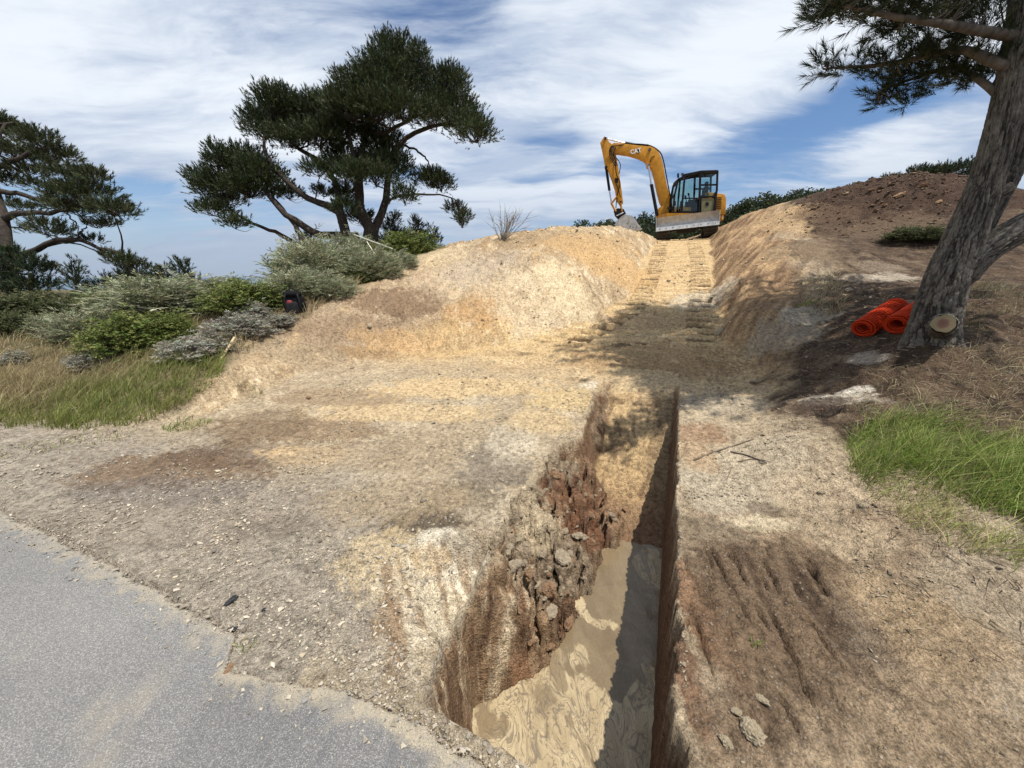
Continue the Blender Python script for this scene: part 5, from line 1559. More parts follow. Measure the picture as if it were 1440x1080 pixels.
def sapling(px, py, h, w, label, name='young_pine', d=None, seed=0, group=None, lean=0.0):
    P = hit(px, py) if d is None else at(px, py, d)
    b = np.array([P[0], P[1], float(ground([P[0]], [P[1]])[0]) - 0.05]) if d is None else np.array([P[0], P[1], float(ground([P[0]], [P[1]])[0]) - 0.05])
    rs = np.random.RandomState(seed)
    top = b + [lean * h, 0, h]
    cl = []
    n = max(3, int(5 * h))
    for i in range(n):
        f_ = 0.25 + 0.72 * i / n
        r_ = w * (1.1 - f_) * rs.uniform(0.7, 1.1) + 0.06
        a = rs.rand() * 6.28
        cl.append((b + (top - b) * f_ + [0.5 * r_ * math.cos(a), 0.5 * r_ * math.sin(a), 0], (r_, r_, 0.14 + 0.1 * rs.rand())))
    return pine(name, b, [(np.array([b, (b + top) / 2 + [0.03, 0, 0], top]), [.04 * h + .01, .025 * h, .01])], cl, label, group, seed, (20, 0.20, 0.09, 0.015), 55, (0.040, 0.060, 0.028), cat='young pine', twig_r=0.012)


D3 = 17.0
sapling(432, 330, 1.5, 0.75, 'small dark pine under the leaning left stems of the broad pine', d=D3, seed=31)
sapling(555, 335, 1.9, 0.7, 'small pine standing just right of the broad pine trunk', d=D3, seed=32)
sapling(588, 335, 1.6, 0.55, 'second small pine right of the broad pine, behind green bushes', d=D3, seed=33)
sapling(610, 338, 1.1, 0.3, 'rightmost little pine spire beside the top of the sandy mound', d=D3, seed=34)
sapling(103, 408, 1.0, 0.25, 'thin leaning pine sapling right of the left-edge pine', d=11, seed=35, lean=0.25)
sapling(148, 400, 0.7, 0.4, 'low pine bush at the brow under the drooping limb tip', d=13, seed=36)
sapling(190, 402, 0.9, 0.45, 'bushy low pine directly below the drooping limb end', d=12.5, seed=37)
sapling(215, 398, 0.8, 0.4, 'low pine on the brow between the drooping limb and the pale shrubs', d=13, seed=38)
sapling(238, 398, 0.85, 0.35, 'small upright pine on the brow left of a pale spiky shrub', d=13, seed=39)
sapling(262, 397, 1.0, 0.3, 'pale spiky upright little conifer on the brow of the left hill', d=12.5, seed=40)

# ------------------------------------------------------------------ near pine at the right: thick trunk, cut stubs, limbs overhead
m_bark, N = new_mat('pine_bark')
pos = N.n('ShaderNodeTexCoord').outputs['Object']
a_c = N.n('ShaderNodeAttribute', attribute_name='col').outputs['Color']
stp = N.n('ShaderNodeMapping', ins={'Scale': (1, 1, 0.45)}); N.set(stp.inputs[0], pos)
bn = N.noise(stp.outputs[0], 34.0, 6.0, 0.65).outputs[0]
lich = N.range(N.noise(pos, 7.0, 5.0, 0.65).outputs[0], 0.52, 0.66)
bc1 = N.mix(1.0, a_c, N.ramp(bn, [(0.25, (0.5, 0.5, 0.5)), (0.5, (1, 1, 1)), (0.8, (1.5, 1.5, 1.5))]), 'MULTIPLY')
bc2 = N.mix(N.math('MULTIPLY', lich, 0.45), bc1, (0.20, 0.19, 0.15))
dots = N.n('ShaderNodeTexVoronoi', ins={'Vector': pos, 'Scale': 55.0})
bc3 = N.mix(N.math('MULTIPLY', N.range(dots.outputs['Distance'], 0.16, 0.10), N.range(N.noise(pos, 11.0, 2.0).outputs[0], 0.5, 0.6)), bc2, (0.33, 0.31, 0.26))
finish(N, **{'Base Color': bc3, 'Roughness': 0.95, 'Specular IOR Level': 0.15, 'Normal': bump(N, bn, 0.7, 0.012)})


def bark_tube(pts, rad, nth, nl, seed, flare=0.0):
    """trunk surface with plates and deep cracks"""
    C_ = smooth_path(pts, nl)
    ln = np.concatenate([[0], np.cumsum(np.linalg.norm(np.diff(C_, axis=0), axis=1))])
    R_ = np.interp(np.linspace(0, 1, nl), np.linspace(0, 1, len(rad)), rad)
    T_ = unit(np.gradient(C_, axis=0))
    A_n = unit(np.cross(T_, np.array([0.2, 1.0, 0.1]))); B_n = np.cross(T_, A_n)
    th_ = np.linspace(0, 2 * np.pi, nth, endpoint=False)
    TH, LN = np.meshgrid(th_, ln)
    RR = np.repeat(R_[:, None], nth, 1)
    if flare:
        k_ = np.exp(-LN / 0.22)
        RR = RR * (1 + flare * k_ * (0.55 + 0.45 * np.sin(TH * 3 + 1.0) + 0.3 * np.sin(TH * 5 + 2)))
    cx = np.cos(TH) * RR.mean() * 1.0; cy = np.sin(TH) * RR.mean()
    Pn = np.stack([cx.ravel(), cy.ravel(), LN.ravel()], 1)
    wob_ = fbm3(Pn * [1, 1, 0.6], 9.0, 3, seed)
    def wr(sc_th, sc_l, sd):
        per = max(4, int(round(sc_th)))
        uu_ = TH / (2 * np.pi) * per; ww_ = LN * sc_l
        f1_, f2_, c_ = worley_wrap(uu_ + 0.35 * wob_.reshape(TH.shape), ww_ + 0.5 * wob_.reshape(TH.shape), per, sd)
        return f1_, f2_, c_
    W2 = wob_.reshape(TH.shape)
    f1_, f2_, c_ = wr(2 * np.pi * RR.mean() / 0.040, 5.0, seed)
    g1_, g2_, e_ = wr(2 * np.pi * RR.mean() / 0.018, 22.0, seed + 11)
    # long wandering furrows plus smaller scales
    per_ = max(4, int(round(2 * np.pi * RR.mean() / 0.07)))
    fur = 1.0 * fbm3(np.stack([np.cos(TH).ravel() * per_ / 6.3 + 0.5 * W2.ravel(), np.sin(TH).ravel() * per_ / 6.3, LN.ravel() * 1.5 + 0.45 * W2.ravel()], 1), 1.6, 4, seed + 2).reshape(TH.shape)
    furrow = 1 - sstep(np.abs(fur), 0.0, 0.10)
    crack = np.clip((1 - sstep(f2_ - f1_, 0.0, 0.20)) * sstep(W2, -0.35, 0.25) * 0.7 + furrow, 0, 1)
    scale_ = 1 - sstep(g2_ - g1_, 0.0, 0.3)
    disp = -0.020 * crack - 0.005 * scale_ + 0.006 * c_ + 0.004 * e_ + 0.005 * fbm3(Pn, 30.0, 3, seed + 4).reshape(TH.shape) + 0.025 * fbm3(Pn * [1, 1, 0.4], 4.0, 2, seed + 7).reshape(TH.shape)
    RR = RR + disp * np.clip(RR / 0.2, 0.25, 1)
    V = C_[:, None, :] + RR[..., None] * (np.cos(TH)[..., None] * A_n[:, None, :] + np.sin(TH)[..., None] * B_n[:, None, :])
    base_ = np.array([0.125, 0.110, 0.092])
    c3 = base_ * (0.8 + 0.35 * c_ + 0.25 * e_)[..., None] * (1 - 0.70 * crack)[..., None] * (1 - 0.35 * scale_)[..., None]
    i = np.arange(nl - 1)[:, None]; j = np.arange(nth)[None, :]; j2 = (j + 1) % nth
    F = np.stack([i * nth + j, i * nth + j2, (i + 1) * nth + j2, (i + 1) * nth + j], -1).reshape(-1, 4)
    return V.reshape(-1, 3), F[:, ::-1], c3.reshape(-1, 3)


def worley_wrap(x, y, per, seed):
    xi = np.floor(x).astype(np.int32); yi = np.floor(y).astype(np.int32)
    f1 = np.full(x.shape, 9.0); f2 = np.full(x.shape, 9.0); cid = np.zeros(x.shape)
    for ox in (-1, 0, 1):
        for oy in (-1, 0, 1):
            cx = xi + ox; cy = yi + oy
            h = PERM[PERM[((cx % per) + seed) & 255] + (cy & 255)]; h2 = PERM[h + 37]
            d = np.hypot(cx + 0.1 + 0.8 * h / 255 - x, (cy + 0.1 + 0.8 * h2 / 255 - y))
            nr = d < f1
            f2 = np.where(nr, f1, np.minimum(f2, d)); cid = np.where(nr, PERM[h2 + 91] / 255.0, cid); f1 = np.where(nr, d, f1)
    return f1, f2, cid


bT = hit(1300, 498)
gT = float(ground([bT[0]], [bT[1]])[0])
TB = np.array([bT[0] + 0.05, bT[1] + 0.22, gT])


def vert_at(px, py, yy):
    """point seen at a pixel on the upright plane at distance yy ahead of the camera"""
    r = ray(px, py)
    return r * (yy / r[1]) + np.array([0, 0, CAM_H])


ty = TB[1]
tp = lambda px, py, dy=0.0: vert_at(px, py, ty + dy)
near_pine = empty('pine_tree', TB)
tag(near_pine, 'large near pine at right with thick cracked grey trunk and a sawn stub', 'pine tree')
bark_parts = []
tr_pts = [tp(1302, 515), tp(1305, 490), tp(1314, 450), tp(1331, 390), tp(1354, 340), tp(1388, 250), tp(1415, 150), tp(1433, 60), tp(1446, -20), tp(1450, -140), tp(1465, -330), tp(1470, -700)]
bark_parts.append(bark_tube(tr_pts, [.235, .215, .182, .156, .145, .116, .102, .098, .095, .09, .08, .04], 170, 380, 3, 0.35))
bark_parts.append(bark_tube([tp(1334, 408, .0), tp(1352, 385, -.03), tp(1385, 352, -.06), tp(1430, 325, -.12), tp(1490, 290, -.2), tp(1600, 210, -.3), tp(1720, 60, -.4)], [.09, .125, .12, .115, .105, .09, .05], 110, 170, 5))
bark_parts.append(bark_tube([tp(1360, 345, .1), tp(1392, 285, .12), tp(1424, 225, .12), tp(1447, 150, .15), tp(1470, 40, .2), tp(1500, -120, .3), tp(1540, -400, .5)], [.12, .11, .10, .09, .08, .06, .03], 110, 170, 6))
Vb = np.vstack([p[0] for p in bark_parts]); Cb = np.vstack([p[2] for p in bark_parts])
Fb, o_ = [], 0
for p in bark_parts: Fb.append(p[1] + o_); o_ += len(p[0])
link('trunk', mesh_np('trunk', Vb - TB, np.vstack(Fb), True, Cb), m_bark, near_pine)
# sawn stubs
m_saw, N = new_mat('sawn_wood')
pos = N.n('ShaderNodeTexCoord').outputs['UV']
g_ = N.n('ShaderNodeTexCoord').outputs['Object']
lenr = N.n('ShaderNodeVectorMath', operation='LENGTH', ins={0: N.vmath('ADD', g_, N.vmath('SCALE', N.vmath('SUBTRACT', N.noise(g_, 14.0, 3.0).outputs['Color'], (0.5, 0.5, 0.5)), scale=0.03))}).outputs['Value']
ring = N.math('SINE', N.math('MULTIPLY', lenr, 900.0))
wd = N.ramp(lenr, [(0.0, (0.13, 0.055, 0.04)), (0.035, (0.17, 0.085, 0.058)), (0.048, (0.25, 0.18, 0.10)), (0.075, (0.21, 0.18, 0.095))])
finish(N, **{'Base Color': N.mix(N.range(ring, -1, 1, 0, 0.35), wd, (0.12, 0.075, 0.045)), 'Roughness': 0.85, 'Normal': bump(N, N.noise(g_, 80.0, 3.0).outputs[0], 0.4, 0.005)})


def stub(px, py, r, length, aim, dy, root_=0.12):
    """short sawn branch: collar of bark and a cut face looking towards `aim`"""
    d = unit(np.array(aim, float))
    c = tp(px, py, dy)
    face = c
    V, F, c3 = bark_tube([face - d * (length + root_), face - d * length * 0.5, face], [r * 1.5, r * 1.15, r * 1.06], 60, 26, 8)
    link('branch_stub', mesh_np('branch_stub', V - TB, F, True, c3), m_bark, near_pine)
    bm = bmesh.new()
    A_n = unit(np.cross(d, [0, 0, 1.0])); B_n = np.cross(d, A_n)
    vs = []
    for k in range(28):
        a = 2 * math.pi * k / 28
        q = r * (1.0 + 0.05 * math.sin(3 * a + px) + 0.03 * math.sin(7 * a))
        vs.append(bm.verts.new(A_n * math.cos(a) * q + B_n * math.sin(a) * q + d * 0.004))
    bm.faces.new(vs)
    e_ = bmesh.ops.extrude_face_region(bm, geom=bm.faces[:])
    bmesh.ops.translate(bm, verts=[v for v in e_['geom'] if isinstance(v, bmesh.types.BMVert)], vec=Vector(d * 0.008))
    bmesh.ops.recalc_face_normals(bm, faces=bm.faces[:])
    o = bm_obj('cut_face', bm, m_saw, near_pine)
    o.location = Vector(face - TB)


camv = lambda px, py: -unit(ray(px, py))
stub(1327, 455, 0.080, 0.2, camv(1327, 455) + [0.04, 0, 0.1], -0.34)
bpy.data.objects['branch_stub'].location = (0, -0.0, 0)
stub(1419, 264, 0.045, 0.10, np.array([0.95, -0.30, 0.55]), -0.06, 0.03)
stub(1392, 368, 0.035, 0.08, np.array([0.8, -0.6, -0.1]), -0.10, 0.03)

# limbs and needles overhead
rsN = np.random.RandomState(21)
NL = []
def nl(pts, r): NL.append((np.array([tp(*p) for p in pts]), r))
nl([(1434, 52, 0), (1395, 46, -.1), (1330, 34, -.3), (1262, 24, -.45), (1205, 12, -.55), (1165, 2, -.6)], [.042, .036, .028, .02, .013, .006])
nl([(1426, 100, 0), (1390, 84, 0), (1350, 70, .1), (1290, 82, .2), (1230, 92, .3), (1165, 96, .35)], [.04, .038, .03, .022, .016, .007])
nl([(1418, 150, 0), (1385, 118, .1), (1340, 95, .3), (1280, 112, .5), (1235, 128, .55)], [.03, .028, .022, .014, .006])
nl([(1440, -60, 0), (1370, -60, -.3), (1290, -70, -.6), (1200, -60, -.8), (1150, -40, -.8)], [.06, .05, .04, .025, .01])
# limbs above the frame that shade the ground
for k in range(24):
    h = 4.1 + 0.15 * k
    a = 2.1 + k * 2.4
    Lr = 3.3 * (1 - 0.027 * k) + rsN.rand() * 0.5
    if math.cos(a) < 0.1: Lr *= 0.35
    if math.sin(a) < -0.2: Lr *= 0.45
    b = np.array([TB[0] + 0.2, TB[1], h + gT])
    e = b + [Lr * math.cos(a), Lr * math.sin(a), 0.45 + 0.5 * rsN.rand()]
    NL.append((np.array([b, (b + e) / 2 + [0, 0, -0.05], e]), [.05, .035, .012]))
pos, dirs, sc, fr_ = [], [], [], []


def clump(c, rad, n, inview=True, tilt=None):
    q = unit(rsN.randn(n, 3)); rr = rsN.rand(n, 1) ** 0.5
    p = np.array(c) + q * rr * np.array(rad)
    pos.append(p)
    d = q * [0.7, 0.7, 0.3] + np.array([-0.35, 0, 0.55] if tilt is None else tilt) + 0.3 * rsN.randn(n, 3)
    dirs.append(d); sc.append(0.8 + 0.4 * rsN.rand(n)); fr_.append(np.full(n, inview))


for q in [(1160, 8, -.6, .16, .10), (1195, 5, -.55, .2, .12), (1235, 10, -.45, .22, .14), (1280, 14, -.4, .24, .14), (1225, -25, -.6, .3, .2), (1290, -30, -.5, .3, .22), (1350, -20, -.3, .3, .22), (1330, 18, -.2, .2, .12), (1385, 5, -.1, .25, .2),
          (1300, 45, .0, .2, .08), (1255, 38, -.3, .16, .07), (1365, 62, .1, .24, .10), (1395, 95, .1, .2, .12),
          (1160, 92, .35, .10, .09), (1190, 98, .33, .16, .10), (1225, 96, .3, .18, .10), (1262, 88, .25, .2, .11), (1300, 82, .2, .24, .12), (1340, 82, .15, .24, .14), (1375, 92, .15, .2, .14), (1320, 100, .3, .2, .10), (1280, 108, .45, .18, .09),
          (1238, 128, .55, .13, .07), (1270, 130, .5, .16, .07), (1305, 120, .4, .18, .08), (1345, 120, .3, .18, .08), (1245, 145, .55, .08, .05), (1275, 146, .5, .08, .04), (1380, 30, .3, .25, .14), (1170, 18, -.5, .12, .06)]:
    c = tp(*q[:3]); clump(c, (q[3] * .9, q[3], q[4] * .8), int((18 + 800 * q[3] * q[4] * 1.3) * (0.68 if q[2] >= 0.3 else 1.0)))
for q_, (dx_r, dz_r) in enumerate([(0.0, 0.15), (-0.35, 0.1), (0.4, 0.35), (0.1, 0.5)]):
    clump(tp(1720, 60, -.4) + np.array([dx_r, 0.1 * q_, dz_r]), (0.45, 0.45, 0.28), 60, False)
for p, r in NL[4:]:
    for f_ in (0.3, 0.6, 0.85, 1.0):
        c = p[0] * (1 - f_) + p[-1] * f_ + rsN.randn(3) * 0.15
        clump(c, (0.6, 0.6, 0.3), 5 if p[-1][0] < p[0][0] + 0.3 else 110, False)
pos = np.vstack(pos); dirs = np.vstack(dirs); sc = np.concatenate(sc); fr_ = np.concatenate(fr_)
twigs = []
dn_ = np.vstack([smooth_path(p, 24) for p, r in NL])
for i in rsN.choice(len(pos), 420, replace=False):
    j = np.argmin(np.linalg.norm(dn_ - pos[i] + [0.1, 0, 0.1], axis=1))
    if np.linalg.norm(dn_[j] - pos[i]) < 0.9:
        twigs.append((np.array([dn_[j], (dn_[j] + pos[i]) / 2 + [0, 0, -0.03], pos[i]]), [.008, .006, .003]))
V, F = join_np([tube(p, r, 8, 22) for p, r in NL] + [tube(p, r, 4, 5) for p, r in twigs])
link('branches', mesh_mixed('branches', V - TB, F, True, np.array([0.12, 0.10, 0.08]) * (1 + 0.4 * fbm3(V, 9.0, 3))[:, None]), M_BARK, near_pine)
Vs, Cs = [], []
for k in range(5):
    pr = needle_shoot(46, 0.13, 0.085, 0.0042, rsN, 0.85); m = fr_ & (rsN.randint(0, 5, len(pos)) == k) if k == 0 else None
pickN = rsN.randint(0, 5, len(pos))
for k in range(5):
    for flag, args in ((True, (44, 0.11, 0.07, 0.0042)), (False, (20, 0.20, 0.14, 0.022))):
        m = (pickN == k) & (fr_ == flag)
        pr = needle_shoot(*args, rsN, 0.85)
        Vs.append(scatter(pr, pos[m], dirs[m], sc[m], rsN)); Cs.append(shade_cols(m.sum(), len(pr), (0.036, 0.050, 0.020), 0.22, rsN, (0.10, 0.10, 0.04), 0.1))
link('crown', tri_mesh('crown', np.vstack(Vs) - TB, np.vstack(Cs)), M_NEEDLE, near_pine)

# ------------------------------------------------------------------ leafy trees beyond the crest
def crown_proto(seed, w, h, col_, n, leaf):
    rs = np.random.RandomState(seed)
    root = empty('oak_tree', (0, 0, 0))
    limbs = []
    pos_, dir_ = [], []
    limbs.append((np.array([[0, 0, -0.5], [0.1, 0, h * 0.35], [0, 0.1, h * 0.6]]), [.22, .16, .08]))
    for k in range(26):
        a = rs.rand() * 6.28; e = rs.rand()
        rad = w * 0.5 * math.sqrt(rs.rand())
        c = np.array([rad * math.cos(a), rad * math.sin(a), h * (0.28 + 0.62 * (1 - (rad / (w * 0.5)) ** 2) * rs.uniform(0.5, 1.0) + 0.05 * rs.randn())])
        rr = np.array([0.55, 0.55, 0.4]) * rs.uniform(0.7, 1.2) * w / 5.0
        limbs.append((np.array([[0, 0, h * 0.3], c * [0.5, 0.5, 0.75], c]), [.07, .05, .02]))
        m = n // 26
        q = unit(rs.randn(m, 3))
        pos_.append(c + q * rr * rs.rand(m, 1) ** 0.4); dir_.append(q + [0, 0, 0.5] + 0.4 * rs.randn(m, 3))
    V, F = join_np([tube(p, r, 6, 7) for p, r in limbs])
    link('trunk', mesh_mixed('trunk', V, F, True, np.tile([0.08, 0.065, 0.05], (len(V), 1))), M_BARK, root)
    P_ = np.vstack(pos_); Dd = np.vstack(dir_)
    pr = leaf_spray(5, leaf * 2.2, leaf, leaf * 0.6, rs)
    link('crown', tri_mesh('crown', scatter(pr, P_, Dd, rs.uniform(0.7, 1.3, len(P_)), rs), shade_cols(len(P_), len(pr), col_, 0.25, rs, np.array(col_) * [1.6, 1.5, 1.2], 0.2)), M_LEAF, root)
    return root


protos = [crown_proto(61, 5.2, 4.0, (0.045, 0.060, 0.026), 2600, 0.14), crown_proto(62, 4.6, 3.4, (0.052, 0.064, 0.030), 2400, 0.13), crown_proto(63, 5.6, 4.6, (0.040, 0.054, 0.026), 2800, 0.15)]
far_list = [  # px, top py, depth, proto, label
    (848, 309, 24, 1, 'low round tree behind the ridge left of the resting bucket'), (862, 306, 27, 0, 'tree top showing over the sand just left of the resting bucket'), (905, 301, 22, 2, 'bushy tree behind the excavator between its bucket and boom foot'),
    (925, 304, 26, 1, 'tree behind the excavator boom foot'), (950, 306, 27, 0, 'tree hidden mostly behind the dozer blade'), (1012, 296, 26, 1, 'tree right behind the yellow engine hood'), (1032, 286, 24, 0, 'tree just right of the excavator, lowest of the row on the bank'),
    (1052, 280, 25, 2, 'dense tree above the clean cut face, third in the row'), (1075, 276, 24, 1, 'tree in the row halfway along the bank top'), (1096, 270, 26, 0, 'tallest round tree in the row above the bank'), (1120, 266, 25, 2, 'dark tree in the row above the pale edge of spoil'),
    (1146, 266, 24, 1, 'tree next to the left end of the dark spoil heap'), (1168, 263, 26, 0, 'flat topped tree rising over the left end of the spoil heap'), (1196, 264, 25, 1, 'small tree crown peeping over the middle of the spoil heap')]
for i, (px, py, d, k, lab) in enumerate(far_list):
    P = at(px, py, d)
    o = protos[k] if i == [c[3] for c in far_list].index(k) else copy_tree(protos[k])
    hh = (4.0, 3.4, 4.6)[k]
    s_ = 0.85 + 0.3 * np.random.RandomState(i).rand()
    o.location = (P[0], P[1], P[2] - hh * 0.93 * s_); o.scale = (s_, s_, s_); o.rotation_euler = (0, 0, i * 1.7)
    tag(o, lab, 'tree', 'trees beyond the crest of the hill')
# open-crowned pines behind the spoil heap
for i, (px, py, d, w_, h_, lab) in enumerate([(1308, 240, 17.0, 1.9, 2.6, 'open spreading tree behind the spoil heap left of the big trunk'), (1345, 236, 16.0, 1.5, 2.8, 'dark tree behind the spoil heap touching the big trunk'), (1432, 300, 13.0, 1.3, 2.4, 'dark bush seen right of the big trunk below its limbs')]):
    P = at(px, py, d)
    rs = np.random.RandomState(70 + i)
    b = np.array([P[0], P[1], P[2] - h_])
    cl = [(P + [rs.uniform(-1, 1) * w_ * 0.9, rs.uniform(-1, 1) * w_ * 0.6, -0.15 - abs(rs.randn()) * 0.35], (rs.uniform(.3, .5), rs.uniform(.3, .5), rs.uniform(.14, .22))) for _ in range(14)]
    pine('spreading_tree', b, [(np.array([b, b + [0.1, 0, h_ * 0.5], P - [0, 0, 0.4]]), [.14, .10, .04])], cl, lab, None, 80 + i, (22, 0.20, 0.10, 0.02), 40, (0.042, 0.060, 0.028), cat='tree')

# bare shrub on the ridge
def bare_shrub(px, py, h, n, label, seed, d=None, lean=0.0):
    rs = np.random.RandomState(seed)
    P = hit(px, py) if d is None else at(px, py, d)
    b = np.array([P[0], P[1], float(ground([P[0]], [P[1]])[0]) - 0.05])
    tw = []
    for i in range(n):
        a = rs.rand() * 6.28; e = rs.uniform(0.15, 0.9)
        d_ = np.array([math.cos(a) * math.sin(e) + lean, math.sin(a) * math.sin(e), math.cos(e)])
        L_ = h * rs.uniform(0.6, 1.0)
        q0 = b; q1 = b + d_ * L_ * 0.5 + rs.randn(3) * 0.05 * h; q2 = b + d_ * L_ + rs.randn(3) * 0.08 * h + [0, 0, 0.1 * h]
        tw.append((np.array([q0, q1, q2]), [.012 * h, .008 * h, .003 * h]))
        for k in range(4):
            f_ = rs.uniform(0.35, 0.9); s0 = q0 * (1 - f_) + q2 * f_
            s0 = smooth_path(np.array([q0, q1, q2]), 20)[int(f_ * 19)]
            s1 = s0 + unit(d_ + rs.randn(3) * 0.6) * h * rs.uniform(0.15, 0.4)
            tw.append((np.array([s0, (s0 + s1) / 2 + rs.randn(3) * 0.02, s1]), [.006 * h, .004 * h, .002 * h]))
    V, F = join_np([tube(p, r, 4, 6) for p, r in tw])
    o = link('bare_shrub', mesh_mixed('bare_shrub', V - b, F, True, np.tile([0.27, 0.24, 0.21], (len(V), 1))), M_BARK)
    o.location = b
    tag(o, label, 'shrub')


bare_shrub(706, 338, 0.95, 22, 'leafless twiggy shrub on the skyline of the sandy mound', 91, d=None, lean=0.25)

# ------------------------------------------------------------------ shrubs on the left hill
M_STEM = attr_mat('shrub_stems', 0.9, 0.3, 20, 0.1)


def shrub_proto(kind, seed):
    rs = np.random.RandomState(seed)
    root = empty({'sage': 'grey_shrub', 'silver': 'silver_shrub', 'green': 'green_shrub', 'dark': 'green_shrub'}[kind], (0, 0, 0))
    n = {'sage': 1700, 'silver': 1000, 'green': 2600, 'dark': 2400}[kind]
    th = rs.rand(n) * 2 * math.pi
    ph = np.arccos(rs.rand(n) ** 0.75)                    # 0 at the top of the dome
    lob = 1 + 0.22 * np.sin(3 * th + seed) * np.sin(ph) + 0.14 * np.sin(5 * th + 2 * seed) + 0.13 * rs.randn(n)
    lump = 0.30 * perlin3(np.cos(th) * np.sin(ph) * 3 + seed, np.sin(th) * np.sin(ph) * 3, np.cos(ph) * 3)
    r = (rs.rand(n) ** 0.28) * (lob + lump)
    P = np.stack([np.cos(th) * np.sin(ph) * r * 0.5, np.sin(th) * np.sin(ph) * r * 0.5, np.cos(ph) * r], 1)
    D = np.stack([np.cos(th) * np.sin(ph) * 1.0 + 0.35, np.sin(th) * np.sin(ph), np.cos(ph) * 0.5 + 0.45], 1) + 0.35 * rs.randn(n, 3)
    if kind == 'sage':
        prs = [leaf_spray(11, 0.15, 0.075, 0.014, rs, 0.55) for _ in range(3)]; c = (0.26, 0.27, 0.16); alt = (0.36, 0.355, 0.235)
    elif kind == 'silver':
        prs = [leaf_spray(12, 0.12, 0.075, 0.022, rs, 0.9) for _ in range(3)]; c = (0.33, 0.315, 0.25); alt = (0.20, 0.17, 0.13)
    elif kind == 'green':
        prs = [leaf_spray(8, 0.11, 0.042, 0.024, rs, 0.9) for _ in range(3)]; c = (0.115, 0.145, 0.034); alt = (0.20, 0.21, 0.06)
    else:
        prs = [leaf_spray(8, 0.12, 0.045, 0.024, rs, 0.9) for _ in range(3)]; c = (0.075, 0.09, 0.034); alt = (0.12, 0.12, 0.055)
    Vs, Cs = [], []
    pk = rs.randint(0, 3, n)
    for i in range(3):
        m = pk == i
        Vs.append(scatter(prs[i], P[m], D[m], rs.uniform(0.7, 1.3, m.sum()), rs)); Cs.append(shade_cols(m.sum(), len(prs[i]), c, 0.16, rs, alt, 0.3))
    link('foliage', tri_mesh('foliage', np.vstack(Vs), np.vstack(Cs)), M_LEAF, root)
    st_ = []
    for k in range(38):
        e = P[rs.randint(n)] * 0.95
        st_.append((np.array([[0.05 * rs.randn(), 0.05 * rs.randn(), -0.15], e * [0.6, 0.6, 0.5] + rs.randn(3) * 0.03, e]), [.02, .012, .004]))
    V, F = join_np([tube(p, r_, 4, 6) for p, r_ in st_])
    link('stems', mesh_mixed('stems', V, F, True, np.tile([0.10, 0.085, 0.07], (len(V), 1))), M_STEM, root)
    return root


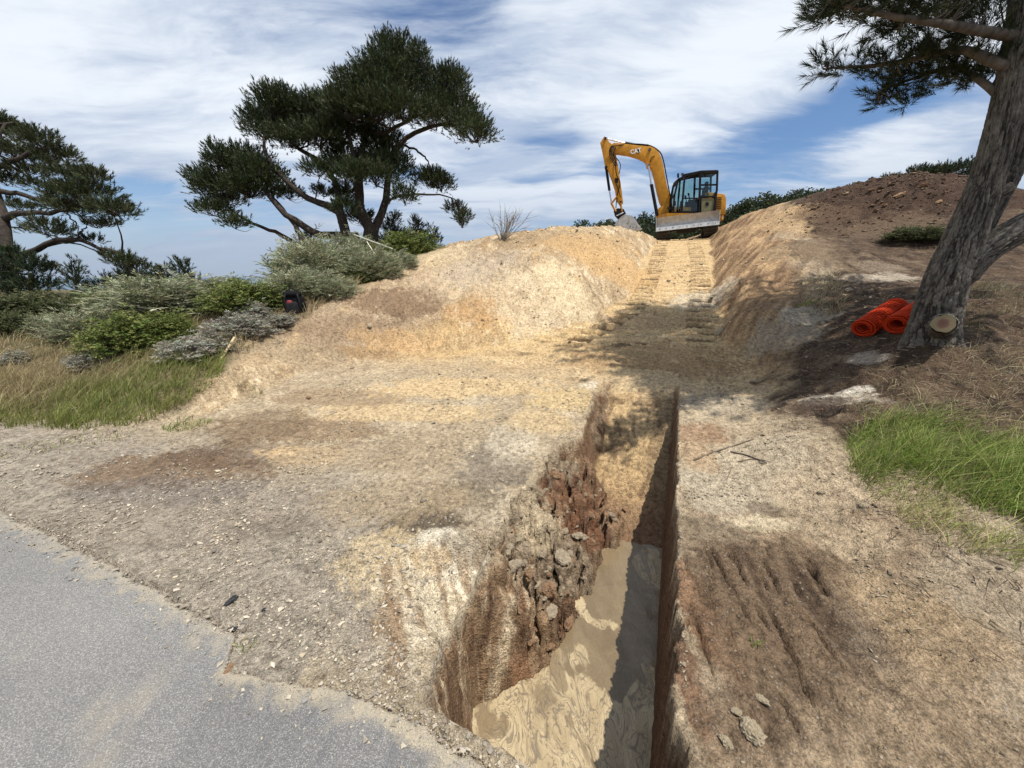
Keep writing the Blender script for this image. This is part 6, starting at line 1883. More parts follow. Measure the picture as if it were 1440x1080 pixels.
SP_ = {('sage', 0): None, ('sage', 1): None, ('sage', 2): None, ('silver', 0): None, ('silver', 1): None, ('green', 0): None, ('green', 1): None, ('green', 2): None, ('dark', 0): None, ('dark', 1): None}
shrubs = [
    (249, 448, 2.5, 0.75, 'sage', 'widest pale grey-green shrub mat in the middle of the left bank'), (133, 482, 1.15, 0.62, 'sage', 'pale hummock of grey-green shrub with dark underside at the left end of the bank'),
    (191, 503, 1.2, 0.70, 'green', 'bright green bush below the pale hummocks, nearest the tall grass'), (243, 482, 0.75, 0.5, 'green', 'green bush touching the right side of the nearest bright green bush'),
    (347, 448, 1.35, 0.62, 'green', 'bright green bush left of the black backpack'), (275, 508, 0.9, 0.32, 'silver', 'low silver shrub just above the tall grass'), (338, 479, 1.0, 0.40, 'silver', 'silver shrub beside the leaning wooden stake'),
    (396, 462, 0.60, 0.22, 'silver', 'small dark-based silver shrub at the foot of the black backpack'), (362, 453, 0.6, 0.34, 'silver', 'silver shrub between the green bush and the backpack'),
    (449, 406, 2.0, 1.15, 'sage', 'tall grey-green shrub uphill of the black backpack'), (493, 374, 1.6, 1.05, 'sage', 'tallest grey shrub at the foot of the broad pine'), (526, 396, 1.25, 0.75, 'sage', 'grey-green shrub on the edge of the sandy mound'),
    (427, 424, 1.4, 0.70, 'sage', 'brownish grey shrub directly behind the black backpack'), (573, 363, 1.6, 0.85, 'green', 'large bright green bush against the top left of the sandy mound'), (541, 376, 1.0, 0.65, 'green', 'green bush next to the pale fallen pole'),
    (511, 399, 0.7, 0.40, 'green', 'small yellow-green bush in front of the grey shrubs near the mound edge'), (347, 402, 1.5, 0.72, 'dark', 'dark green bush on the brow of the left hill'), (391, 396, 1.1, 0.75, 'dark', 'dark green bush on the brow nearest the broad pine'),
    (307, 402, 1.0, 0.5, 'dark', 'dark bush on the brow above the widest pale mat'), (158, 440, 1.0, 0.45, 'green', 'yellow-green bush left of the widest pale mat'), (129, 427, 0.75, 0.38, 'dark', 'small dark bush on the brow right of the left-edge pine'),
    (22, 470, 0.85, 0.45, 'dark', 'dull green bush at the left edge below the pine'), (133, 517, 0.6, 0.28, 'silver', 'little silver shrub in the dry grass below the left hummock'), (27, 512, 0.5, 0.24, 'silver', 'tiny silver shrub in dry grass at the left edge'),
    (45, 447, 1.6, 0.55, 'dark', 'dark brush at the foot of the left-edge pine'), (92, 449, 1.0, 0.4, 'dark', 'low dark bush between the left-edge pine and the pale hummock'), (205, 425, 1.5, 0.5, 'sage', 'pale shrub on the brow left of centre of the bank'),
    (300, 430, 1.3, 0.5, 'sage', 'pale shrub between the widest mat and the brow bushes'), (395, 425, 1.0, 0.5, 'sage', 'grey-green shrub above the green bush beside the backpack'), (470, 420, 0.9, 0.45, 'sage', 'twiggy grey shrub right of the black backpack'),
    (560, 380, 0.9, 0.45, 'sage', 'grey shrub at the sand edge below the large green bush'), (1283, 345, 1.15, 0.34, 'dark', 'green ground bush on the shaded bank left of the big trunk'), (330, 415, 1.0, 0.5, 'green', 'green bush on the upper bank behind the widest pale mat'),
    (232, 408, 1.1, 0.4, 'sage', 'pale tuft of shrub on the skyline of the left bank'), (70, 470, 0.8, 0.35, 'sage', 'greyish low shrub in dry grass near the left edge')]
cnt = {}
for i, (px, py, w, h, kind, lab) in enumerate(shrubs):
    nk = sum(1 for k in SP_ if k[0] == kind)
    key = (kind, cnt.get(kind, 0) % nk); cnt[kind] = cnt.get(kind, 0) + 1
    if SP_[key] is None: o = SP_[key] = shrub_proto(kind, 200 + 10 * i)
    else: o = copy_tree(SP_[key])
    P = hit(px, py)
    r = unit((P * [1, 1, 0]))
    c = P + r * w * 0.32
    g_ = float(ground([c[0]], [c[1]])[0])
    o.location = (c[0], c[1], min(g_, P[2] + 0.25) - 0.04); o.scale = (w * 0.92, w * 0.75, h * 0.74); o.rotation_euler = (0, 0, (0.35 * math.sin(i * 2.3)))
    tag(o, lab, 'shrub', {'sage': 'grey-green shrubs on the bank', 'silver': 'low silver shrubs on the bank', 'green': 'bright green bushes on the bank', 'dark': 'dark bushes along the brow'}[kind])

# ------------------------------------------------------------------ grass
def blades(n, poly_px, length, width, cols, seed, lean=(0.5, 0.0), dens=1.2, lean_var=0.35, droop=0.5, zlift=0.0, world=None):
    rs = np.random.RandomState(seed)
    W_ = np.array([hit(*q)[:2] for q in poly_px]) if world is None else np.array(world)
    lo, hi = W_.min(0), W_.max(0)
    out_ = np.zeros((0, 2))
    tries = 0
    while len(out_) < n and tries < 60:
        tries += 1
        q = lo + rs.rand(n * 3, 2) * (hi - lo)
        k = poly_d(W_, q[:, 0], q[:, 1]) + 0.05 * min(2.0, float((hi - lo).min())) * fbm2(q[:, 0] * 4, q[:, 1] * 4, 3, seed=seed)
        d_ = np.hypot(q[:, 0], q[:, 1])
        w = (max(np.hypot(*W_.T).min() * 0.9, 0.5) / d_) ** dens
        cl_ = 0.35 + 0.65 * sstep(fbm2(q[:, 0] * 3.5, q[:, 1] * 3.5, 3, seed=seed + 5), -0.25, 0.2)
        out_ = np.vstack([out_, q[(k > 0) & (rs.rand(len(q)) < w * cl_)]])
    p = out_[:n]; n = len(p)
    z = ground(p[:, 0], p[:, 1]) - 0.01 + zlift
    L_ = rs.uniform(*length, n) * (0.75 + 0.5 * sstep(fbm2(p[:, 0] * 2, p[:, 1] * 2, 3, seed=seed + 9), -0.3, 0.3))
    W1 = rs.uniform(*width, n)
    dx = lean[0] + lean_var * rs.randn(n); dy = lean[1] + lean_var * rs.randn(n)
    B = np.stack([p[:, 0], p[:, 1], z], 1)
    up_ = np.array([0, 0, 1.0])
    tip = np.stack([dx, dy, np.ones(n)], 1); tip = tip / np.linalg.norm(tip, axis=1, keepdims=True)
    side = unit(np.cross(tip, rs.randn(n, 3)))
    pts_ = []
    for f_ in (0.0, 0.4, 0.75, 1.0):
        bend = np.stack([dx, dy, -0.5 * droop * np.hypot(dx, dy)], 1) * (f_ ** 2) * L_[:, None] * 0.7
        c = B + np.stack([dx * 0.3, dy * 0.3, np.ones(n)], 1) * f_ * L_[:, None] * 0.85 + bend
        hw = (W1 * (1 - f_ ** 1.5) * 0.5)[:, None] * side
        pts_.append((c - hw, c + hw))
    V = np.stack([pts_[0][0], pts_[0][1], pts_[1][0], pts_[1][1], pts_[2][0], pts_[2][1], pts_[3][0]], 1)
    base = np.arange(n)[:, None] * 7
    tri = np.array([[0, 1, 3], [0, 3, 2], [2, 3, 5], [2, 5, 4], [4, 5, 6]])
    F = (base[:, None, :] + tri[None]).reshape(-1, 3)
    cc_ = cols(p, rs, n)
    tipc = np.array([0.9, 0.9, 1.0, 1.0, 1.15, 1.15, 1.3])
    Cv = np.clip(cc_[:, None, :] * tipc[None, :, None], 0.004, 0.8)
    return V.reshape(-1, 3), F, Cv.reshape(-1, 3)


def grass_obj(name, sets, label):
    Vs, Fs, Cs, o_ = [], [], [], 0
    for V, F, c in sets:
        Vs.append(V); Fs.append(F + o_); Cs.append(c); o_ += len(V)
    o = link(name, mesh_np(name, np.vstack(Vs), np.vstack(Fs), False, np.vstack(Cs)), M_GRASS)
    return tag(o, label, 'grass', None, 'stuff')


def mixcol(a, b, pb, var=0.18):
    def f(p, rs, n):
        m = rs.rand(n, 1) < pb
        return np.where(m, np.array(b), np.array(a)) * (1 + var * rs.randn(n, 1)) * (1 + 0.05 * rs.randn(n, 3))
    return f


GR, YG, ST_, BR = (0.135, 0.195, 0.028), (0.27, 0.28, 0.085), (0.44, 0.355, 0.19), (0.22, 0.17, 0.11)


def strip_col(p, rs, n):
    d_ = np.hypot(p[:, 0], p[:, 1]) + 0.5 * rs.randn(n) + 1.0 * fbm2(p[:, 0] * 1.2, p[:, 1] * 1.2, 3, seed=77)
    k = sstep(d_, 6.7, 8.4)[:, None]
    g = np.where(rs.rand(n, 1) < 0.4, np.array(YG), np.array((0.19, 0.225, 0.055)))
    return (g * (1 - k) + np.array(ST_) * 0.9 * k) * (1 + 0.18 * rs.randn(n, 1))


grass_obj('green_grass', [blades(6500, [(1192, 612), (1240, 590), (1300, 592), (1370, 615), (1440, 640), (1560, 720), (1560, 790), (1440, 745), (1370, 715), (1310, 690), (1262, 672), (1215, 690), (1192, 650)], (0.08, 0.31), (0.0025, 0.0052), mixcol(GR, YG, 0.45, 0.3), 301, (0.5, 0.05), 0.6, 0.5, 0.7),
                          blades(700, [(1195, 650), (1330, 700), (1440, 770), (1440, 810), (1370, 785), (1290, 750), (1220, 700)], (0.06, 0.24), (0.003, 0.006), mixcol(YG, ST_, 0.3), 302, (0.45, -0.1), 0.3, 0.6)],
          'lush green grass leaning in the sun right of the trench')
grass_obj('dry_grass', [blades(2600, [(1180, 575), (1230, 520), (1300, 515), (1440, 480), (1560, 520), (1560, 680), (1400, 620), (1300, 590), (1220, 600)], (0.08, 0.20), (0.002, 0.005), mixcol(BR, ST_, 0.35), 303, (0.5, 0.0), 0.6, 0.7, 0.9),
                        blades(700, [(1120, 400), (1180, 380), (1190, 440), (1130, 445)], (0.08, 0.2), (0.005, 0.009), mixcol(ST_, BR, 0.5), 304, (0.3, 0), 0.5, 0.5),
                        blades(500, [(1320, 400), (1440, 400), (1440, 470), (1350, 470)], (0.08, 0.2), (0.004, 0.008), mixcol(BR, (0.12, 0.13, 0.04), 0.4), 305, (0.3, 0), 0.5, 0.5)],
          'thin brown dead grass in the shade around the big pine trunk')
grass_obj('green_grass', [blades(11000, [(-90, 520), (60, 497), (170, 500), (262, 488), (322, 500), (305, 540), (250, 575), (185, 600), (120, 606), (-90, 596)], (0.12, 0.27), (0.005, 0.010), strip_col, 306, (0.42, 0.0), 0.8, 0.28)],
          'long green and straw grass in front of the shrubs on the left')
grass_obj('dry_grass', [blades(8500, [(-90, 440), (100, 425), (190, 460), (330, 450), (345, 500), (260, 500), (60, 505), (-90, 520)], (0.14, 0.30), (0.005, 0.010), mixcol(ST_, (0.19, 0.185, 0.08), 0.45), 307, (0.4, 0), 0.5, 0.3),
                        blades(1800, [(400, 430), (440, 405), (520, 385), (500, 405), (440, 440), (380, 465), (335, 500), (330, 480)], (0.12, 0.28), (0.006, 0.011), mixcol(ST_, BR, 0.4), 308, (0.35, 0), 0.3, 0.35)],
          'straw coloured dry grass between the shrubs on the left bank')


def tuft(px, py, r, n, length, col_, seed, label):
    c = hit(px, py)
    a = np.linspace(0, 6.28, 9)[:-1]
    V, F, cc_ = blades(n, None, length, (0.004, 0.009), col_, seed, (0.3, 0.0), 0.2, 0.5, 0.5, 0, [(c[0] + r * math.cos(t), c[1] + r * 0.7 * math.sin(t)) for t in a])
    o = link('grass_tuft', mesh_np('grass_tuft', V - c, F, False, cc_), M_GRASS)
    o.location = c
    tag(o, label, 'grass tuft', None, 'stuff')


tuft(350, 550, 0.20, 120, (0.04, 0.11), mixcol(YG, BR, 0.5), 321, 'small lone tuft of grass on the bare sand right of the grass strip')
tuft(262, 598, 0.26, 220, (0.05, 0.12), mixcol(GR, YG, 0.5), 322, 'bright green tuft just in front of the corner of the grass strip')
tuft(140, 612, 0.35, 180, (0.04, 0.10), mixcol(YG, BR, 0.4), 323, 'short ragged turf creeping onto the gravel below the grass strip')
tuft(95, 628, 0.25, 90, (0.03, 0.07), mixcol(YG, BR, 0.5), 324, 'flattened patch of turf on the gravel nearer the road')
tuft(20, 634, 0.3, 120, (0.03, 0.07), mixcol(YG, BR, 0.5), 325, 'low patch of turf on the gravel at the left edge')
tuft(1132, 428, 0.14, 90, (0.05, 0.12), mixcol(YG, GR, 0.4), 326, 'small green tuft on top of the cut bank')
tuft(1060, 905, 0.03, 14, (0.03, 0.06), mixcol(YG, GR, 0.4), 327, 'few tiny green blades on the dark scraped slope')
tuft(345, 908, 0.06, 26, (0.02, 0.045), mixcol(YG, GR, 0.4), 328, 'tiny weed at the corner of the asphalt')

# ------------------------------------------------------------------ rocks, clods, gravel, twigs
def rock_mesh(name, seed, rough=0.16, sub=3, cuts=7):
    rs = np.random.RandomState(seed)
    bm = bmesh.new(); bmesh.ops.create_icosphere(bm, subdivisions=sub, radius=1.0)
    V = np.array([v.co[:] for v in bm.verts])
    for k in range(cuts):
        n_ = unit(rs.randn(3)); d_ = rs.uniform(0.55, 0.85)
        ex = V @ n_ - d_
        V = V - np.clip(ex, 0, None)[:, None] * n_ * 0.9
    V = V * (1 + rough * 1.3 * fbm3(V + seed, 1.5, 4)[:, None] + 0.30 * rough / 0.16 * np.abs(fbm3(V + seed, 4.5, 4))[:, None])
    for v, c in zip(bm.verts, V): v.co = c
    me = bpy.data.meshes.new(name); bm.to_mesh(me); bm.free()
    return me


def soil_mat(name, rgb, rgb2):
    m, N = new_mat(name)
    g = N.n('ShaderNodeTexCoord').outputs['Object']
    n1 = N.noise(g, 2.2, 6.0, 0.65).outputs[0]; n2 = N.noise(g, 12.0, 5.0, 0.7).outputs[0]
    c = N.mix(N.range(n1, 0.35, 0.62), rgb, rgb2)
    c = N.mix(1.0, c, N.ramp(n2, [(0.3, (0.7, 0.69, 0.67)), (0.5, (1, 1, 1)), (0.75, (1.3, 1.3, 1.3))]), 'MULTIPLY')
    finish(N, **{'Base Color': c, 'Roughness': 0.95, 'Specular IOR Level': 0.15, 'Normal': bump(N, n2, 0.6, 0.05)})
    return m


CL_BR = soil_mat('clod_brown', (0.22, 0.125, 0.07), (0.34, 0.22, 0.13))
CL_GR = soil_mat('clod_grey', (0.30, 0.235, 0.16), (0.44, 0.36, 0.25))
CL_SA = soil_mat('clod_sand', (0.34, 0.265, 0.165), (0.46, 0.38, 0.26))
ST_DK = soil_mat('stone_dark', (0.03, 0.03, 0.032), (0.07, 0.07, 0.072))
rocks = {}
for nm, mt in (('brown', CL_BR), ('grey', CL_GR), ('sand', CL_SA)):
    for k in range(3):
        me = rock_mesh('soil_clod', 40 + 7 * k + len(nm), 0.34, 4, 4); me.materials.append(mt); rocks[(nm, k)] = me
HEAP = [Q(815, 610, .15), Q(770, 640, .12), Q(722, 705, .05), Q(708, 760, -.02), Q(690, 840, -.1), Q(672, 900, -.3), Q(770, 925, -.72), Q(812, 872, -.75), Q(842, 800, -.75), Q(872, 750, -.68), Q(850, 690, -.45), Q(826, 640, -.15)]
HP = np.array(HEAP)
rsC = np.random.RandomState(77)
pts_ = []
for _t in range(4000):
    if len(pts_) >= 110: break
    q = HP.min(0) + rsC.rand(2) * (HP.max(0) - HP.min(0))
    if poly_d(HP, q[:1], q[1:])[0] > 0.02: pts_.append(q)


def put_clod(x, y, size, kind, k, label, group='loose clods of soil on the collapsed side of the pit', name='soil_clod', sink=0.25, sq=0.75):
    o = bpy.data.objects.new(name, rocks[(kind, k)]); COL.objects.link(o)
    z = float(ground([x], [y])[0])
    o.location = (x, y, z + size * sq * (0.5 - sink)); o.scale = (size * rsC.uniform(.9, 1.6), size * rsC.uniform(.6, 1.05), size * sq * rsC.uniform(.7, 1.15))
    o.rotation_euler = (rsC.uniform(-.5, .5), rsC.uniform(-.5, .5), rsC.uniform(0, 6.28))
    return tag(o, label, 'clod', group)


LBL = {'brown': 'reddish brown clod of damp soil on the collapsed side of the pit', 'grey': 'crumbly grey clod of soil on the collapsed side of the pit', 'sand': 'pale sandy clod of soil on the collapsed side of the pit'}
for i, q in enumerate(pts_):
    sz = float(np.clip(0.017 * math.exp(0.55 * rsC.randn()), 0.008, 0.045))
    zq = float(ground([q[0]], [q[1]])[0])
    kind = rsC.choice(['brown', 'grey', 'sand'], p=[.45, .35, .2] if zq < -0.15 else [.2, .35, .45])
    put_clod(q[0], q[1], sz, kind, i % 3, LBL[kind], sink=0.42)
for (px, py, z_, sz, kind, lab) in [(800, 868, -.70, .10, 'brown', 'largest smooth brown clod at the water line of the pit'), (770, 850, -.6, .11, 'brown', 'big brown clod above the water line in the middle of the collapse'), (735, 800, -.35, .09, 'grey', 'big grey block leaning at mid height of the collapsed side'),
                                    (762, 770, -.3, .09, 'grey', 'grey block with a dark hollow beside it in the collapse'), (790, 800, -.5, .10, 'grey', 'crumbling grey block just above the brown mud'), (812, 745, -.4, .10, 'grey', 'grey gravelly lump on the upper collapse'),
                                    (830, 705, -.3, .08, 'brown', 'red brown block standing on the upper collapse'), (795, 690, -.15, .09, 'brown', 'red brown block just under the pit rim'), (745, 690, 0.0, .07, 'sand', 'pale block on the pit rim'), (778, 640, .1, .06, 'grey', 'grey lump at the top of the collapse')]:
    P = onz(px, py, z_); put_clod(P[0], P[1], sz * 0.50, kind, 1, lab, sink=0.5)
for (px, py, sz) in [(864, 722, .018), (870, 718, .016), (868, 729, .02), (878, 716, .015), (884, 746, .022), (893, 750, .02), (834, 884, .016)]:
    P = onz(px, py, -.62); put_clod(P[0], P[1], sz, 'brown', 0, 'small dark round pebble of soil at the edge of the mud', 'small dark pebbles at the edge of the mud', 'pebble', 0.1, 0.9)

# stones and lumps one can tell apart on the flats
rocks[('dark', 0)] = rock_mesh('dark_stone', 91, 0.2); rocks[('dark', 0)].materials.append(ST_DK)
def stone(px, py, sz, kind, k, lab, cat='stone', name='stone', sink=0.2, sq=0.65):
    P = hit(px, py); o = put_clod(P[0], P[1], sz, kind, k, lab, None, name, sink, sq); o['category'] = cat
    if 'group' in o: del o['group']
    return o
stone(325, 847, .027, 'dark', 0, 'flat black stone on the gravel beside the asphalt edge')
stone(371, 858, .012, 'dark', 0, 'small black stone right of the flat black stone')
stone(330, 886, .018, 'dark', 0, 'black chip at the corner of the asphalt')
stone(320, 946, .022, 'brown', 1, 'brown pebble lying on the asphalt beside the soil spill')
stone(1058, 1030, .042, 'sand', 0, 'largest rounded pale lump of soil on the dark slope right of the trench', 'clod', 'soil_clod')
stone(1020, 1045, .024, 'sand', 2, 'broken pale lump just left of the rounded lump right of the trench', 'clod', 'soil_clod')
stone(1035, 1002, .020, 'sand', 1, 'pale lump above the rounded lump right of the trench', 'clod', 'soil_clod')
stone(1070, 985, .022, 'sand', 1, 'pale pebble on the dark scraped slope')
stone(1215, 712, .022, 'sand', 2, 'flat pale stone in front of the green grass')
stone(1155, 693, .022, 'sand', 0, 'small pale stone left of the green grass')
stone(610, 895, .018, 'sand', 1, 'pale lump on the cream slope left of the pit', 'clod', 'soil_clod')
stone(585, 842, .013, 'sand', 2, 'small pale lump high on the cream slope left of the pit', 'clod', 'soil_clod')
stone(640, 1062, .02, 'sand', 0, 'pale pebble on the strip between asphalt and pit')
stone(610, 596, .016, 'dark', 0, 'dark stick-like chip on the bare sand left of the trench head', 'stone')
stone(434, 560, .028, 'brown', 0, 'brown lump of soil alone on the bare sand', 'clod', 'soil_clod')
stone(520, 458, .05, 'sand', 0, 'broken pale lump at the left foot of the mound', 'clod', 'soil_clod')
stone(495, 518, .035, 'sand', 1, 'grey lump at the lower left foot of the mound', 'clod', 'soil_clod')
stone(1003, 418, .06, 'sand', 1, 'pale stone at the foot of the cut face beside the track', 'stone')
stone(1063, 538, .05, 'grey', 1, 'grey lump at the corner of the ramp below the bank', 'clod', 'soil_clod')
stone(1012, 468, .06, 'sand', 2, 'sandy lump at the lower end of the cut face', 'clod', 'soil_clod')
for i, (px, py, sz, lab) in enumerate([(1265, 275, 0.091, 'slab of dark soil on the face of the spoil heap'), (1300, 262, 0.077, 'dark clod on the crest of the spoil heap'), (1225, 268, 0.070, 'dark clod at the left shoulder of the spoil heap'), (1190, 272, 0.056, 'sandy lump left of the spoil heap crest'), (1320, 285, 0.077, 'dark clod low on the spoil heap near the big trunk'), (1245, 290, 0.063, 'dark clod below the middle of the spoil heap')]):
    stone(px, py, sz, 'brown' if i != 3 else 'sand', i % 3, lab, 'clod', 'soil_clod', 0.35, 0.55)

# gravel: thousands of small stones, one object
IV = np.array([(1, 0, 0), (-.5, .87, 0), (-.5, -.87, 0), (.5, .6, .75), (.45, -.65, .8), (-.8, 0, .7), (0, 0, -.8)])
IF = np.array([(3, 5, 4), (0, 3, 4), (1, 5, 3), (2, 4, 5), (0, 1, 3), (1, 2, 5), (2, 0, 4), (0, 6, 1), (1, 6, 2), (2, 6, 0)])


def gravel(n, region, size, cols, seed, dens=1.6):
    rs = np.random.RandomState(seed)
    acc = []
    for _t in range(40):
        if sum(map(len, acc)) >= n: break
        q = np.stack([rs.uniform(region[0], region[1], n * 4), rs.uniform(region[2], region[3], n * 4)], 1)
        w = region[4](q[:, 0], q[:, 1]) * np.minimum(1, (1.3 / np.maximum(np.hypot(q[:, 0], q[:, 1]), 0.6)) ** dens)
        acc.append(q[rs.rand(len(q)) < w])
    q = np.vstack(acc)[:n]; n = len(q)
    sz = np.clip(size * np.exp(0.55 * rs.randn(n)), size * 0.4, size * 4) * (0.7 + 0.13 * np.hypot(q[:, 0], q[:, 1]))
    z = np.maximum(ground(q[:, 0], q[:, 1]), np.where(road_d(q[:, 0], q[:, 1]) > 0.0, 0.004, -9)) + sz * 0.25
    k = len(IV)
    J = IV[None] * (1 + 0.35 * rs.randn(n, k, 1)) * np.stack([rs.uniform(.7, 1.4, n), rs.uniform(.7, 1.2, n), rs.uniform(.45, .8, n)], 1)[:, None, :] * sz[:, None, None]
    a = rs.rand(n) * 6.28; ca, sa = np.cos(a)[:, None], np.sin(a)[:, None]
    V = np.stack([J[..., 0] * ca - J[..., 1] * sa, J[..., 0] * sa + J[..., 1] * ca, J[..., 2]], -1) + np.stack([q[:, 0], q[:, 1], z], 1)[:, None, :]
    F = (np.arange(n)[:, None, None] * k + IF[None]).reshape(-1, 3)
    c = np.array(cols)[rs.randint(0, len(cols), n)] * (1 + 0.15 * rs.randn(n, 1))
    return V.reshape(-1, 3), F, np.repeat(np.clip(c, 0.01, 0.7), k, axis=0)


def not_pit(x, y): return (poly_d(PIT, x, y) < -0.01) * 1.0
gsets = [gravel(9000, (-5.5, 0.3, 0.9, 4.6, lambda x, y: not_pit(x, y) * sstep(road_d(x, y) + 0.05 * perlin2(x * 6, y * 6), -1.6, -0.05) * (road_d(x, y) < 0.03 + 0.06 * perlin2(x * 5, y * 5)) * sstep(perlin2(x * 2.3, y * 2.3), -0.5, 0.3)), 0.0036, [(0.33, 0.28, 0.21), (0.27, 0.235, 0.185), (0.42, 0.36, 0.27), (0.22, 0.18, 0.135)], 401),
         gravel(1600, (-4.2, 0.2, 0.6, 2.6, lambda x, y: (1 - sstep(road_d(x, y), 0.0, 0.30)) ** 2 * (road_d(x, y) > 0)), 0.0032, [(0.30, 0.26, 0.20), (0.38, 0.33, 0.25), (0.2, 0.19, 0.17)], 402, 0.5),
         gravel(4200, (-2.6, 1.6, 1.3, 5.5, lambda x, y: not_pit(x, y) * (AY * x - AX * y < RW - 0.5) * (road_d(x, y) < -0.05) * sstep(perlin2(x * 1.9 + 5, y * 1.9), -0.1, 0.6)), 0.0036, [(0.40, 0.33, 0.22), (0.46, 0.39, 0.28), (0.30, 0.24, 0.16), (0.22, 0.18, 0.13)], 403),
         gravel(4200, (0.3, 4.5, 0.5, 5.5, lambda x, y: not_pit(x, y) * (poly_d(GP, x, y) < 0.02) * (AY * x - AX * y > RW + 0.01) * sstep(perlin2(x * 2.1, y * 2.1 + 3), 0.0, 0.6)), 0.0034, [(0.29, 0.235, 0.165), (0.22, 0.175, 0.12), (0.32, 0.265, 0.19), (0.15, 0.12, 0.085)], 404),
         gravel(1800, (-3, 5.5, 5.0, 14, lambda x, y: (poly_d(veg_poly, x, y) < -0.1) * sstep(perlin2(x * 1.3, y * 1.3), -0.1, 0.5)), 0.0055, [(0.42, 0.34, 0.22), (0.34, 0.26, 0.17), (0.28, 0.21, 0.14), (0.5, 0.42, 0.30)], 405, 0.6)]
_hc = at(1270, 285, 10.4)
gsets.append(gravel(1900, (_hc[0] - 3.2, _hc[0] + 3.2, _hc[1] - 2.6, _hc[1] + 2.6, lambda x, y: np.exp(-((x - _hc[0]) ** 2 + (y - _hc[1]) ** 2) / 4.0)), 0.0062, [(0.13, 0.085, 0.052), (0.17, 0.115, 0.07), (0.10, 0.066, 0.042), (0.22, 0.16, 0.10)], 406, 0.0))
Vs, Fs, Cs, o_ = [], [], [], 0
for V, F, c in gsets: Vs.append(V); Fs.append(F + o_); Cs.append(c); o_ += len(V)
M_GRAV = attr_mat('gravel_stone', 0.9, 0.2, 60, 0.2)
tag(link('gravel', mesh_np('gravel', np.vstack(Vs), np.vstack(Fs), False, np.vstack(Cs)), M_GRAV), 'loose gravel and crumbs of soil scattered over the bare ground', 'gravel', None, 'stuff')
# dead needles and twigs littering the bank
rsL = np.random.RandomState(55)
n_ = 2600
q = np.stack([rsL.uniform(1.4, 6.5, n_ * 4), rsL.uniform(1.2, 8, n_ * 4)], 1)
w = sstep(AY * q[:, 0] - AX * q[:, 1], 0.9, 1.8) * np.minimum(1, (2.4 / np.hypot(q[:, 0], q[:, 1])) ** 1.2)
q = q[rsL.rand(len(q)) < w][:n_]
z = ground(q[:, 0], q[:, 1]) + 0.012
a = rsL.rand(len(q)) * 6.28; L_ = 0.05 + 0.10 * rsL.rand(len(q)) ** 2; wd = 0.0018 + 0.002 * rsL.rand(len(q))
d_ = np.stack([np.cos(a), np.sin(a), 0.15 * rsL.randn(len(q))], 1); s_ = np.stack([-np.sin(a), np.cos(a), np.zeros(len(q))], 1)
b_ = np.stack([q[:, 0], q[:, 1], z], 1)
h_ = np.array([0, 0, 1.0]) * wd[:, None]
V = np.stack([b_ - s_ * wd[:, None], b_ + s_ * wd[:, None], b_ + h_ * 1.5, b_ + d_ * L_[:, None]], 1)
F = (np.arange(len(q))[:, None, None] * 4 + np.array([[0, 1, 3], [1, 2, 3], [2, 0, 3]])[None]).reshape(-1, 3)
cl_ = np.array([(0.30, 0.22, 0.13), (0.16, 0.11, 0.07), (0.38, 0.31, 0.20)])[rsL.randint(0, 3, len(q))]
tag(link('needle_litter', mesh_np('needle_litter', V.reshape(-1, 3), F, False, np.repeat(cl_, 4, axis=0)), M_GRASS), 'dead pine needles and bits of twig littering the shaded bank', 'litter', None, 'stuff')


def stick(name, px_pts, r, col_, label, cat='stick', lift=0.0):
    P = [hit(*q) + np.array([0, 0, r * 0.8 + lift]) for q in px_pts]
    P = np.array(P); b = P[0].copy()
    V, F = tube(P - b, [r, r * 0.8, r * 0.5], 6, 16)
    V = V + 0.15 * r * np.random.RandomState(len(px_pts)).randn(*V.shape)
    o = link(name, mesh_mixed(name, V, F, True, np.tile(col_, (len(V), 1))), M_BARK); o.location = b
    tag(o, label, cat)


stick('twig', [(975, 648), (1005, 636), (1030, 628), (1060, 618)], .008, (0.16, 0.125, 0.09), 'long brown twig on the pale flat right of the trench head')
stick('twig', [(1027, 636), (1050, 641), (1078, 652)], .007, (0.09, 0.07, 0.055), 'dark crooked twig on the pale flat below the long brown twig')
stick('twig', [(1038, 650), (1060, 646), (1082, 650)], .005, (0.11, 0.085, 0.065), 'thin twig forking away under the dark crooked twig')
stick('twig', [(1093, 575), (1110, 581)], .006, (0.42, 0.34, 0.22), 'short straw coloured stick at the edge of the shade')
stick('twig', [(1185, 731), (1230, 730), (1255, 728)], .004, (0.26, 0.17, 0.12), 'thin reddish twig on the sand in front of the green grass')
stick('root', [(1012, 690), (1024, 670), (1030, 655)], .004, (0.20, 0.15, 0.10), 'thin root curving over the pale flat beside the trench', 'root')
stick('stick', [(1360, 448), (1440, 446), (1500, 449)], .008, (0.22, 0.18, 0.14), 'thin grey stick lying on the shaded bank right of the big trunk')
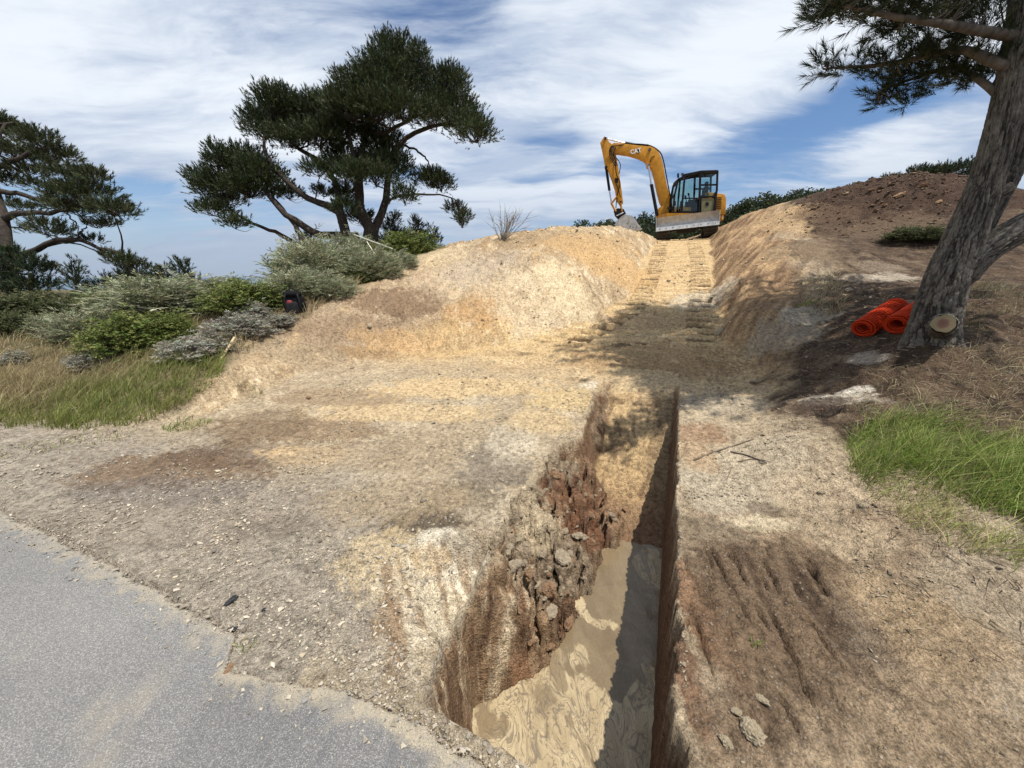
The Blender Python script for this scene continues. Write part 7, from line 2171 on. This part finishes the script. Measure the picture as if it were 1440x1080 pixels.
# wooden stake leaning in the grass; pale pole in the shrubs
def bar(name, a, b, r, mat, label, cat):
    a, b = np.array(a), np.array(b)
    bm = bmesh.new(); d = Vector(b - a)
    bm_box(bm, d / 2, (d.length, r, r * 0.6), d.to_track_quat('X', 'Z').to_matrix(), bev=r * 0.12)
    o = bm_obj(name, bm, mat); o.location = Vector(a); tag(o, label, cat)
WOOD = simple_mat('stake_wood', (0.50, 0.38, 0.22), 0.8, 0, 0.2, 14.0)
PALE = simple_mat('pale_wood', (0.58, 0.53, 0.42), 0.8, 0, 0.15, 14.0)
b = hit(312, 503); e = at(330, 474, np.dot(b - [0, 0, CAM_H], [0, CP, -SP]) + 0.25)
bar('wooden_stake', b - (e - b) * 0.15, e, 0.030, WOOD, 'leaning pale wooden stake in the grass beside the silver shrub', 'stake')
dpo = 9.6
bar('pole', at(498, 330, dpo + .3), at(552, 350, dpo - .3), 0.035, PALE, 'pale thin pole lying through the grey shrubs near the mound', 'pole')
bar('pole', at(516, 340, dpo), at(527, 357, dpo - .2), 0.022, PALE, 'short pale stick crossing under the long pale pole', 'stick')

# ------------------------------------------------------------------ black backpack by the shrubs
PK = simple_mat('pack_cloth', (0.009, 0.009, 0.010), 0.9, 0, 0.3, 18.0, spec=0.1, bmp=0.4)
PK2 = simple_mat('pack_cloth_grey', (0.020, 0.020, 0.021), 0.9, 0, 0.3, 18.0, spec=0.1, bmp=0.4)
PKR = simple_mat('pack_red', (0.20, 0.02, 0.025), 0.6, 0, 0.2, 18.0)
pb = hit(412, 442)
pack = empty('backpack', pb + [0.0, 0.08, 0.0], 0.35)
tag(pack, 'black backpack with a dark red patch standing on the edge of the sand', 'backpack')
def blob(name, c, s, mat, par, seed, p=2.6, dent=0.05):
    bm = bmesh.new(); bmesh.ops.create_icosphere(bm, subdivisions=4, radius=1.0)
    V = np.array([v.co[:] for v in bm.verts])
    k = (np.abs(V) ** p).sum(1) ** (-1 / p)
    V = V * k[:, None]; V = V * (1 + dent * fbm3(V + seed, 2.0, 3)[:, None])
    for v, q in zip(bm.verts, V * np.array(s) + np.array(c)): v.co = q
    return bm_obj(name, bm, mat, par, None, True)
blob('body', (0, 0, 0.19), (0.165, 0.125, 0.20), PK, pack, 1, 3.0)
fpk = blob('front_pocket', (-0.01, -0.125, 0.12), (0.12, 0.045, 0.11), PK2, pack, 2, 3.2)
blob('red_patch', (-0.045, -0.142, 0.215), (0.05, 0.02, 0.04), PKR, pack, 3, 2.5)
blob('lid', (0, -0.02, 0.36), (0.15, 0.125, 0.055), PK, pack, 4, 2.6)
for sx_ in (-0.09, 0.09):
    bm = bmesh.new(); bm_tube(bm, [(sx_, -0.10, 0.38), (sx_ * 1.2, -0.17, 0.30), (sx_ * 1.3, -0.16, 0.15), (sx_ * 1.1, -0.11, 0.04)], 0.016, 6, 16); bm_obj('strap', bm, PK2, pack)
bm = bmesh.new(); bm_tube(bm, [(-0.05, 0.0, 0.40), (-0.03, 0.0, 0.45), (0.03, 0.0, 0.45), (0.05, 0.0, 0.40)], 0.011, 6, 12); bm_obj('grab_handle', bm, PK2, pack)
blob('side_pocket', (0.165, 0.0, 0.12), (0.035, 0.09, 0.10), PK, pack, 6, 2.8)

# ------------------------------------------------------------------ rolls of orange barrier netting beside the trunk
m_net, N = new_mat('orange_netting')
g = N.n('ShaderNodeTexCoord').outputs['Object']
cn = N.mix(N.noise(g, 12.0, 3.0).outputs[0], (0.62, 0.042, 0.010), (0.80, 0.085, 0.016))
bs = N.n('ShaderNodeBsdfPrincipled', ins={'Base Color': cn, 'Specular IOR Level': 0.2, 'Roughness': 0.7})
tl = N.n('ShaderNodeBsdfTranslucent', ins={'Color': cn})
N.n('ShaderNodeOutputMaterial', ins={'Surface': N.n('ShaderNodeMixShader', ins={0: 0.3, 1: bs.outputs[0], 2: tl.outputs[0]}).outputs[0]})


def net_roll(px, py, rad, length, az, label, seed):
    rs = np.random.RandomState(seed)
    P = hit(px, py)
    ax = np.array([math.sin(az), math.cos(az), 0.0])
    P2 = P + ax * length
    ax = unit(np.array([P2[0], P2[1], float(ground([P2[0]], [P2[1]])[0])]) - P)
    sd = unit(np.cross(ax, [0, 0, 1])); upv = np.cross(sd, ax)
    turns = 4.0
    def sp(u, ph=0.0):
        r = rad * (0.45 + 0.55 * u) * (1 + 0.04 * np.sin(u * 19 + ph))
        a = u * turns * 2 * math.pi
        return r * np.cos(a), r * np.sin(a) * 0.88
    c0 = P + upv * rad * 0.88
    loops = tag(empty('netting_roll', P), label, 'netting roll')
    parts = []
    nL = int(length / 0.05)
    for i in range(nL + 1):
        u = np.linspace(0, 1, 100)
        x, y = sp(u, 0.5 * i * 0.1)
        C_ = c0 - P + ax * (i * length / nL + 0.012 * np.sin(u * 9 + i))[:, None] + sd * x[:, None] + upv * y[:, None]
        parts.append(tube(C_, [0.0075, 0.0075], 4, 100, cap=False))
    V, F = join_np(parts)
    link('net_hoops', mesh_mixed('net_hoops', V, F, True), m_net, loops)['kind'] = 'stuff'
    parts = []
    for u in np.linspace(0, 1, 84) ** 0.8:
        x, y = sp(np.array([u]))
        s0 = c0 - P + sd * x[0] + upv * y[0]
        parts.append(tube(np.array([s0, s0 + ax * length * 0.5 + 0.004 * rs.randn(3), s0 + ax * length]), [0.0045, 0.0045], 4, 5, cap=False))
    V, F = join_np(parts)
    link('net_strands', mesh_mixed('net_strands', V, F, True), m_net, loops)['kind'] = 'stuff'


net_roll(1212, 474, 0.125, 0.80, math.radians(62), 'roll of orange barrier netting lying farthest from the trunk, end towards us', 1)
net_roll(1258, 470, 0.125, 0.85, math.radians(58), 'second roll of orange netting, half hidden by the base of the big trunk', 2)
# wilted dark weed with a reddish bit beside the green grass
tuft(1165, 585, 0.13, 130, (0.05, 0.14), mixcol((0.05, 0.038, 0.028), (0.10, 0.07, 0.05), 0.4), 341, 'dark uprooted weed clump at the left end of the green grass')
stone(1156, 577, .012, 'brown', 0, 'small reddish bit on the dark uprooted weed', 'stone', 'stone', -0.6)
